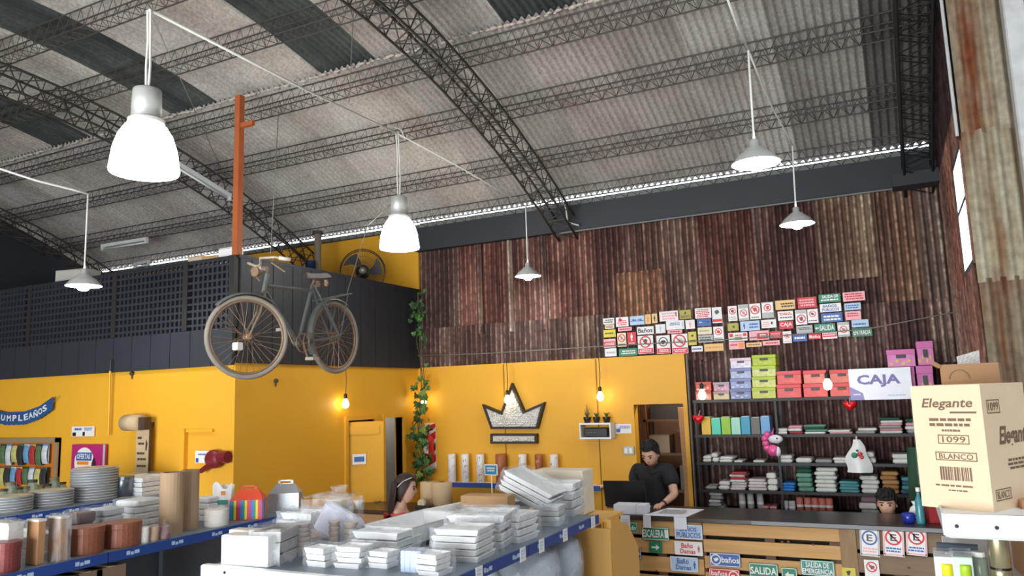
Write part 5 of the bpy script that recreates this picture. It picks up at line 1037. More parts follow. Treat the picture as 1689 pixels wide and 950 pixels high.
g = P(1067, 838, Z=ZT_); o = MB().bbox(-.04, -.025, 0, .04, .025, .012, b=.004).obj('mobile_phone', blackm, None, (g.x, YC + .15, ZT_)); tag(o, 'dark phone beside the laptop on the counter', 'phone'); box_('screen', M('phone_screen', (60, 66, 76), .15), o, -.036, -.021, .012, .036, .021, .0135)
g = P(1499, 858, Z=ZT_); t = thing('blue_cup', 'round blue cup near the right end of the counter', 'cup', (g.x, YC + .14, ZT_)); MB().lathe([(.035, 0), (.05, .03), (.048, .075), (.042, .08), (.04, .03)], 16).obj('cup', M('cup_blue', (36, 50, 150), .25), t, smooth=True); MB().tube([(.048, 0, .06), (.07, 0, .05), (.048, 0, .025)], .006, 6).obj('handle', M('cup_blue'), t)
g = P(1519, 862, Z=ZT_); t = thing('spray_bottle', 'slim teal bottle near the right end of the counter', 'bottle', (g.x, YC + .12, ZT_)); MB().lathe([(.03, 0), (.032, .02), (.03, .18), (.012, .22), (.012, .25)], 14).obj('bottle', M('bottle_teal', (70, 140, 150), .2), t, smooth=True); MB().lathe([(.016, .25), (.016, .28)], 12).obj('cap', white_p, t)
g = P(1508, 860, Z=ZT_); t = thing('tissue_bag', 'small clear white bag between the blue cup and teal bottle', 'bag', (g.x + .02, YC + .3, ZT_)); MB().lathe([(.05, 0), (.06, .04), (.04, .10), (.015, .12), (.03, .15)], 12).obj('bag', M('white_plastic'), t, smooth=True); MB().lathe([(.018, .115), (.018, .125)], 10).obj('tie', pm('grey'), t)
g = P(1535, 850, Z=ZT_); carton('red_box', 'dark red box at the far right of the counter under the white shelf', (g.x + .06, YC + .28, ZT_), (.2, .2, .25), M('dark_red_board', (150, 30, 36), .5), .2, tape=False)

# back-left counter with kraft rolls
t = thing('packing_counter', 'second pallet counter with dark top behind the woman with long hair', 'counter', (XM + .02, 7.1, 0)); L2 = 2.1
box_('worktop', M('brown_top', (70, 50, 38), .3, var=.2, scale=2.5, stretch=(.6, 5, 1)), t, 0, -.03, .96, L2, .62, 1.0, bev=.004); z = .95; k = 0
while z > .1: MB().bbox(0, -.004 * (k % 2), z - .13, L2, .018, z, b=.003).obj('plank', M('pallet_dull', (170, 132, 88), .65, var=.22, scale=3, stretch=(.7, 3, 8)), t); z -= .165; k += 1
for x in (.05, L2 / 2, L2 - .05): box_('stringer', wood_d, t, x - .04, .02, 0, x + .04, .1, .96)
box_('back_panel', M('counter_inside'), t, 0, .14, 0, L2, .16, .95)
for i, (px, r) in enumerate(((712, .10), (733, .115))):
    g = P(px, 824, Y=7.5); o = thing('kraft_roll', 'thick kraft paper roll standing on the rear counter, %s of two' % ('left', 'right')[i], 'paper roll', (g.x, 7.45, 1.0), 0, 'kraft rolls'); MB().lathe([(r, 0), (r, .27), (r * .9, .275), (r * .3, .275), (r * .28, .2)], 20).obj('roll', kr, o, smooth=True); MB().lathe([(r * .3, .27), (r * .3, .28), (r * .26, .28)], 14, cap=False).obj('core', kraft_d, o)
g = P(591, 821, Y=7.25); t = thing('white_cup', 'white bowl cup on the left end of the rear counter', 'cup', (g.x, 7.25, 1.0)); MB().lathe([(.03, 0), (.045, .03), (.06, .07), (.055, .07), (.035, .02)], 16).obj('cup', white_p, t, smooth=True); MB().lathe([(.032, 0), (.03, .008)], 12).obj('foot', white_p, t)
g = P(702, 822, Y=7.3); t = thing('tape_dispenser', 'black tape dispenser before the kraft rolls', 'dispenser', (g.x + .02, 7.22, 1.0)); MB().bbox(-.09, -.03, 0, .09, .03, .05, b=.01).obj('base', blackm, t); MB().lathe([(.045, -.015), (.045, .015)], 16, T=Matrix.Translation((-.02, 0, .07)) @ Matrix.Rotation(PI / 2, 4, 'X')).obj('tape', M('tape_clear', (200, 190, 160), .3), t)
# small goods near the crown shelf: pink flowers, small teal price sign, pot plants
g = P(827, 822, Y=7.2); t = thing('price_stand', 'small blue and white sign on a thin stand among the goods', 'sign', (g.x, 7.0, .95)); zt = P(827, 775, Y=7.0).z - .95
MB().tube([(0, 0, 0), (0, 0, zt)], .006, 6).obj('rod', white_p, t); box_('card', white_p, t, -.075, -.012, zt - .055, .075, -.006, zt + .055); box_('print', M('card_teal', (40, 140, 180), .4), t, -.065, -.014, zt - .045, .065, -.0125, zt + .045); MB().lathe([(.05, 0), (.05, .01)], 14).obj('foot', white_p, t); bars(-.05, zt - .02, .05, zt + .03, -.0155, 2, pm('white'), t)
t = thing('display_table', 'low wooden display table behind the white trays', 'table', (-3.2, 7.0, 0)); box_('tabletop', wood, t, -.4, -.25, .9, .5, .25, .94)
for x in (-.36, .46):
    for y in (-.2, .2): box_('leg', wood_d, t, x - .03, y - .03, 0, x + .03, y + .03, .9)
for i, px in enumerate((803, 815, 826, 838)):
    g = P(px, 815, Y=7.0); o = thing('flower_bunch', 'bright pink flower bunch on the display table, %s from left' % ORD[i], 'flowers', (g.x, 6.95 + .05 * (i % 2), .94), 0, 'pink flower bunches'); MB().lathe([(.03, 0), (.035, .09)], 10).obj('pot', pm('cream' if i % 2 else 'white'), o)
    for k in range(7): a = k * .9; MB().ball((.035 * math.cos(a), .035 * math.sin(a), .11 + .02 * (k % 3)), .02, 7, 5).obj('bloom', M('bloom_pink', (236, 70, 150), .5) if k % 3 else M('bloom_pale', (230, 150, 200), .5), o, smooth=True)
for i, (px, py) in enumerate(((801, 800), (872, 790))):
    o = thing('potted_sprig', ('green sprig in a pale pot by the pink flowers', 'dark leafed sprig before the paper rolls')[i], 'plant', Vector((P(px, 815, Y=7.0).x, 7.0 + .1 * i, .94))); MB().lathe([(.035, 0), (.045, .08)], 12).obj('pot', pm('white'), o)
    for k in range(9): a = k * .7; q = link('leaf', lm[0 if i == 0 else 0], o, (.03 * math.cos(a), .03 * math.sin(a), .09 + .02 * (k % 4))); q.scale = (.075,) * 3; q.rotation_euler = (R.uniform(-1, 1), R.uniform(-1, 1), a)
# ------------------------------------------------------------------ gondola shelving in the foreground
metal_g = M('gondola_grey', (120, 132, 142), .45, .2, var=.08); film = M_film('clear_film', alpha=.16); film2 = M_film('clear_film_thick', (215, 222, 230), .30, .2)
foam = M('foam_white', (234, 236, 236), .55, var=.04, scale=20); foam2 = M('foam_grey', (206, 212, 216), .5, var=.06, scale=20)
ZG = 1.35
def gondola(label, x0, x1, y0, y1, face, zs, lip=False):
    """double sided shop gondola, price rail along the face side (+1 = toward +X)"""
    t = thing('gondola_shelf', label, 'shelving', ((x0 + x1) / 2, (y0 + y1) / 2, 0), 0, 'shop gondolas'); cx_, cy_ = (x0 + x1) / 2, (y0 + y1) / 2; a, e, c, d = x0 - cx_, x1 - cx_, y0 - cy_, y1 - cy_
    box_('back_panel', metal_g, t, -.02, c, .1, .02, d, zs[0] - .04); box_('plinth', metal_g, t, a, c, 0, e, d, .12)
    n = max(2, round((y1 - y0) / 1.0) + 1)
    for i in range(n):
        yy = c + (d - c) * i / (n - 1)
        for s in (-1, 1): box_('upright', metal_g, t, s * .045 - .02, max(c, min(d - .03, yy - .015)), 0, s * .045 + .02, max(c + .03, min(d, yy + .015)), zs[0] - .03)
    for z in zs:
        box_('shelf_board', metal_g, t, a, c, z - .03, e, d, z)
        xf = e if face > 0 else a; s = face; seg = 0.98; yy = c; k = 0
        while yy < d - .05:
            y2 = min(d, yy + seg); r = MB().box(min(xf, xf + s * .012), yy + .004, z - .055, max(xf, xf + s * .012), y2 - .004, z + .004).obj('price_rail', bl, t)
            for q in range(3):
                ya = yy + .12 + q * (y2 - yy) / 3
                if ya + .1 < y2:
                    b = MB(); X_ = xf + s * .0135
                    for (p0, p1, z0, z1) in ((0, .025, -.035, -.012), (.03, .05, -.038, -.02), (.055, .09, -.035, -.014)): b.add([(X_, ya + p0, z + z0), (X_, ya + p1, z + z0), (X_, ya + p1, z + z1), (X_, ya + p0, z + z1)], [(0, 1, 2, 3)])
                    stuff(b.obj('rail_print', pm('lblue'), r))
            yy = y2
        if lip:
            L = MB().bbox(a - .01, c - .05, z - .05, e + .01, c, z + .012, b=.006).obj('end_lip', white_p, t)
            for q in (.12, .5, .88): MB().lathe([(.008, 0), (.008, .004)], 8, T=Matrix.Translation((a + (e - a) * q, c - .05, z - .015)) @ Matrix.Rotation(PI / 2, 4, 'X')).obj('hole', blackm, L)
    return t
# placement from photograph: base point on the shelf plane, real size from its distance
def pl(x0, x1, yt, yb, Z=ZG, D=None, k=1.0):
    p = P((x0 + x1) / 2, yb, Z=Z) if D is None else P((x0 + x1) / 2, yb, D=D)
    d = depth(p); return Vector((p.x, p.y, Z)), (x1 - x0) * d / F * k, (yb - yt) * d / F
XA = -4.30
gondola('left gondola with a blue price rail, packed with cake boxes and brown rolls', -5.42, XA, 2.15, 4.84, 1, [ZG, .92, .5])
gondola('rear left gondola carrying the aluminium pans', -7.7, -6.62, 3.0, 5.35, 1, [ZG, .9])
XC0, XC1, YC0, YC1 = -3.40, -1.97, 3.08, 5.22
gc = gondola('middle gondola heaped with white foam tray packs', XC0, XC1, YC0, YC1, 1, [ZG, .88, .45], lip=True)
# price tickets on the middle rail
for i, px in enumerate((790, 862, 893, 932, 978)):
    yy = P(px, 928 - (px - 790) * .39, X=XC1 + .016).y
    o = MB().box(0, -.035, -.045, .003, .035, .03).obj('price_ticket', pm('white'), None, (XC1 + .0145, yy, ZG - .02)); tag(o, 'white price ticket clipped on the middle blue rail, %s from the near end' % ORD[i], 'price tag', 'tickets on the middle rail')
    b = MB()
    for q in range(3): b.box(.003, -.026, .008 - q * .018, .0036, .02 - .008 * q, .016 - q * .018)
    stuff(b.obj('print', pm('lblue'), o))
# --- generic goods
def crumple(w_, d, h, amp, seed, nu=10, nv=8):
    r = random.Random(seed); ph = [r.uniform(0, 6) for _ in range(6)]; b = MB()
    n = lambda u, v, s: math.sin(u * 9 + ph[s]) * .5 + math.sin(v * 11 + ph[(s + 1) % 6] + u * 5) * .5 + math.sin(u * 23 + v * 19 + ph[(s + 2) % 6]) * .4
    b.grid(lambda u, v: ((u - .5) * (w_ + .02) + amp * .5 * n(u, v, 1), (v - .5) * (d + .02) + amp * .5 * n(v, u, 2), h + .006 + amp * .5 * (1 + n(u, v, 0))), nu, nv)
    for sx, ax in ((-1, 0), (1, 0), (-1, 1), (1, 1)):
        b.grid((lambda u, v, sx=sx, ax=ax: ((sx * (w_ / 2 + .008 + amp * .4 * (1 + n(u, v, 3))), (u - .5) * (d + .02), v * (h + .008)) if ax == 0 else ((u - .5) * (w_ + .02), sx * (d / 2 + .008 + amp * .4 * (1 + n(u, v, 4))), v * (h + .008)))), nu, 5)
    return b
PK_N = [0]
def tray_pack(c, w_, d, h, n, label, rotz=0, tilt=0, mt=None, fm=None, name='foam_tray_pack'):
    PK_N[0] += 1; t = thing(name, label, 'tray pack', c, rotz, 'wrapped foam trays on the middle gondola')
    if tilt: t.rotation_euler = (0, tilt, rotz)
    lh = h / n; me = None
    for i in range(n):
        if me is None:
            b = MB(); g = min(lh * .45, .03); a, e = w_ / 2, d / 2
            ring = lambda k, z: [(-a * k, -e * k, z), (a * k, -e * k, z), (a * k, e * k, z), (-a * k, e * k, z)]
            vs = ring(.90, 0) + ring(1, lh * .80) + ring(1, lh * .9) + ring(.93, lh * .88) + ring(.86, lh * .45)
            b.add(vs, [(3, 2, 1, 0)] + [(r_ * 4 + i_, r_ * 4 + (i_ + 1) % 4, r_ * 4 + 4 + (i_ + 1) % 4, r_ * 4 + 4 + i_) for r_ in range(4) for i_ in range(4)] + [(16, 17, 18, 19)]); me = b.mesh('tray'); me.materials.append(mt or foam)
        link('tray', me, t, (R.uniform(-.008, .008), R.uniform(-.008, .008), i * lh), R.uniform(-.03, .03))
    crumple(w_, d, h, .018, PK_N[0]).obj('film_wrap', fm or film, t, smooth=True)
    return t
def cylinder_box(c, r, h, mt, label, name='round_box', lid=None, cat='box', group='round boxes', film_=False):
    t = thing(name, label, cat, c, R.uniform(0, 3), group)
    MB().lathe([(r * .98, 0), (r, .005), (r, h * .8), (r * .98, h * .8)], 24).obj('body', mt, t, smooth=False)
    MB().lathe([(r * 1.03, h * .74), (r * 1.04, h * .76), (r * 1.04, h * .985), (r * 1.0, h), (.01, h)], 24).obj('lid', lid or mt, t)
    return t
# left gondola: front row along the rail
br = M('bronze_glitter', (146, 88, 66), .4, .15, var=.3, scale=80); rose = M('rose_glitter', (128, 62, 60), .4, .15, var=.35, scale=80); tanp = M('tan_pack', (178, 134, 94), .6, var=.12); pale_p = M('pale_pack', (220, 214, 204), .6, var=.1)
GL = 'round boxes on the left rail'
def onrail(x0, x1, yt, yb, inset_): 
    """stand on the left shelf `inset_` behind the rail, along the ray of the box centre"""
    p = P((x0 + x1) / 2, yb, X=XA - inset_); d = depth(p); w_ = (x1 - x0) * d / F
    base = Vector((p.x, p.y, ZG)); top = P((x0 + x1) / 2, yt, X=XA - inset_ ); return base, w_, max(.04, top.z - ZG)
c, w_, h = onrail(-14, 30, 893, 935, .10); cylinder_box(c, w_ / 2, h, rose, 'dark rose glitter round box at the left picture edge', group=GL)
def tallpack(x0, x1, yt, yb, ins, mt, label, wrap=False):
    c, w_, h = onrail(x0, x1, yt, yb, ins); s = w_ / 1.25; t = thing('board_pack', label, 'pack', c, 0, 'upright packs on the left gondola')
    MB().bbox(-s / 2, -s * .22, 0, s / 2, s * .22, h, b=.004).obj('boards', mt, t); MB().box(-s / 2 - .002, -s * .23, h * .96, s / 2 + .002, s * .23, h + .003).obj('top_fold', pale_p, t)
    if wrap: crumple(s, s * .44, h, .014, int(x0)).obj('film_wrap', film2, t, smooth=True)
tallpack(-30, 42, 862, 928, .22, pale_p, 'pale upright pack behind the rose round box', True)
tallpack(38, 76, 857, 926, .12, tanp, 'tan upright board pack left of the film wrapped one')
tallpack(74, 114, 852, 921, .10, tanp, 'film wrapped tan board pack beside the bronze boxes', True)
c, w_, h = onrail(113, 168, 868, 915, .14); cylinder_box(c, w_ / 2, h, br, 'bronze round cake box on the left rail, left of two', group=GL)
c, w_, h = onrail(169, 229, 860, 907, .14); cylinder_box(c, w_ / 2, h, br, 'bronze round cake box on the left rail, right of two', group=GL)
for i, (a, e, mt) in enumerate(((230, 245, pale_p), (245, 261, tanp), (261, 280, rose))):
    c, w_, h = onrail(a, e, 862, 897 - i * 2, .06); t = thing('cup_sleeve', '%s in a clear twisted bag, %s of three on the left rail' % (('white cups', 'tan cups', 'rose cups')[i], ORD[i]), 'cups', c, 0, 'bagged cups'); prof = []
    for k in range(6): z = h * .8 * k / 6; prof += [(w_ / 2 * .86, z), (w_ / 2, z + h * .11), (w_ / 2 * .9, z + h * .12)]
    MB().lathe(prof, 14).obj('cups', mt, t, smooth=True); MB().lathe([(w_ / 2 * 1.1, 0), (w_ / 2 * 1.15, h * .75), (w_ * .2, h * .92), (w_ * .08, h), (w_ * .25, h * 1.2)], 12, cap=False).obj('bag', film, t, smooth=True)
for i, (a, e, yt, yb) in enumerate(((263, 300, 779, 876), (297, 326, 775, 868))):
    c, w_, h = onrail(a, e, yt, yb, .20 + .05 * i); r = w_ / 2; t = thing('kraft_tube', 'tall kraft paper roll standing on the left gondola, %s of two' % ('left', 'right')[i], 'paper roll', c, 0, 'tall kraft rolls'); MB().lathe([(r, 0), (r, h), (r * .8, h), (r * .75, h - .05), (.01, h - .05)], 22).obj('roll', M('kraft_tube', (176, 148, 118), .8, var=.1), t, smooth=False); MB().lathe([(r * .82, h + .001), (r * .7, h + .001)], 18, cap=False).obj('core_edge', kraft_d, t)
c, w_, h = onrail(337, 376, 834, 876, .12); t = thing('cup_sleeve', 'wide pale cupcake cups in film left of the rainbow box', 'cups', c, 0, 'bagged cups'); prof = []
for k in range(7): z = h * .85 * k / 7; prof += [(w_ / 2 * .9, z), (w_ / 2, z + h * .10), (w_ / 2 * .93, z + h * .11)]
MB().lathe(prof, 18).obj('cups', pale_p, t, smooth=True); MB().lathe([(w_ / 2 * 1.06, 0), (w_ / 2 * 1.1, h * .85), (w_ * .3, h * 1.0), (w_ * .1, h * 1.02)], 14, cap=False).obj('bag', film, t, smooth=True)
# handled cake boxes
def gable_box(x0, x1, yt, yb, ins, label, stripes):
    c, w_, h = onrail(x0, x1, yt, yb, ins); a = w_ * .42; e = w_ * .30; hb = h * .60
    t = thing('gable_box', label, 'gift box', c, .55, 'handled gift boxes'); glit = M('silver_glitter', (178, 184, 190), .3, .3, var=.3, scale=120)
    mt = M('orange_red_card', (226, 78, 44), .5) if stripes else glit
    b = MB(); b.box(-a, -e, 0, a, e, hb); b.obj('body', M('red_card', (214, 52, 50), .5) if stripes else glit, t)
    r = MB(); vs = [(-a, -e, hb), (a, -e, hb), (a, e, hb), (-a, e, hb), (-a * .62, -.006, h * .88), (a * .62, -.006, h * .88), (a * .62, .006, h * .88), (-a * .62, .006, h * .88)]
    r.add(vs, [(0, 1, 5, 4), (1, 2, 6, 5), (2, 3, 7, 6), (3, 0, 4, 7), (4, 5, 6, 7)]); r.obj('gable_lid', mt, t)
    hd = MB()
    for q in ((-a * .5, h * .86, a * .5, h * .90), (-a * .5, h * .97, a * .5, h * 1.01), (-a * .5, h * .86, -a * .36, h * 1.01), (a * .36, h * .86, a * .5, h * 1.01)): hd.box(q[0], -.004, q[1], q[2], .004, q[3])
    hd.obj('handle', mt, t)
    if stripes:
        cs = ['blue', 'green', 'yellow', 'red', 'mag']; cm = dict(blue=(60, 120, 206), green=(30, 150, 110), yellow=(236, 214, 60), red=(224, 60, 60), mag=(170, 70, 160)); n = 15
        for face in (0, 1):
            L = a if face == 0 else e
            for i in range(n):
                u0, u1 = -L + 2 * L * i / n, -L + 2 * L * (i + 1) / n; m_ = M('stripe_' + cs[i % 5], cm[cs[i % 5]], .5)
                (MB().box(u0, -e - .002, hb * .04, u1, -e - .0005, hb * .99) if face == 0 else MB().box(a + .0005, u0, hb * .04, a + .002, u1, hb * .99)).obj('stripe', m_, t)
    return t
gable_box(379, 441, 801, 860, .16, 'rainbow striped handled gift box with orange lid', True)
gable_box(442, 500, 792, 846, .18, 'silver glitter handled gift box right of the rainbow one', False)
g, w_, h = onrail(352, 382, 800, 862, .34); t = thing('gift_bag', 'white gift bag with coloured print behind the cupcake cups', 'bag', g, .5); b = MB(); b.grid(lambda u, v: ((u - .5) * w_ * (.8 + .3 * v) , -.02 - .02 * math.sin(3 * u), h * v + (.03 * math.sin(7 * u) if v > .9 else 0)), 10, 6); b.grid(lambda u, v: ((u - .5) * w_ * (.8 + .3 * v), .03, h * v), 10, 6); b.obj('bag', white_p, t, smooth=True); box_('print', pm('teal'), t, -.03, -.05, h * .45, .05, -.046, h * .58); box_('print', pm('orange'), t, .0, -.05, h * .72, .03, -.046, h * .84)
box_('neck_tie', cable_w, t, -.04, -.03, h * .86, .04, .0, h * .89)
# second row: white tray stacks, brown pack
def flat_stack(x0, x1, yt, yb, ins, n, mt, label, fm=None):
    c, w_, h = onrail(x0, x1, yt, yb, ins); s = w_ / 1.3; t = thing('tray_stack', label, 'tray stack', c, 0, 'flat stacks on the left gondola')
    for i in range(n): MB().bbox(-s / 2, -s / 2, h * i / n, s / 2, s / 2, h * (i + .93) / n, b=min(.008, h / n * .3), T=Matrix.Rotation(R.uniform(-.04, .04), 4, 'Z')).obj('tray', mt, t)
    if fm: crumple(s, s, h, .012, int(x0)).obj('film_wrap', fm, t, smooth=True)
flat_stack(112, 154, 843, 868, .40, 3, M('brown_film_pack', (96, 78, 74), .3, var=.2), 'dark brown wrapped stack behind the bronze boxes', film)
flat_stack(150, 200, 836, 866, .45, 4, foam2, 'white tray stack behind the bronze boxes, nearer one', film)
flat_stack(196, 262, 822, 858, .55, 5, foam, 'white tray stack left of the kraft rolls, wider one', film)
flat_stack(326, 362, 818, 856, .40, 4, foam, 'white box stack right of the kraft rolls')
c, w_, h = onrail(0, 60, 840, 870, .5); tray_pack(c, .4, .3, .13, 4, 'silver wrapped flat pack at the left end behind the upright packs', name='flat_pack')
# lower shelf packs
for i, (px, lb) in enumerate(((40, 'left'), (80, 'second'), (120, 'third'), (160, 'right'))):
    p = P(px, 960, X=XA - .16); carton('brown_pack', 'brown wrapped pack on the lower left shelf, %s one' % lb, (p.x, p.y, .92), (.26, .2, .34), M('brown_pack_m', (136, 112, 92), .4, var=.2), 0, 'pack', 'brown packs on the lower shelf')
# aluminium pans on the rear-left gondola
al = M('foil_pan', (214, 218, 222), .3, .45, var=.05)
for i, (x0, x1, yt, yb, lb) in enumerate(((118, 191, 780, 832, 'tall stack of aluminium cake pans on the rear gondola'), (51, 117, 815, 841, 'low stack of aluminium pans on the rear gondola, middle'), (-16, 49, 822, 848, 'low stack of aluminium pans on the rear gondola, left'))):
    p = P((x0 + x1) / 2, yb, X=-6.72 - .2); d = depth(p); r = (x1 - x0) * d / F / 2; h = (yb - yt) * d / F; t = thing('pan_stack', lb, 'pans', (p.x, p.y, ZG), 0, 'aluminium pan stacks'); n = (12, 6, 6)[i]
    for k in range(n):
        if k == 0: me = MB().lathe([(r * .96, 0), (r * .98, h / n), (r * 1.0, h / n * 1.0), (r * 1.0, h / n * .85), (r * .99, h / n * .8)], 28).mesh('pan', True); me.materials.append(al)
        link('pan', me, t, (0, 0, h / n * k * .98), R.uniform(0, 3))
    MB().lathe([(r * .9, h * 1.0), (r * .9, h * 1.02), (.01, h * 1.02)], 24).obj('top_card', M('card_tan', (190, 176, 150), .7), t)
jar_g = M('jar_glass', (150, 170, 150), .12, alpha=.55)
for i in range(9):
    px = 4 + i * 12; p = P(px, 820 - (i % 3), X=-7.25); d = depth(p); r = .055; h = .16 + .05 * (i % 3 == 1); t = thing('glass_jar', 'greenish glass jar behind the aluminium pans, %s from left' % ORD[i], 'jar', (p.x, p.y, ZG), 0, 'glass jars'); MB().lathe([(r * .9, 0), (r, .02), (r, h * .75), (r * .7, h * .88), (r * .72, h * .97)], 14).obj('jar', jar_g, t, smooth=True); MB().lathe([(r * .78, h * .95), (r * .78, h * 1.06)], 14).obj('lid', (steel, M('lid_brown', (120, 100, 70), .5))[i % 2], t)
p = P(235, 830, X=-6.85); tray_pack((p.x, p.y, ZG), .5, .4, .18, 4, 'blue lettered white tray pack on the rear gondola', name='tray_bundle'); p = P(203, 826, X=-6.8); t = thing('steel_tin', 'grey steel tin beside the tall aluminium stack', 'tin', (p.x, p.y, ZG)); MB().lathe([(.09, 0), (.09, .18), (.085, .19)], 20).obj('body', M('tin_grey', (120, 126, 132), .3, .7), t, smooth=True); MB().lathe([(.094, .17), (.094, .2), (.01, .2)], 20).obj('lid', M('tin_grey'), t)
# --- middle gondola
def mid(x0, x1, yt, yb, Z=ZG): return pl(x0, x1, yt, yb, Z)
def back(c, m): d = Vector((c.x, c.y, 0)).normalized(); return c + d * m
c, w_, h = mid(347, 449, 886, 936); t = thing('white_panel_box', 'large blank white box at the near left of the middle gondola', 'box', c + Vector((0, .06, 0)), .12); MB().bbox(-w_ / 2 * .92, -.05, 0, w_ / 2 * .92, .05, h, b=.004).obj('body', white_p, t); MB().box(-w_ / 2 * .92, .052, .0, w_ / 2 * .92, .054, h * 1.02).obj('back_flap', pale_p, t)
c, w_, h = mid(432, 486, 876, 932); t = tray_pack(back(c, .14), .16, .30, h, 3, 'grey film wrapped upright pack right of the white box', .3, mt=M('grey_paper', (176, 172, 170), .6, var=.1), fm=film2, name='wrapped_pack')
c, w_, h = mid(400, 440, 874, 930); carton('white_carton', 'white carton standing behind the large blank box', back(c, .16), (.3, .08, h * .86), pale_p, .1, tape=False)
beige = M('beige_bowls', (200, 182, 170), .6, var=.1)
def bowl_stack(x0, x1, yt, yb, n, label, mt, off=0.0, bag=True):
    c, w_, h = mid(x0, x1, yt, yb); r = w_ / 2; t = thing('bowl_stack', label, 'bowls', back(c, off), 0, 'bagged bowl stacks'); me = MB().lathe([(r * .72, 0), (r * .95, h / n * .9), (r, h / n * .95), (r, h / n * 1.05), (r * .9, h / n * 1.0), (r * .7, h / n * .3), (.01, h / n * .3)], 18).mesh('bowl', True); me.materials.append(mt)
    for k in range(n): link('bowl', me, t, (0, 0, k * h / n))
    if bag: MB().lathe([(r * 1.08, 0), (r * 1.15, h * .5), (r * 1.1, h * 1.05), (r * .5, h * 1.2), (r * .7, h * 1.35)], 12, cap=False).obj('bag', film, t, smooth=True)
bowl_stack(486, 514, 868, 922, 7, 'beige bowl stack in film beside the grey wrapped pack', beige, .1); bowl_stack(541, 562, 872, 915, 5, 'beige bowl stack in film behind the near trays, left', beige, .25); bowl_stack(566, 592, 874, 915, 4, 'beige bowl stack in film behind the near trays, right', beige, .25)
bowl_stack(538, 580, 818, 876, 4, 'clear lidded amber tub stack rising behind the bowls', M('amber_tub', (206, 176, 130), .3, var=.15), -.2)
c, w_, h = mid(516, 580, 850, 905); t = thing('bag_bundle', 'clear bag of lilac white bags leaning on the bowls', 'bag', back(c, .30), .3); MB().bbox(-.14, -.04, 0, .14, .04, .2, b=.02, T=Matrix.Rotation(.5, 4, 'Y')).obj('bags', M('lilac_white', (206, 208, 226), .4), t); crumple(.32, .12, .25, .03, 77).obj('film_wrap', film, t, smooth=True)
c, w_, h = mid(486, 520, 852, 880); tray_pack(back(c, .05), .26, .2, .14, 3, 'silver film topped pack behind the beige bowls', fm=film2, name='film_pack')
front = [((509, 556, 906, 938), 3, 'near tray pack, left of two at the white lip'), ((557, 612, 904, 940), 4, 'near tray pack, right of two at the white lip'), ((612, 656, 913, 941), 3, 'small tray pack with bright white front at the lip'), ((590, 690, 876, 915), 3, 'tray pack with crumpled film behind the near ones')]
for (x0, x1, yt, yb), n, lb in front:
    c, w_, h = mid(x0, x1, yt, yb); tray_pack(back(c, .10), w_ / 1.12, w_ / 1.3, h * .98, n, 'white foam ' + lb, R.uniform(-.1, .2))
c, w_, h = mid(657, 696, 910, 945); t = carton('check_box', 'pale blue checked box beside the near tray packs', c + Vector((0, .05, 0)), (.12, .1, h), M('check_blue', (186, 200, 222), .5), .1, tape=False)
for k in range(3): box_('line', pm('lblue'), t, -.06, -.0515, h * (.2 + .25 * k), .06, -.0505, h * (.23 + .25 * k)); box_('line', pm('lblue'), t, -.04 + .03 * k, -.0515, 0, -.035 + .03 * k, -.0505, h)
right = [((698, 755, 906, 944), 4, 'tray pack at the near end of the blue rail', .10), ((728, 796, 888, 925), 3, 'low tray pack behind the near rail end', .22), ((735, 838, 856, 912), 5, 'tall tray pack in the middle of the rail', .10), ((815, 908, 836, 884), 4, 'square tray pack two thirds along the rail', .10), ((895, 945, 836, 872), 4, 'grey filmed tray pack near the far rail end', .10), ((898, 990, 800, 858), 4, 'high tray pack at the far rail end', .18)]
for (x0, x1, yt, yb), n, lb, ins in right:
    p = P((x0 + x1) / 2, yb, X=XC1 - ins); d = depth(p); w_ = (x1 - x0) * d / F / 1.3; h = (yb - yt) * d / F
    tray_pack((p.x - w_ * .35, p.y + w_ * .1, ZG), w_, w_ * .95, h * .92, n, 'white foam ' + lb, R.uniform(-.15, .15), mt=foam if 'grey' not in lb else foam2)
p = P(885, 836, X=XC1 - .3); t = tray_pack((p.x - .1, p.y + .1, ZG + .14), .38, .36, .14, 4, 'slanting white tray pack slumped against the far high pack', .1, .45)
p = P(800, 880, X=XC1 - .12); tray_pack((p.x - .15, p.y + .25, ZG + .0), .34, .32, .19, 4, 'round topped film pack behind the tall rail pack', .2, fm=film2, name='film_pack')
# long white troughs down the middle of the gondola
for i, (pa, pb, lb) in enumerate((((640, 872), (735, 846), 'near long white tray along the gondola middle'), ((735, 846), (850, 822), 'far long white tray along the gondola middle'))):
    Zt = ZG + .12; a, e = P(*pa, Z=Zt), P(*pb, Z=Zt); L = (e - a).length; t = thing('long_tray', 'empty ' + lb, 'tray', ((a.x + e.x) / 2, (a.y + e.y) / 2, ZG + .03), math.atan2(e.y - a.y, e.x - a.x) , 'long trays'); W2 = .17; b = MB()
    ring = lambda k, z, l=0: [(-L / 2 + l, -W2 * k, z), (L / 2 - l, -W2 * k, z), (L / 2 - l, W2 * k, z), (-L / 2 + l, W2 * k, z)]
    vs = ring(.8, 0, .05) + ring(1, .10) + ring(1.04, .105, -.01) + ring(.93, .10, .02) + ring(.76, .015, .06)
    b.add(vs, [(3, 2, 1, 0)] + [(r_ * 4 + i_, r_ * 4 + (i_ + 1) % 4, r_ * 4 + 4 + (i_ + 1) % 4, r_ * 4 + 4 + i_) for r_ in range(4) for i_ in range(4)] + [(16, 17, 18, 19)]); b.obj('tray', foam, t); box_('inner_line', foam2, t, -L / 2 + .1, -.01, .016, L / 2 - .1, .01, .02)
    o = carton('tray_riser', 'grey box holding up the %s' % lb, ((a.x + e.x) / 2, (a.y + e.y) / 2, ZG), (L * .7, .2, .028), M('riser_grey', (110, 128, 146), .5), math.atan2(e.y - a.y, e.x - a.x), tape=False)
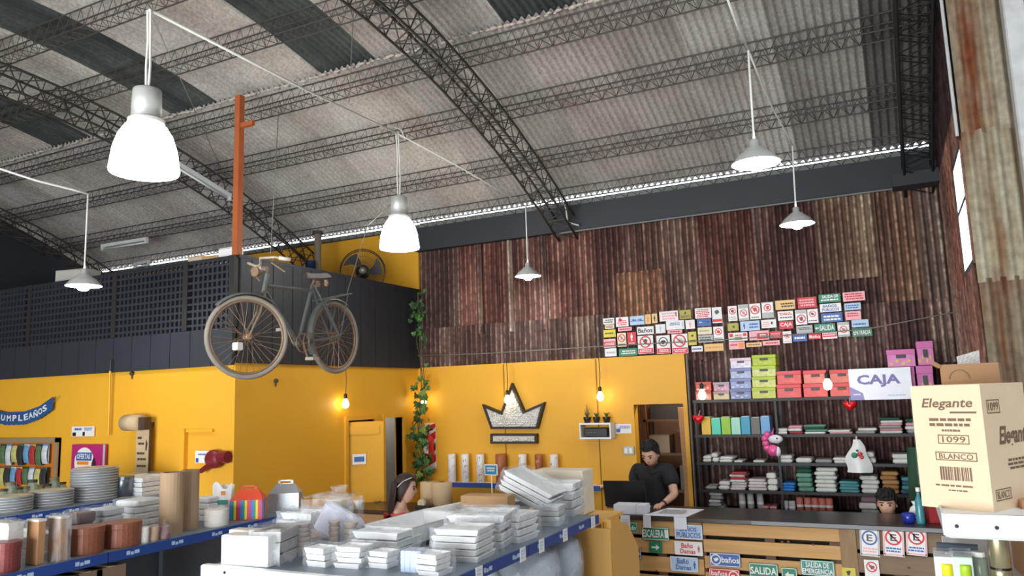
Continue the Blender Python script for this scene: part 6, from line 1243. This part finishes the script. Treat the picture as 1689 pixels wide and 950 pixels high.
c, w_, h = pl(775, 838, 820, 846, ZG + .0); p = P(805, 836, Z=ZG + .12); carton('pine_box', 'shallow pale pine box beyond the long trays', (p.x, p.y, ZG), (.34, .14, .20), wood, .1, tape=False)
p = P(930, 828, Y=5.55); d = depth(p); carton('cream_carton', 'long cream carton on top at the far end of the middle gondola', (p.x, 5.55, 1.31), (104 * d / F * .86, .22, P(930, 776, Y=5.45).z - 1.31), M('cream_board', (226, 216, 194), .7, var=.05), .0, tape=False)
# lower shelf: bagged goods
for i, (x0, x1, yt, yb) in enumerate(((905, 1002, 876, 925), (838, 955, 895, 950), (795, 842, 905, 950))):
    p = P((x0 + x1) / 2, yb, X=XC1 - .14); d = depth(p); r = min(.23, (x1 - x0) * d / F / 2); h = (yb - yt) * d / F; t = thing('bagged_bundle', 'clear bagged bundle on the lower shelf of the middle gondola, %s' % ('farthest', 'middle', 'nearest')[i], 'bag', (p.x - r * .5, min(p.y, 5.0), .88), R.uniform(0, 1), 'bagged bundles'); hh = min(.40, .88 + h + .3 - .88)
    MB().lathe([(r * .6, 0), (r * .85, .03), (r * .9, hh * .5), (r * .8, hh * .8), (r * .3, hh * .95), (.01, hh)], 20).obj('bundle', M('bundle_grey', (186, 196, 206), .5, var=.15), t, smooth=True); b = MB().lathe([(r * .66, 0), (r * .93, .03), (r * .98, hh * .5), (r * .88, hh * .85), (r * .3, hh * 1.0), (r * .12, hh * 1.03)], 20, cap=False); b.obj('bag', film2, t, smooth=True)
# wooden stand between gondola and counter
t = thing('wooden_stand', 'pale wooden side stand at the end of the middle gondola', 'stand', (-2.22, 5.6, 0)); board = M('birch_board', (216, 166, 88), .5, var=.1, scale=3, stretch=(4, 4, .6))
box_('top', board, t, -.52, -.25, 1.28, .27, .12, 1.305); box_('leg', board, t, -.52, -.25, 0, -.48, .12, 1.28); MB().bbox(-.30, -.28, 0, .30, -.25, 1.24, b=.004).obj('front_panel', board, t); b = MB(); b.prism([(.27, -.25, 0), (.27, -.25, 1.30), (.27, .12, 1.22), (.27, .36, 1.0), (.27, .36, 0)], (.03, 0, 0)); b.obj('side_panel', board, t); b = MB(); b.prism([(-.30, -.25, 0), (-.30, -.25, 1.24), (-.30, .12, 1.2), (-.30, .36, 1.0), (-.30, .36, 0)], (.03, 0, 0)); b.obj('side_panel', board, t); box_('shelf', board, t, -.27, -.25, .8, .27, .34, .82); MB().ball((.303, .18, .75), .02, 8, 5, (.2, 1, 2)).obj('knot', knot, t)

# ------------------------------------------------------------------ right gondola with big carton
ZR = 1.65; n0 = P(1557, 850, Z=ZR); GX, GY = n0.x, n0.y; ZL = P(1565, 962, Y=GY + .15).z
t = thing('gondola_shelf', 'right hand white gondola carrying the big paper cartons', 'shelving', (GX + .6, GY, 0), 0, 'shop gondolas')
box_('shelf_board', white_p, t, -.6, 0, ZR - .03, .9, 1.3, ZR); L = MB().bbox(-.61, -.04, ZR - .085, .9, 0, ZR + .012, b=.012).obj('end_lip', white_p, t)
for q in (-.56, -.42, .1): MB().lathe([(.008, 0), (.008, .005)], 8, T=Matrix.Translation((q, -.0405, ZR - .035)) @ Matrix.Rotation(PI / 2, 4, 'X')).obj('hole', blackm, L)
box_('side_rail', M('shelf_edge_grey', (196, 200, 204), .4), t, -.61, 0, ZR - .06, -.6, 1.3, ZR + .01)
box_('back_panel', metal_g, t, .1, .05, .1, .14, 1.3, ZR - .03)
for y in (.03, 1.27): box_('upright', metal_g, t, .08, y - .02, 0, .16, y + .02, ZR - .03)
box_('shelf_board', white_p, t, -.58, .05, ZL - .03, .9, 1.3, ZL); box_('shelf_board', white_p, t, -.58, .05, .7, .9, 1.3, .73); box_('plinth', metal_g, t, -.58, .05, 0, .9, 1.3, .12)
# the printed carton
az = .50; cn = P(1640, 846, Z=ZR); d = depth(cn); bl_ = 84 * d / F; hb = P(1628, 635, D=d).z - ZR
wA, wB = .30, .42
t = thing('printed_carton', 'big tan carton printed Elegante 1099 BLANCO on the right gondola', 'carton', (cn.x, cn.y, ZR), -az)
box_('body', M('carton_tan', (232, 208, 174), .7, var=.05), t, -wA, 0, 0, 0, wB, hb); box_('flap', M('carton_tan'), t, -wA, 0, hb, 0, wB * .5, hb + .004); box_('flap', M('carton_tan'), t, -wA, wB * .5 + .002, hb, 0, wB, hb + .006)
ink2 = M('carton_ink', (120, 96, 78), .7); F0 = -.0015
def outline(x0, z0, x1, z1, y, p_, th=.004):
    b = MB()
    for q in ((x0, z0, x1, z0 + th), (x0, z1 - th, x1, z1), (x0, z0, x0 + th, z1), (x1 - th, z0, x1, z1)): b.add([(q[0], y, q[1]), (q[2], y, q[1]), (q[2], y, q[3]), (q[0], y, q[3])], [(0, 1, 2, 3)])
    return b.obj('print_box', ink2, p_)
ital = lambda k: (lambda x, y, z: (x + (z) * k, y, z))
lettering('Elegante', -wA * .84, hb * .80, -wA * .12, hb * .90, F0, ink2, t, .02, warp=lambda x, y, z: (x + (z - hb * .85) * .25, y, z)); box_('underline', ink2, t, -wA * .45, -.002, hb * .775, -wA * .08, F0, hb * .79)
bars(-wA * .78, hb * .66, -wA * .15, hb * .745, F0, 2, ink2, t, seed=3); bars(-wA * .6, hb * .62, -wA * .33, hb * .65, F0, 1, ink2, t, seed=4)
outline(-wA * .66, hb * .525, -wA * .22, hb * .60, F0, t); lettering('1099', -wA * .60, hb * .537, -wA * .27, hb * .588, F0 - .0003, ink2, t, .01)
outline(-wA * .72, hb * .39, -wA * .14, hb * .46, F0, t); lettering('BLANCO', -wA * .67, hb * .402, -wA * .19, hb * .447, F0 - .0003, ink2, t, .01)
b = MB(); x = -wA * .68
while x < -wA * .26: w_ = R.choice((.003, .005, .008)); b.add([(x, F0, hb * .23), (x + w_, F0, hb * .23), (x + w_, F0, hb * .34), (x, F0, hb * .34)], [(0, 1, 2, 3)]); x += w_ + R.choice((.003, .005))
stuff(b.obj('barcode', ink2, t)); bars(-wA * .78, hb * .175, -wA * .15, hb * .20, F0, 1, ink2, t, seed=8); bars(-wA * .6, hb * .14, -wA * .3, hb * .16, F0, 1, ink2, t, seed=9)
side = thing('print_side', None, None, (0, 0, 0)); side.parent = t; side.rotation_euler = (0, 0, PI / 2)
lettering('Elegante', wB * .30, hb * .47, wB * 1.0, hb * .66, -.0015, ink2, side, .03, warp=lambda x, y, z: (x + (z - hb * .55) * .25, y, z)); outline(wB * .10, hb * .77, wB * .38, hb * .88, -.0015, side); lettering('1099', wB * .13, hb * .79, wB * .35, hb * .86, -.0018, ink2, side, .01)
bars(wB * .42, hb * .30, wB * .95, hb * .40, -.0015, 3, ink2, side, seed=5); outline(wB * .08, hb * .08, wB * .42, hb * .17, -.0015, side); lettering('BLANCO', wB * .11, hb * .095, wB * .39, hb * .155, -.0018, ink2, side, .01)
q = P(1541, 800, D=d + .62); carton('plain_carton', 'plain pale carton edge seen just behind the printed carton', (q.x + .13, q.y, ZR), (.28, .16, hb * 1.0), M('carton_pale', (226, 196, 160), .7), -az, tape=False)
q = P(1604, 632, D=d + .75); t = carton('open_carton', 'darker open kraft carton standing behind the printed carton', (q.x, q.y, ZR), (.26, .22, P(1604, 600, D=d + .75).z - ZR), M('carton_kraft', (166, 128, 92), .8), -.15, tape=False)
h_ = P(1604, 600, D=d + .75).z - ZR; MB().tube([(-.13, -.112, h_ - .01), (-.16, -.13, h_ + .012)], .012, 6).obj('folded_flap', M('carton_kraft'), t); MB().tube([(-.045 + .045 * math.cos(a), -.1115, h_ - .075 + .045 * math.sin(a)) for a in [PI * i / 10 for i in range(11)]], .003, 4).obj('stamp', ink2, t)
q = P(1602, 598, D=d + .9); t = thing('crumpled_paper', 'crumpled grey white paper sticking up from the open carton', 'paper', (q.x, q.y + .16, q.z - .02)); b = MB(); b.grid(lambda u, v: ((u - .5) * .11, .006 * math.sin(u * 17 + v * 9), v * (.06 + .03 * u)), 8, 6); b.grid(lambda u, v: ((u - .5) * .11, .006 + .006 * math.sin(u * 15 + v * 9), v * (.06 + .03 * u)), 8, 6); b.obj('paper', M('crumple_white', (206, 204, 200), .7, var=.15, scale=40), t); MB().box(-.05, 0, -(q.z - .02 - ZR), .05, .01, .0).obj('paper_stem', M('crumple_white'), t)
q = P(1530, 760, D=d + .9); t = thing('plastic_sack', 'bluish white plastic sack left of the printed carton', 'bag', (q.x + .06, q.y, ZR)); MB().lathe([(.07, 0), (.10, .08), (.09, .3), (.05, .42), (.02, .44)], 14).obj('sack', M('sack_white', (206, 216, 224), .35, var=.1), t, smooth=True); crumple(.18, .18, .40, .02, 5).obj('film_wrap', film, t, smooth=True)
# goods on the lower right shelf
Z2 = ZL
for i, (px, c, lb) in enumerate(((1550, (236, 226, 40), 'yellow'), (1580, (170, 206, 40), 'lime green'))):
    p = P(px, 945, Y=GY + .2); t = thing('candle_box', 'clear topped white box with %s candle on the lower right shelf' % lb, 'box', (p.x + .02, GY + .18, Z2 - .0), 0, 'candle boxes'); w_ = .075; zt = P(px, 906, Y=GY + .18).z - Z2
    MB().bbox(-w_ / 2, -w_ / 2, 0, w_ / 2, w_ / 2, zt * .82, b=.003).obj('box', M('box_mint', (206, 226, 214), .4) if i else white_p, t); MB().box(-w_ / 2, -w_ / 2, zt * .82, w_ / 2, w_ / 2, zt).obj('clear_top', film2, t); MB().lathe([(.022, 0), (.022, .05), (.02, .055)], 14, (.008, -w_ / 2, zt * .2)).obj('candle', M('candle_' + lb.replace(' ', '_'), c, .4), t, smooth=True)
p = P(1650, 930, Y=GY + .22); t = thing('steel_flask', 'champagne coloured metal flask standing on the lower right shelf', 'flask', (p.x, GY + .22, Z2)); MB().lathe([(.04, 0), (.04, .06), (.038, .062), (.038, .066), (.04, .068), (.04, .26), (.03, .275), (.03, .30)], 20).obj('body', M('champagne_metal', (196, 186, 150), .25, .8), t, smooth=True); MB().lathe([(.0405, .058), (.0405, .068)], 20, cap=False).obj('band', blackm, t)
p = P(1616, 935, Y=GY + .25); t = thing('spice_jar', 'small clear jar with white lid beside the flask', 'jar', (p.x, GY + .25, Z2)); MB().lathe([(.03, 0), (.032, .01), (.032, .09), (.024, .1)], 14).obj('jar', jar_g, t, smooth=True); MB().lathe([(.026, .1), (.026, .12)], 12).obj('lid', white_p, t)
p = P(1675, 930, Y=GY + .3); carton('tan_boards', 'tan board pack at the right edge below the white lip', (p.x + .08, GY + .4, Z2), (.1, .3, .34), tanp, .1, tape=False)
p = P(1565, 895, Y=GY + .3); t = thing('heat_gun', 'dark blue grey tool lying on the lower right shelf', 'tool', (p.x + .05, GY + .32, Z2 + .0)); MB().tube([(-.1, 0, .12), (.06, 0, .11)], [.02, .028], 8).obj('barrel', M('tool_grey', (70, 82, 94), .4), t); MB().tube([(.02, 0, .1), (.0, 0, 0)], [.02, .024], 8).obj('grip', M('tool_grey'), t)
# ------------------------------------------------------------------ people
def skin(verts, edges, rad, root=0, sub=2):
    me = bpy.data.meshes.new('skin'); me.from_pydata([tuple(v) for v in verts], edges, []); o = bpy.data.objects.new('skin', me); COL.objects.link(o)
    m = o.modifiers.new('skin', 'SKIN'); m.use_smooth_shade = True; m.branch_smoothing = .4
    for i, r in enumerate(rad):
        s = me.skin_vertices[0].data[i]; s.radius = (r, r) if not isinstance(r, tuple) else r; s.use_root = (i == root)
    q = o.modifiers.new('sub', 'SUBSURF'); q.levels = sub; q.render_levels = sub
    dg = bpy.context.evaluated_depsgraph_get(); ev = o.evaluated_get(dg); r = bpy.data.meshes.new_from_object(ev)
    out = MB(); out.v = [tuple(v.co) for v in r.vertices]; out.f = [tuple(p.vertices) for p in r.polygons]
    bpy.data.objects.remove(o); return out
def head_frame(c, fwd, up=Vector((0, 0, 1))):
    f = fwd.normalized(); r = f.cross(up).normalized(); u = r.cross(f); return Matrix(((r.x, f.x, u.x, c.x), (r.y, f.y, u.y, c.y), (r.z, f.z, u.z, c.z), (0, 0, 0, 1)))
def skull(b, T, s=1.0):
    n, m = 22, 16; vs = []
    for j in range(m + 1):
        th = PI * j / m; z = math.cos(th)
        for i in range(n):
            a = 2 * PI * i / n; x, y = math.sin(th) * math.cos(a), math.sin(th) * math.sin(a)
            jaw = 1 - .30 * max(0, -z) ** 1.2; X = x * .076 * jaw; Y = y * (.098 if y > 0 else .100) * (1 - .12 * max(0, -z)) + (.016 * max(0, -z) if y > 0 else 0); Z = z * .122
            if y > .5 and -.15 < z < .25: Y -= .006 * (1 - abs(x) * 2 if abs(x) < .5 else 0) * (1 if abs(x) > .12 else 0)
            vs.append(T @ (Vector((X, Y, Z)) * s))
    b.add(vs, [(j * n + i, (j + 1) * n + i, (j + 1) * n + (i + 1) % n, j * n + (i + 1) % n) for j in range(m) for i in range(n)])
    k = len(b.v); b.add([T @ (Vector(q) * s) for q in ((0, .092, .022), (-.016, .092, -.028), (.016, .092, -.028), (0, .120, -.022), (0, .094, -.036))], [(0, 1, 3), (0, 3, 2), (1, 4, 3), (4, 2, 3)])
    for sx in (-1, 1): b.ball(T @ (Vector((sx * .076, -.005, -.008)) * s), .022 * s, 8, 6, (.45, .8, 1.3), T.to_3x3())
    return b
def face_parts(o, T, s=1.0, brow=(40, 30, 26), lip=(150, 84, 76), glasses=False):
    for sx in (-1, 1):
        MB().ball(T @ (Vector((sx * .031, .083, .010)) * s), .0105 * s, 8, 6).obj('eye', M('eye_dark', (44, 34, 30), .3), o, smooth=True)
        b = MB(); b.tube([T @ (Vector((sx * q, y, z)) * s) for q, y, z in ((.014, .091, .031), (.032, .089, .034), (.050, .078, .030))], .0045 * s, 5); b.obj('eyebrow', M('brow_%d' % brow[0], brow, .8), o)
    b = MB(); b.tube([T @ (Vector((x, y, -.062)) * s) for x, y in ((-.024, .078), (0, .090), (.024, .078))], [.003 * s, .006 * s, .003 * s], 6); b.obj('mouth', M('lip_%d' % lip[0], lip, .5), o, smooth=True)
def hair_cap(T, s, mt, o, low=-.25, front=.42, fringe=0.0, puff=1.10, name='hair', tufts=0):
    n, m = 26, 12; b = MB(); vs = []
    for j in range(m + 1):
        for i in range(n):
            a = 2 * PI * i / n; y = math.sin(a); lim = low + (front - low) * max(0, min(1, (y + .25) / .9)) - fringe * max(0, y)
            z = 1 - (1 - lim) * j / m; rr = math.sqrt(max(0, 1 - z * z)); k = puff + .03 * math.sin(a * 7 + j * 1.7) * math.sin(j * 2.3 + a * 3)
            vs.append(T @ (Vector((rr * math.cos(a) * .078 * k, rr * y * .102 * k - .002, z * .125 * puff)) * s))
    b.add(vs, [(j * n + i, (j + 1) * n + i, (j + 1) * n + (i + 1) % n, j * n + (i + 1) % n) for j in range(m) for i in range(n)])
    for q in range(tufts):      # tousled locks lying over the cap
        a = R.uniform(0, 2 * PI); z = R.uniform(.45, .97); pts = []
        for k in range(4):
            zz = max((front + .06 - fringe) if math.sin(a) > -.1 else .25, min(.99, z - .10 * k)); aa = a + .16 * k * (1 if q % 2 else -1); rr = math.sqrt(1 - zz * zz); kk = puff + .03 + .02 * math.sin(PI * k / 3)
            pts.append(T @ (Vector((rr * math.cos(aa) * .078 * kk, rr * math.sin(aa) * .102 * kk, zz * .125 * (puff + .03))) * s))
        b.tube(pts, [.004 * s, .010 * s, .009 * s, .002 * s], 5)
    return b.obj(name, mt, o, smooth=True)
skin_m = M('skin_tone', (222, 174, 148), .5, var=.06, scale=12); hair_b = M('black_hair', (20, 17, 17), .75, var=.3, scale=40, stretch=(3, 3, .4)); hair_br = M('brown_hair', (50, 32, 27), .6, var=.4, scale=60, stretch=(3, 3, .3)); shirt_b = M('black_shirt', (34, 34, 38), .85, var=.15, scale=20); denim = M('dark_trousers', (40, 44, 56), .85, var=.15)
def person(label, base, J, hf, mats, hs=1.0, hands=True):
    """J: joint positions (world); hf: head frame (world)"""
    t = thing('person', label, 'person', base); I = Matrix.Translation(-Vector(base)); g = lambda k: I @ J[k]
    V, E, Rr, ix = [], [], [], {}
    def v(k, p, r, par=None):
        ix[k] = len(V); V.append(p); Rr.append(r)
        if par: E.append((ix[par], ix[k]))
    hc = I @ hf.translation
    v('pel', g('pelvis'), .125); v('waist', g('pelvis').lerp(g('chest'), .5), .115, 'pel'); v('chest', g('chest'), .125, 'waist'); v('upc', g('chest').lerp(g('neck'), .55), .095, 'chest'); v('neck', g('neck'), .055, 'upc'); v('headb', g('neck').lerp(hc, .6), .052, 'neck')
    for s in 'LR':
        v('sh' + s, g('sh' + s), .062, 'upc'); v('ua' + s, g('sh' + s).lerp(g('el' + s), .5), .050, 'sh' + s); v('el' + s, g('el' + s), .042, 'ua' + s); v('fa' + s, g('el' + s).lerp(g('wr' + s), .45), .039, 'el' + s); v('wr' + s, g('wr' + s), .027, 'fa' + s)
        if hands:
            d = (g('wr' + s) - g('el' + s)).normalized(); d = Vector((d.x, d.y, d.z * .3)).normalized(); lat = d.cross(Vector((0, 0, 1))).normalized(); w_ = g('wr' + s); v('pa' + s, w_ + d * .055, (.030, .018), 'wr' + s)
            for q, (o_, L) in enumerate(((-.030, .062), (-.010, .074), (.010, .070), (.029, .055))):
                r_ = w_ + d * .095 + lat * o_; v('f%d%s' % (q, s), r_, .010, 'pa' + s); v('g%d%s' % (q, s), r_ + d * L * .5 + Vector((0, 0, -.004)), .009, 'f%d%s' % (q, s)); v('h%d%s' % (q, s), r_ + d * L * .85 + Vector((0, 0, -.022)), .007, 'g%d%s' % (q, s))
            th = 1 if s == 'L' else -1; v('t0' + s, w_ + d * .04 + lat * .036 * th, .012, 'pa' + s); v('t1' + s, w_ + d * .075 + lat * .056 * th + Vector((0, 0, -.008)), .009, 't0' + s)
        v('hip' + s, g('hip' + s), .092, 'pel'); v('kn' + s, g('kn' + s), .062, 'hip' + s); v('cf' + s, g('kn' + s).lerp(g('an' + s), .35), .058, 'kn' + s); v('an' + s, g('an' + s), .038, 'cf' + s); v('toe' + s, g('an' + s) + J['face'] * .17 + Vector((0, 0, -.045)), .034, 'an' + s)
    b = skin(V, E, Rr, 0, 2); T = I @ hf; skull(b, T, hs); body = b.obj('body', mats['skin'], t, smooth=True)
    # shirt and trousers follow the body
    sv = ['pel', 'waist', 'chest', 'upc', 'shL', 'uaL', 'shR', 'uaR']; m_ = {k: i for i, k in enumerate(sv)}; se = [(0, 1), (1, 2), (2, 3), (3, 4), (4, 5), (3, 6), (6, 7)]
    sr = [k_ * mats.get('bulk', 1.0) for k_ in (.150, .142, .158, .128, .092, .080, .092, .080)]; P2 = [V[ix[k]].copy() for k in sv]
    for k, q in (('uaL', 'elL'), ('uaR', 'elR')): P2[m_[k]] = V[ix[k]].lerp(V[ix[q]], mats.get('sleeve', .25))
    skin(P2, se, sr, 1, 2).obj('shirt', mats['shirt'], t, smooth=True)
    tv = ['pel', 'hipL', 'knL', 'anL', 'hipR', 'knR', 'anR']; skin([V[ix[k]] - Vector((0, 0, .02 if k == 'pel' else 0)) for k in tv], [(0, 1), (1, 2), (2, 3), (0, 4), (4, 5), (5, 6)], [.142, .105, .076, .055, .105, .076, .055], 0, 2).obj('trousers', mats['trousers'], t, smooth=True)
    face_parts(t, T, hs, mats.get('brow', (40, 30, 26)), mats.get('lip', (150, 84, 76))); return t, T
def stand(px, py, Y, chestdz, face, H, **k): pass
Z = Vector((0, 0, 1))
# man behind the counter, head bowed over the laptop
mY = 7.78; q = P(1077, 800, Y=mY); bx = q.x; base = Vector((bx, mY, 0))
J = dict(pelvis=Vector((bx + .02, mY + .02, .95)), chest=P(1077, 795, Y=mY), neck=P(1076, 765, Y=mY - .04), shL=P(1102, 774, Y=mY), shR=P(1051, 774, Y=mY), elL=P(1113, 815, Y=mY - .12), elR=P(1040, 812, Y=mY - .1), wrL=P(1094, 831, Y=mY - .36), wrR=P(1061, 833, Y=mY - .36), face=Vector((0, -1, 0)))
for s, d in (('L', .09), ('R', -.09)): J['hip' + s] = Vector((bx + d, mY + .02, .88)); J['kn' + s] = Vector((bx + d * 1.05, mY, .48)); J['an' + s] = Vector((bx + d * 1.1, mY + .02, .08))
hc = P(1073, 748, Y=mY - .10); hf = head_frame(hc, Vector((-.12, -.86, -.50)))
t, T = person('man in a black polo shirt typing at the laptop behind the counter', base, J, hf, dict(skin=skin_m, shirt=shirt_b, trousers=denim, sleeve=.45, bulk=1.08), 1.08)
hair_cap(T, 1.08, hair_b, t, low=-.45, front=.56, puff=1.09, tufts=70)
b = MB(); n = 16; b.grid(lambda u, v: T @ (Vector(((.073 - .020 * v) * 1.05 * math.cos(PI * u), (.012 + .086 * math.sin(PI * u)) * 1.02, -.070 - .045 * v - .012 * math.sin(PI * u) * v)) * 1.08), n, 4); b.obj('beard', M('beard_stubble', (58, 44, 38), .8), t, smooth=True)
I = Matrix.Translation(-base); c1 = I @ P(1075, 772, Y=mY - .12)
MB().tube([I @ P(x, y, Y=mY - d) for x, y, d in ((1062, 770, .02), (1068, 777, .12), (1076, 781, .15), (1084, 777, .12), (1091, 770, .02))], .012, 6).obj('collar', shirt_b, t, smooth=True)
MB().lathe([(.032, -.012), (.032, .012)], 12, T=Matrix.Translation(I @ J['wrL']) @ (J['wrL'] - J['elL']).to_track_quat('Z', 'Y').to_matrix().to_4x4(), cap=False).obj('wristband', blackm, t)
# woman with long hair, seen in profile beyond the trays
wD = 6.6; ht = P(668, 806, D=wD); fw = Vector((.93, .36, -.12)).normalized(); fx = Vector((fw.x, fw.y, 0)).normalized(); lf = Vector((-fx.y, fx.x, 0)); base = Vector((ht.x, ht.y, 0)) - fx * .05
up_ = lambda f, l, z: base + fx * f + lf * l + Vector((0, 0, z)); hz_ = ht.z
J = dict(pelvis=up_(0, 0, hz_ - .66), chest=up_(-.01, 0, hz_ - .34), neck=up_(0, 0, hz_ - .14), face=fx, shL=up_(-.01, .155, hz_ - .22), shR=up_(-.01, -.155, hz_ - .22), elL=up_(.03, .22, hz_ - .50), elR=up_(.03, -.22, hz_ - .50), wrL=up_(.22, .17, hz_ - .56), wrR=up_(.22, -.17, hz_ - .56))
for s, d in (('L', .085), ('R', -.085)): J['hip' + s] = up_(0, d, hz_ - .74); J['kn' + s] = up_(.02, d, .46); J['an' + s] = up_(0, d * 1.1, .08)
hf = head_frame(ht, fw); coral = M('coral_top', (226, 96, 92), .8, var=.12)
t, T = person('woman with long brown hair and a coral top, sunglasses on her head', base, J, hf, dict(skin=M('skin_fair', (218, 172, 150), .5, var=.05), shirt=coral, trousers=denim, sleeve=.2, brow=(60, 42, 36), lip=(176, 96, 96)), .98)
hair_cap(T, .98, hair_br, t, low=-.9, front=.58, puff=1.14)
b = MB(); I = Matrix.Translation(-base)
def lock(u, v):
    a = PI * (.12 + .76 * u); wx = (.098 + .035 * math.sin(PI * min(1, v * 1.3))) * math.cos(a); back = -(.085 + .05 * v) * math.sin(a) - .02 - .05 * v
    p = Vector((wx + .006 * math.sin(u * 40 + v * 6), back + .010 * math.sin(u * 33 + v * 9), .06 - .62 * v - .03 * math.sin(u * 21) * v)); R3 = Matrix(((lf.x * -1, fx.x, 0), (lf.y * -1, fx.y, 0), (0, 0, 1))); return I @ (ht + R3 @ p)
b.grid(lock, 36, 16); b.grid(lambda u, v: Vector(lock(u, v)) + fx * .05 * math.sin(PI * u), 36, 16); b.obj('long_hair', hair_br, t, smooth=True)
g = lambda x, y, z: T @ (Vector((x, y, z)) * .98)
sg = M('sunglasses', (40, 36, 36), .15, coat=.5)
for sx in (-1, 1): MB().ball(g(sx * .038, .070, .112), .030, 12, 8, (1.1, .35, .8), T.to_3x3()).obj('sunglass_lens', sg, t, smooth=True); MB().tube([g(sx * .07, .068, .112), g(sx * .094, .0, .075), g(sx * .092, -.05, .02)], .005, 5).obj('sunglass_arm', M('sunglass_arm', (196, 186, 176), .3), t)
# woman crouching behind the right of the counter
hc = P(1463, 830, Y=7.62); fw = Vector((-.10, -.95, -.18)).normalized(); base = Vector((hc.x + .02, 7.72, 0)); cx_, cy_ = base.x, base.y
J = dict(pelvis=Vector((cx_, cy_ + .05, hc.z - .66)), chest=Vector((cx_, cy_ + .03, hc.z - .36)), neck=Vector((cx_, cy_, hc.z - .15)), face=Vector((0, -1, 0)), shL=Vector((cx_ + .15, cy_ + .02, hc.z - .24)), shR=Vector((cx_ - .15, cy_ + .02, hc.z - .24)), elL=Vector((cx_ + .2, cy_ - .04, hc.z - .5)), elR=Vector((cx_ - .2, cy_ - .04, hc.z - .5)), wrL=Vector((cx_ + .12, cy_ - .2, hc.z - .6)), wrR=Vector((cx_ - .12, cy_ - .2, hc.z - .6)))
for s, d in (('L', .1), ('R', -.1)): J['hip' + s] = Vector((cx_ + d, cy_, hc.z - .70)); J['kn' + s] = Vector((cx_ + d * 1.3, cy_ - .04, max(.3, hc.z - .95))); J['an' + s] = Vector((cx_ + d * 1.2, cy_ + .04, .08))
t, T = person('dark haired woman with a fringe whose head shows above the counter', base, J, head_frame(hc, fw), dict(skin=skin_m, shirt=M('dark_top_cloth', (40, 36, 44), .85), trousers=denim, sleeve=.3), 1.0)
hair_cap(T, 1.0, hair_b, t, low=-.75, front=.50, fringe=.14, puff=1.14, tufts=50)
st = thing('stool', 'low wooden stool behind the counter under the dark haired woman', 'stool', (cx_, cy_ + .06, 0)); hs_ = hc.z - .66 - .15
box_('seat', wood_d, st, -.15, -.12, hs_ - .03, .15, .15, hs_)
for x in (-.12, .12):
    for y in (-.09, .12): box_('leg', wood_d, st, x - .015, y - .015, 0, x + .015, y + .015, hs_ - .03)
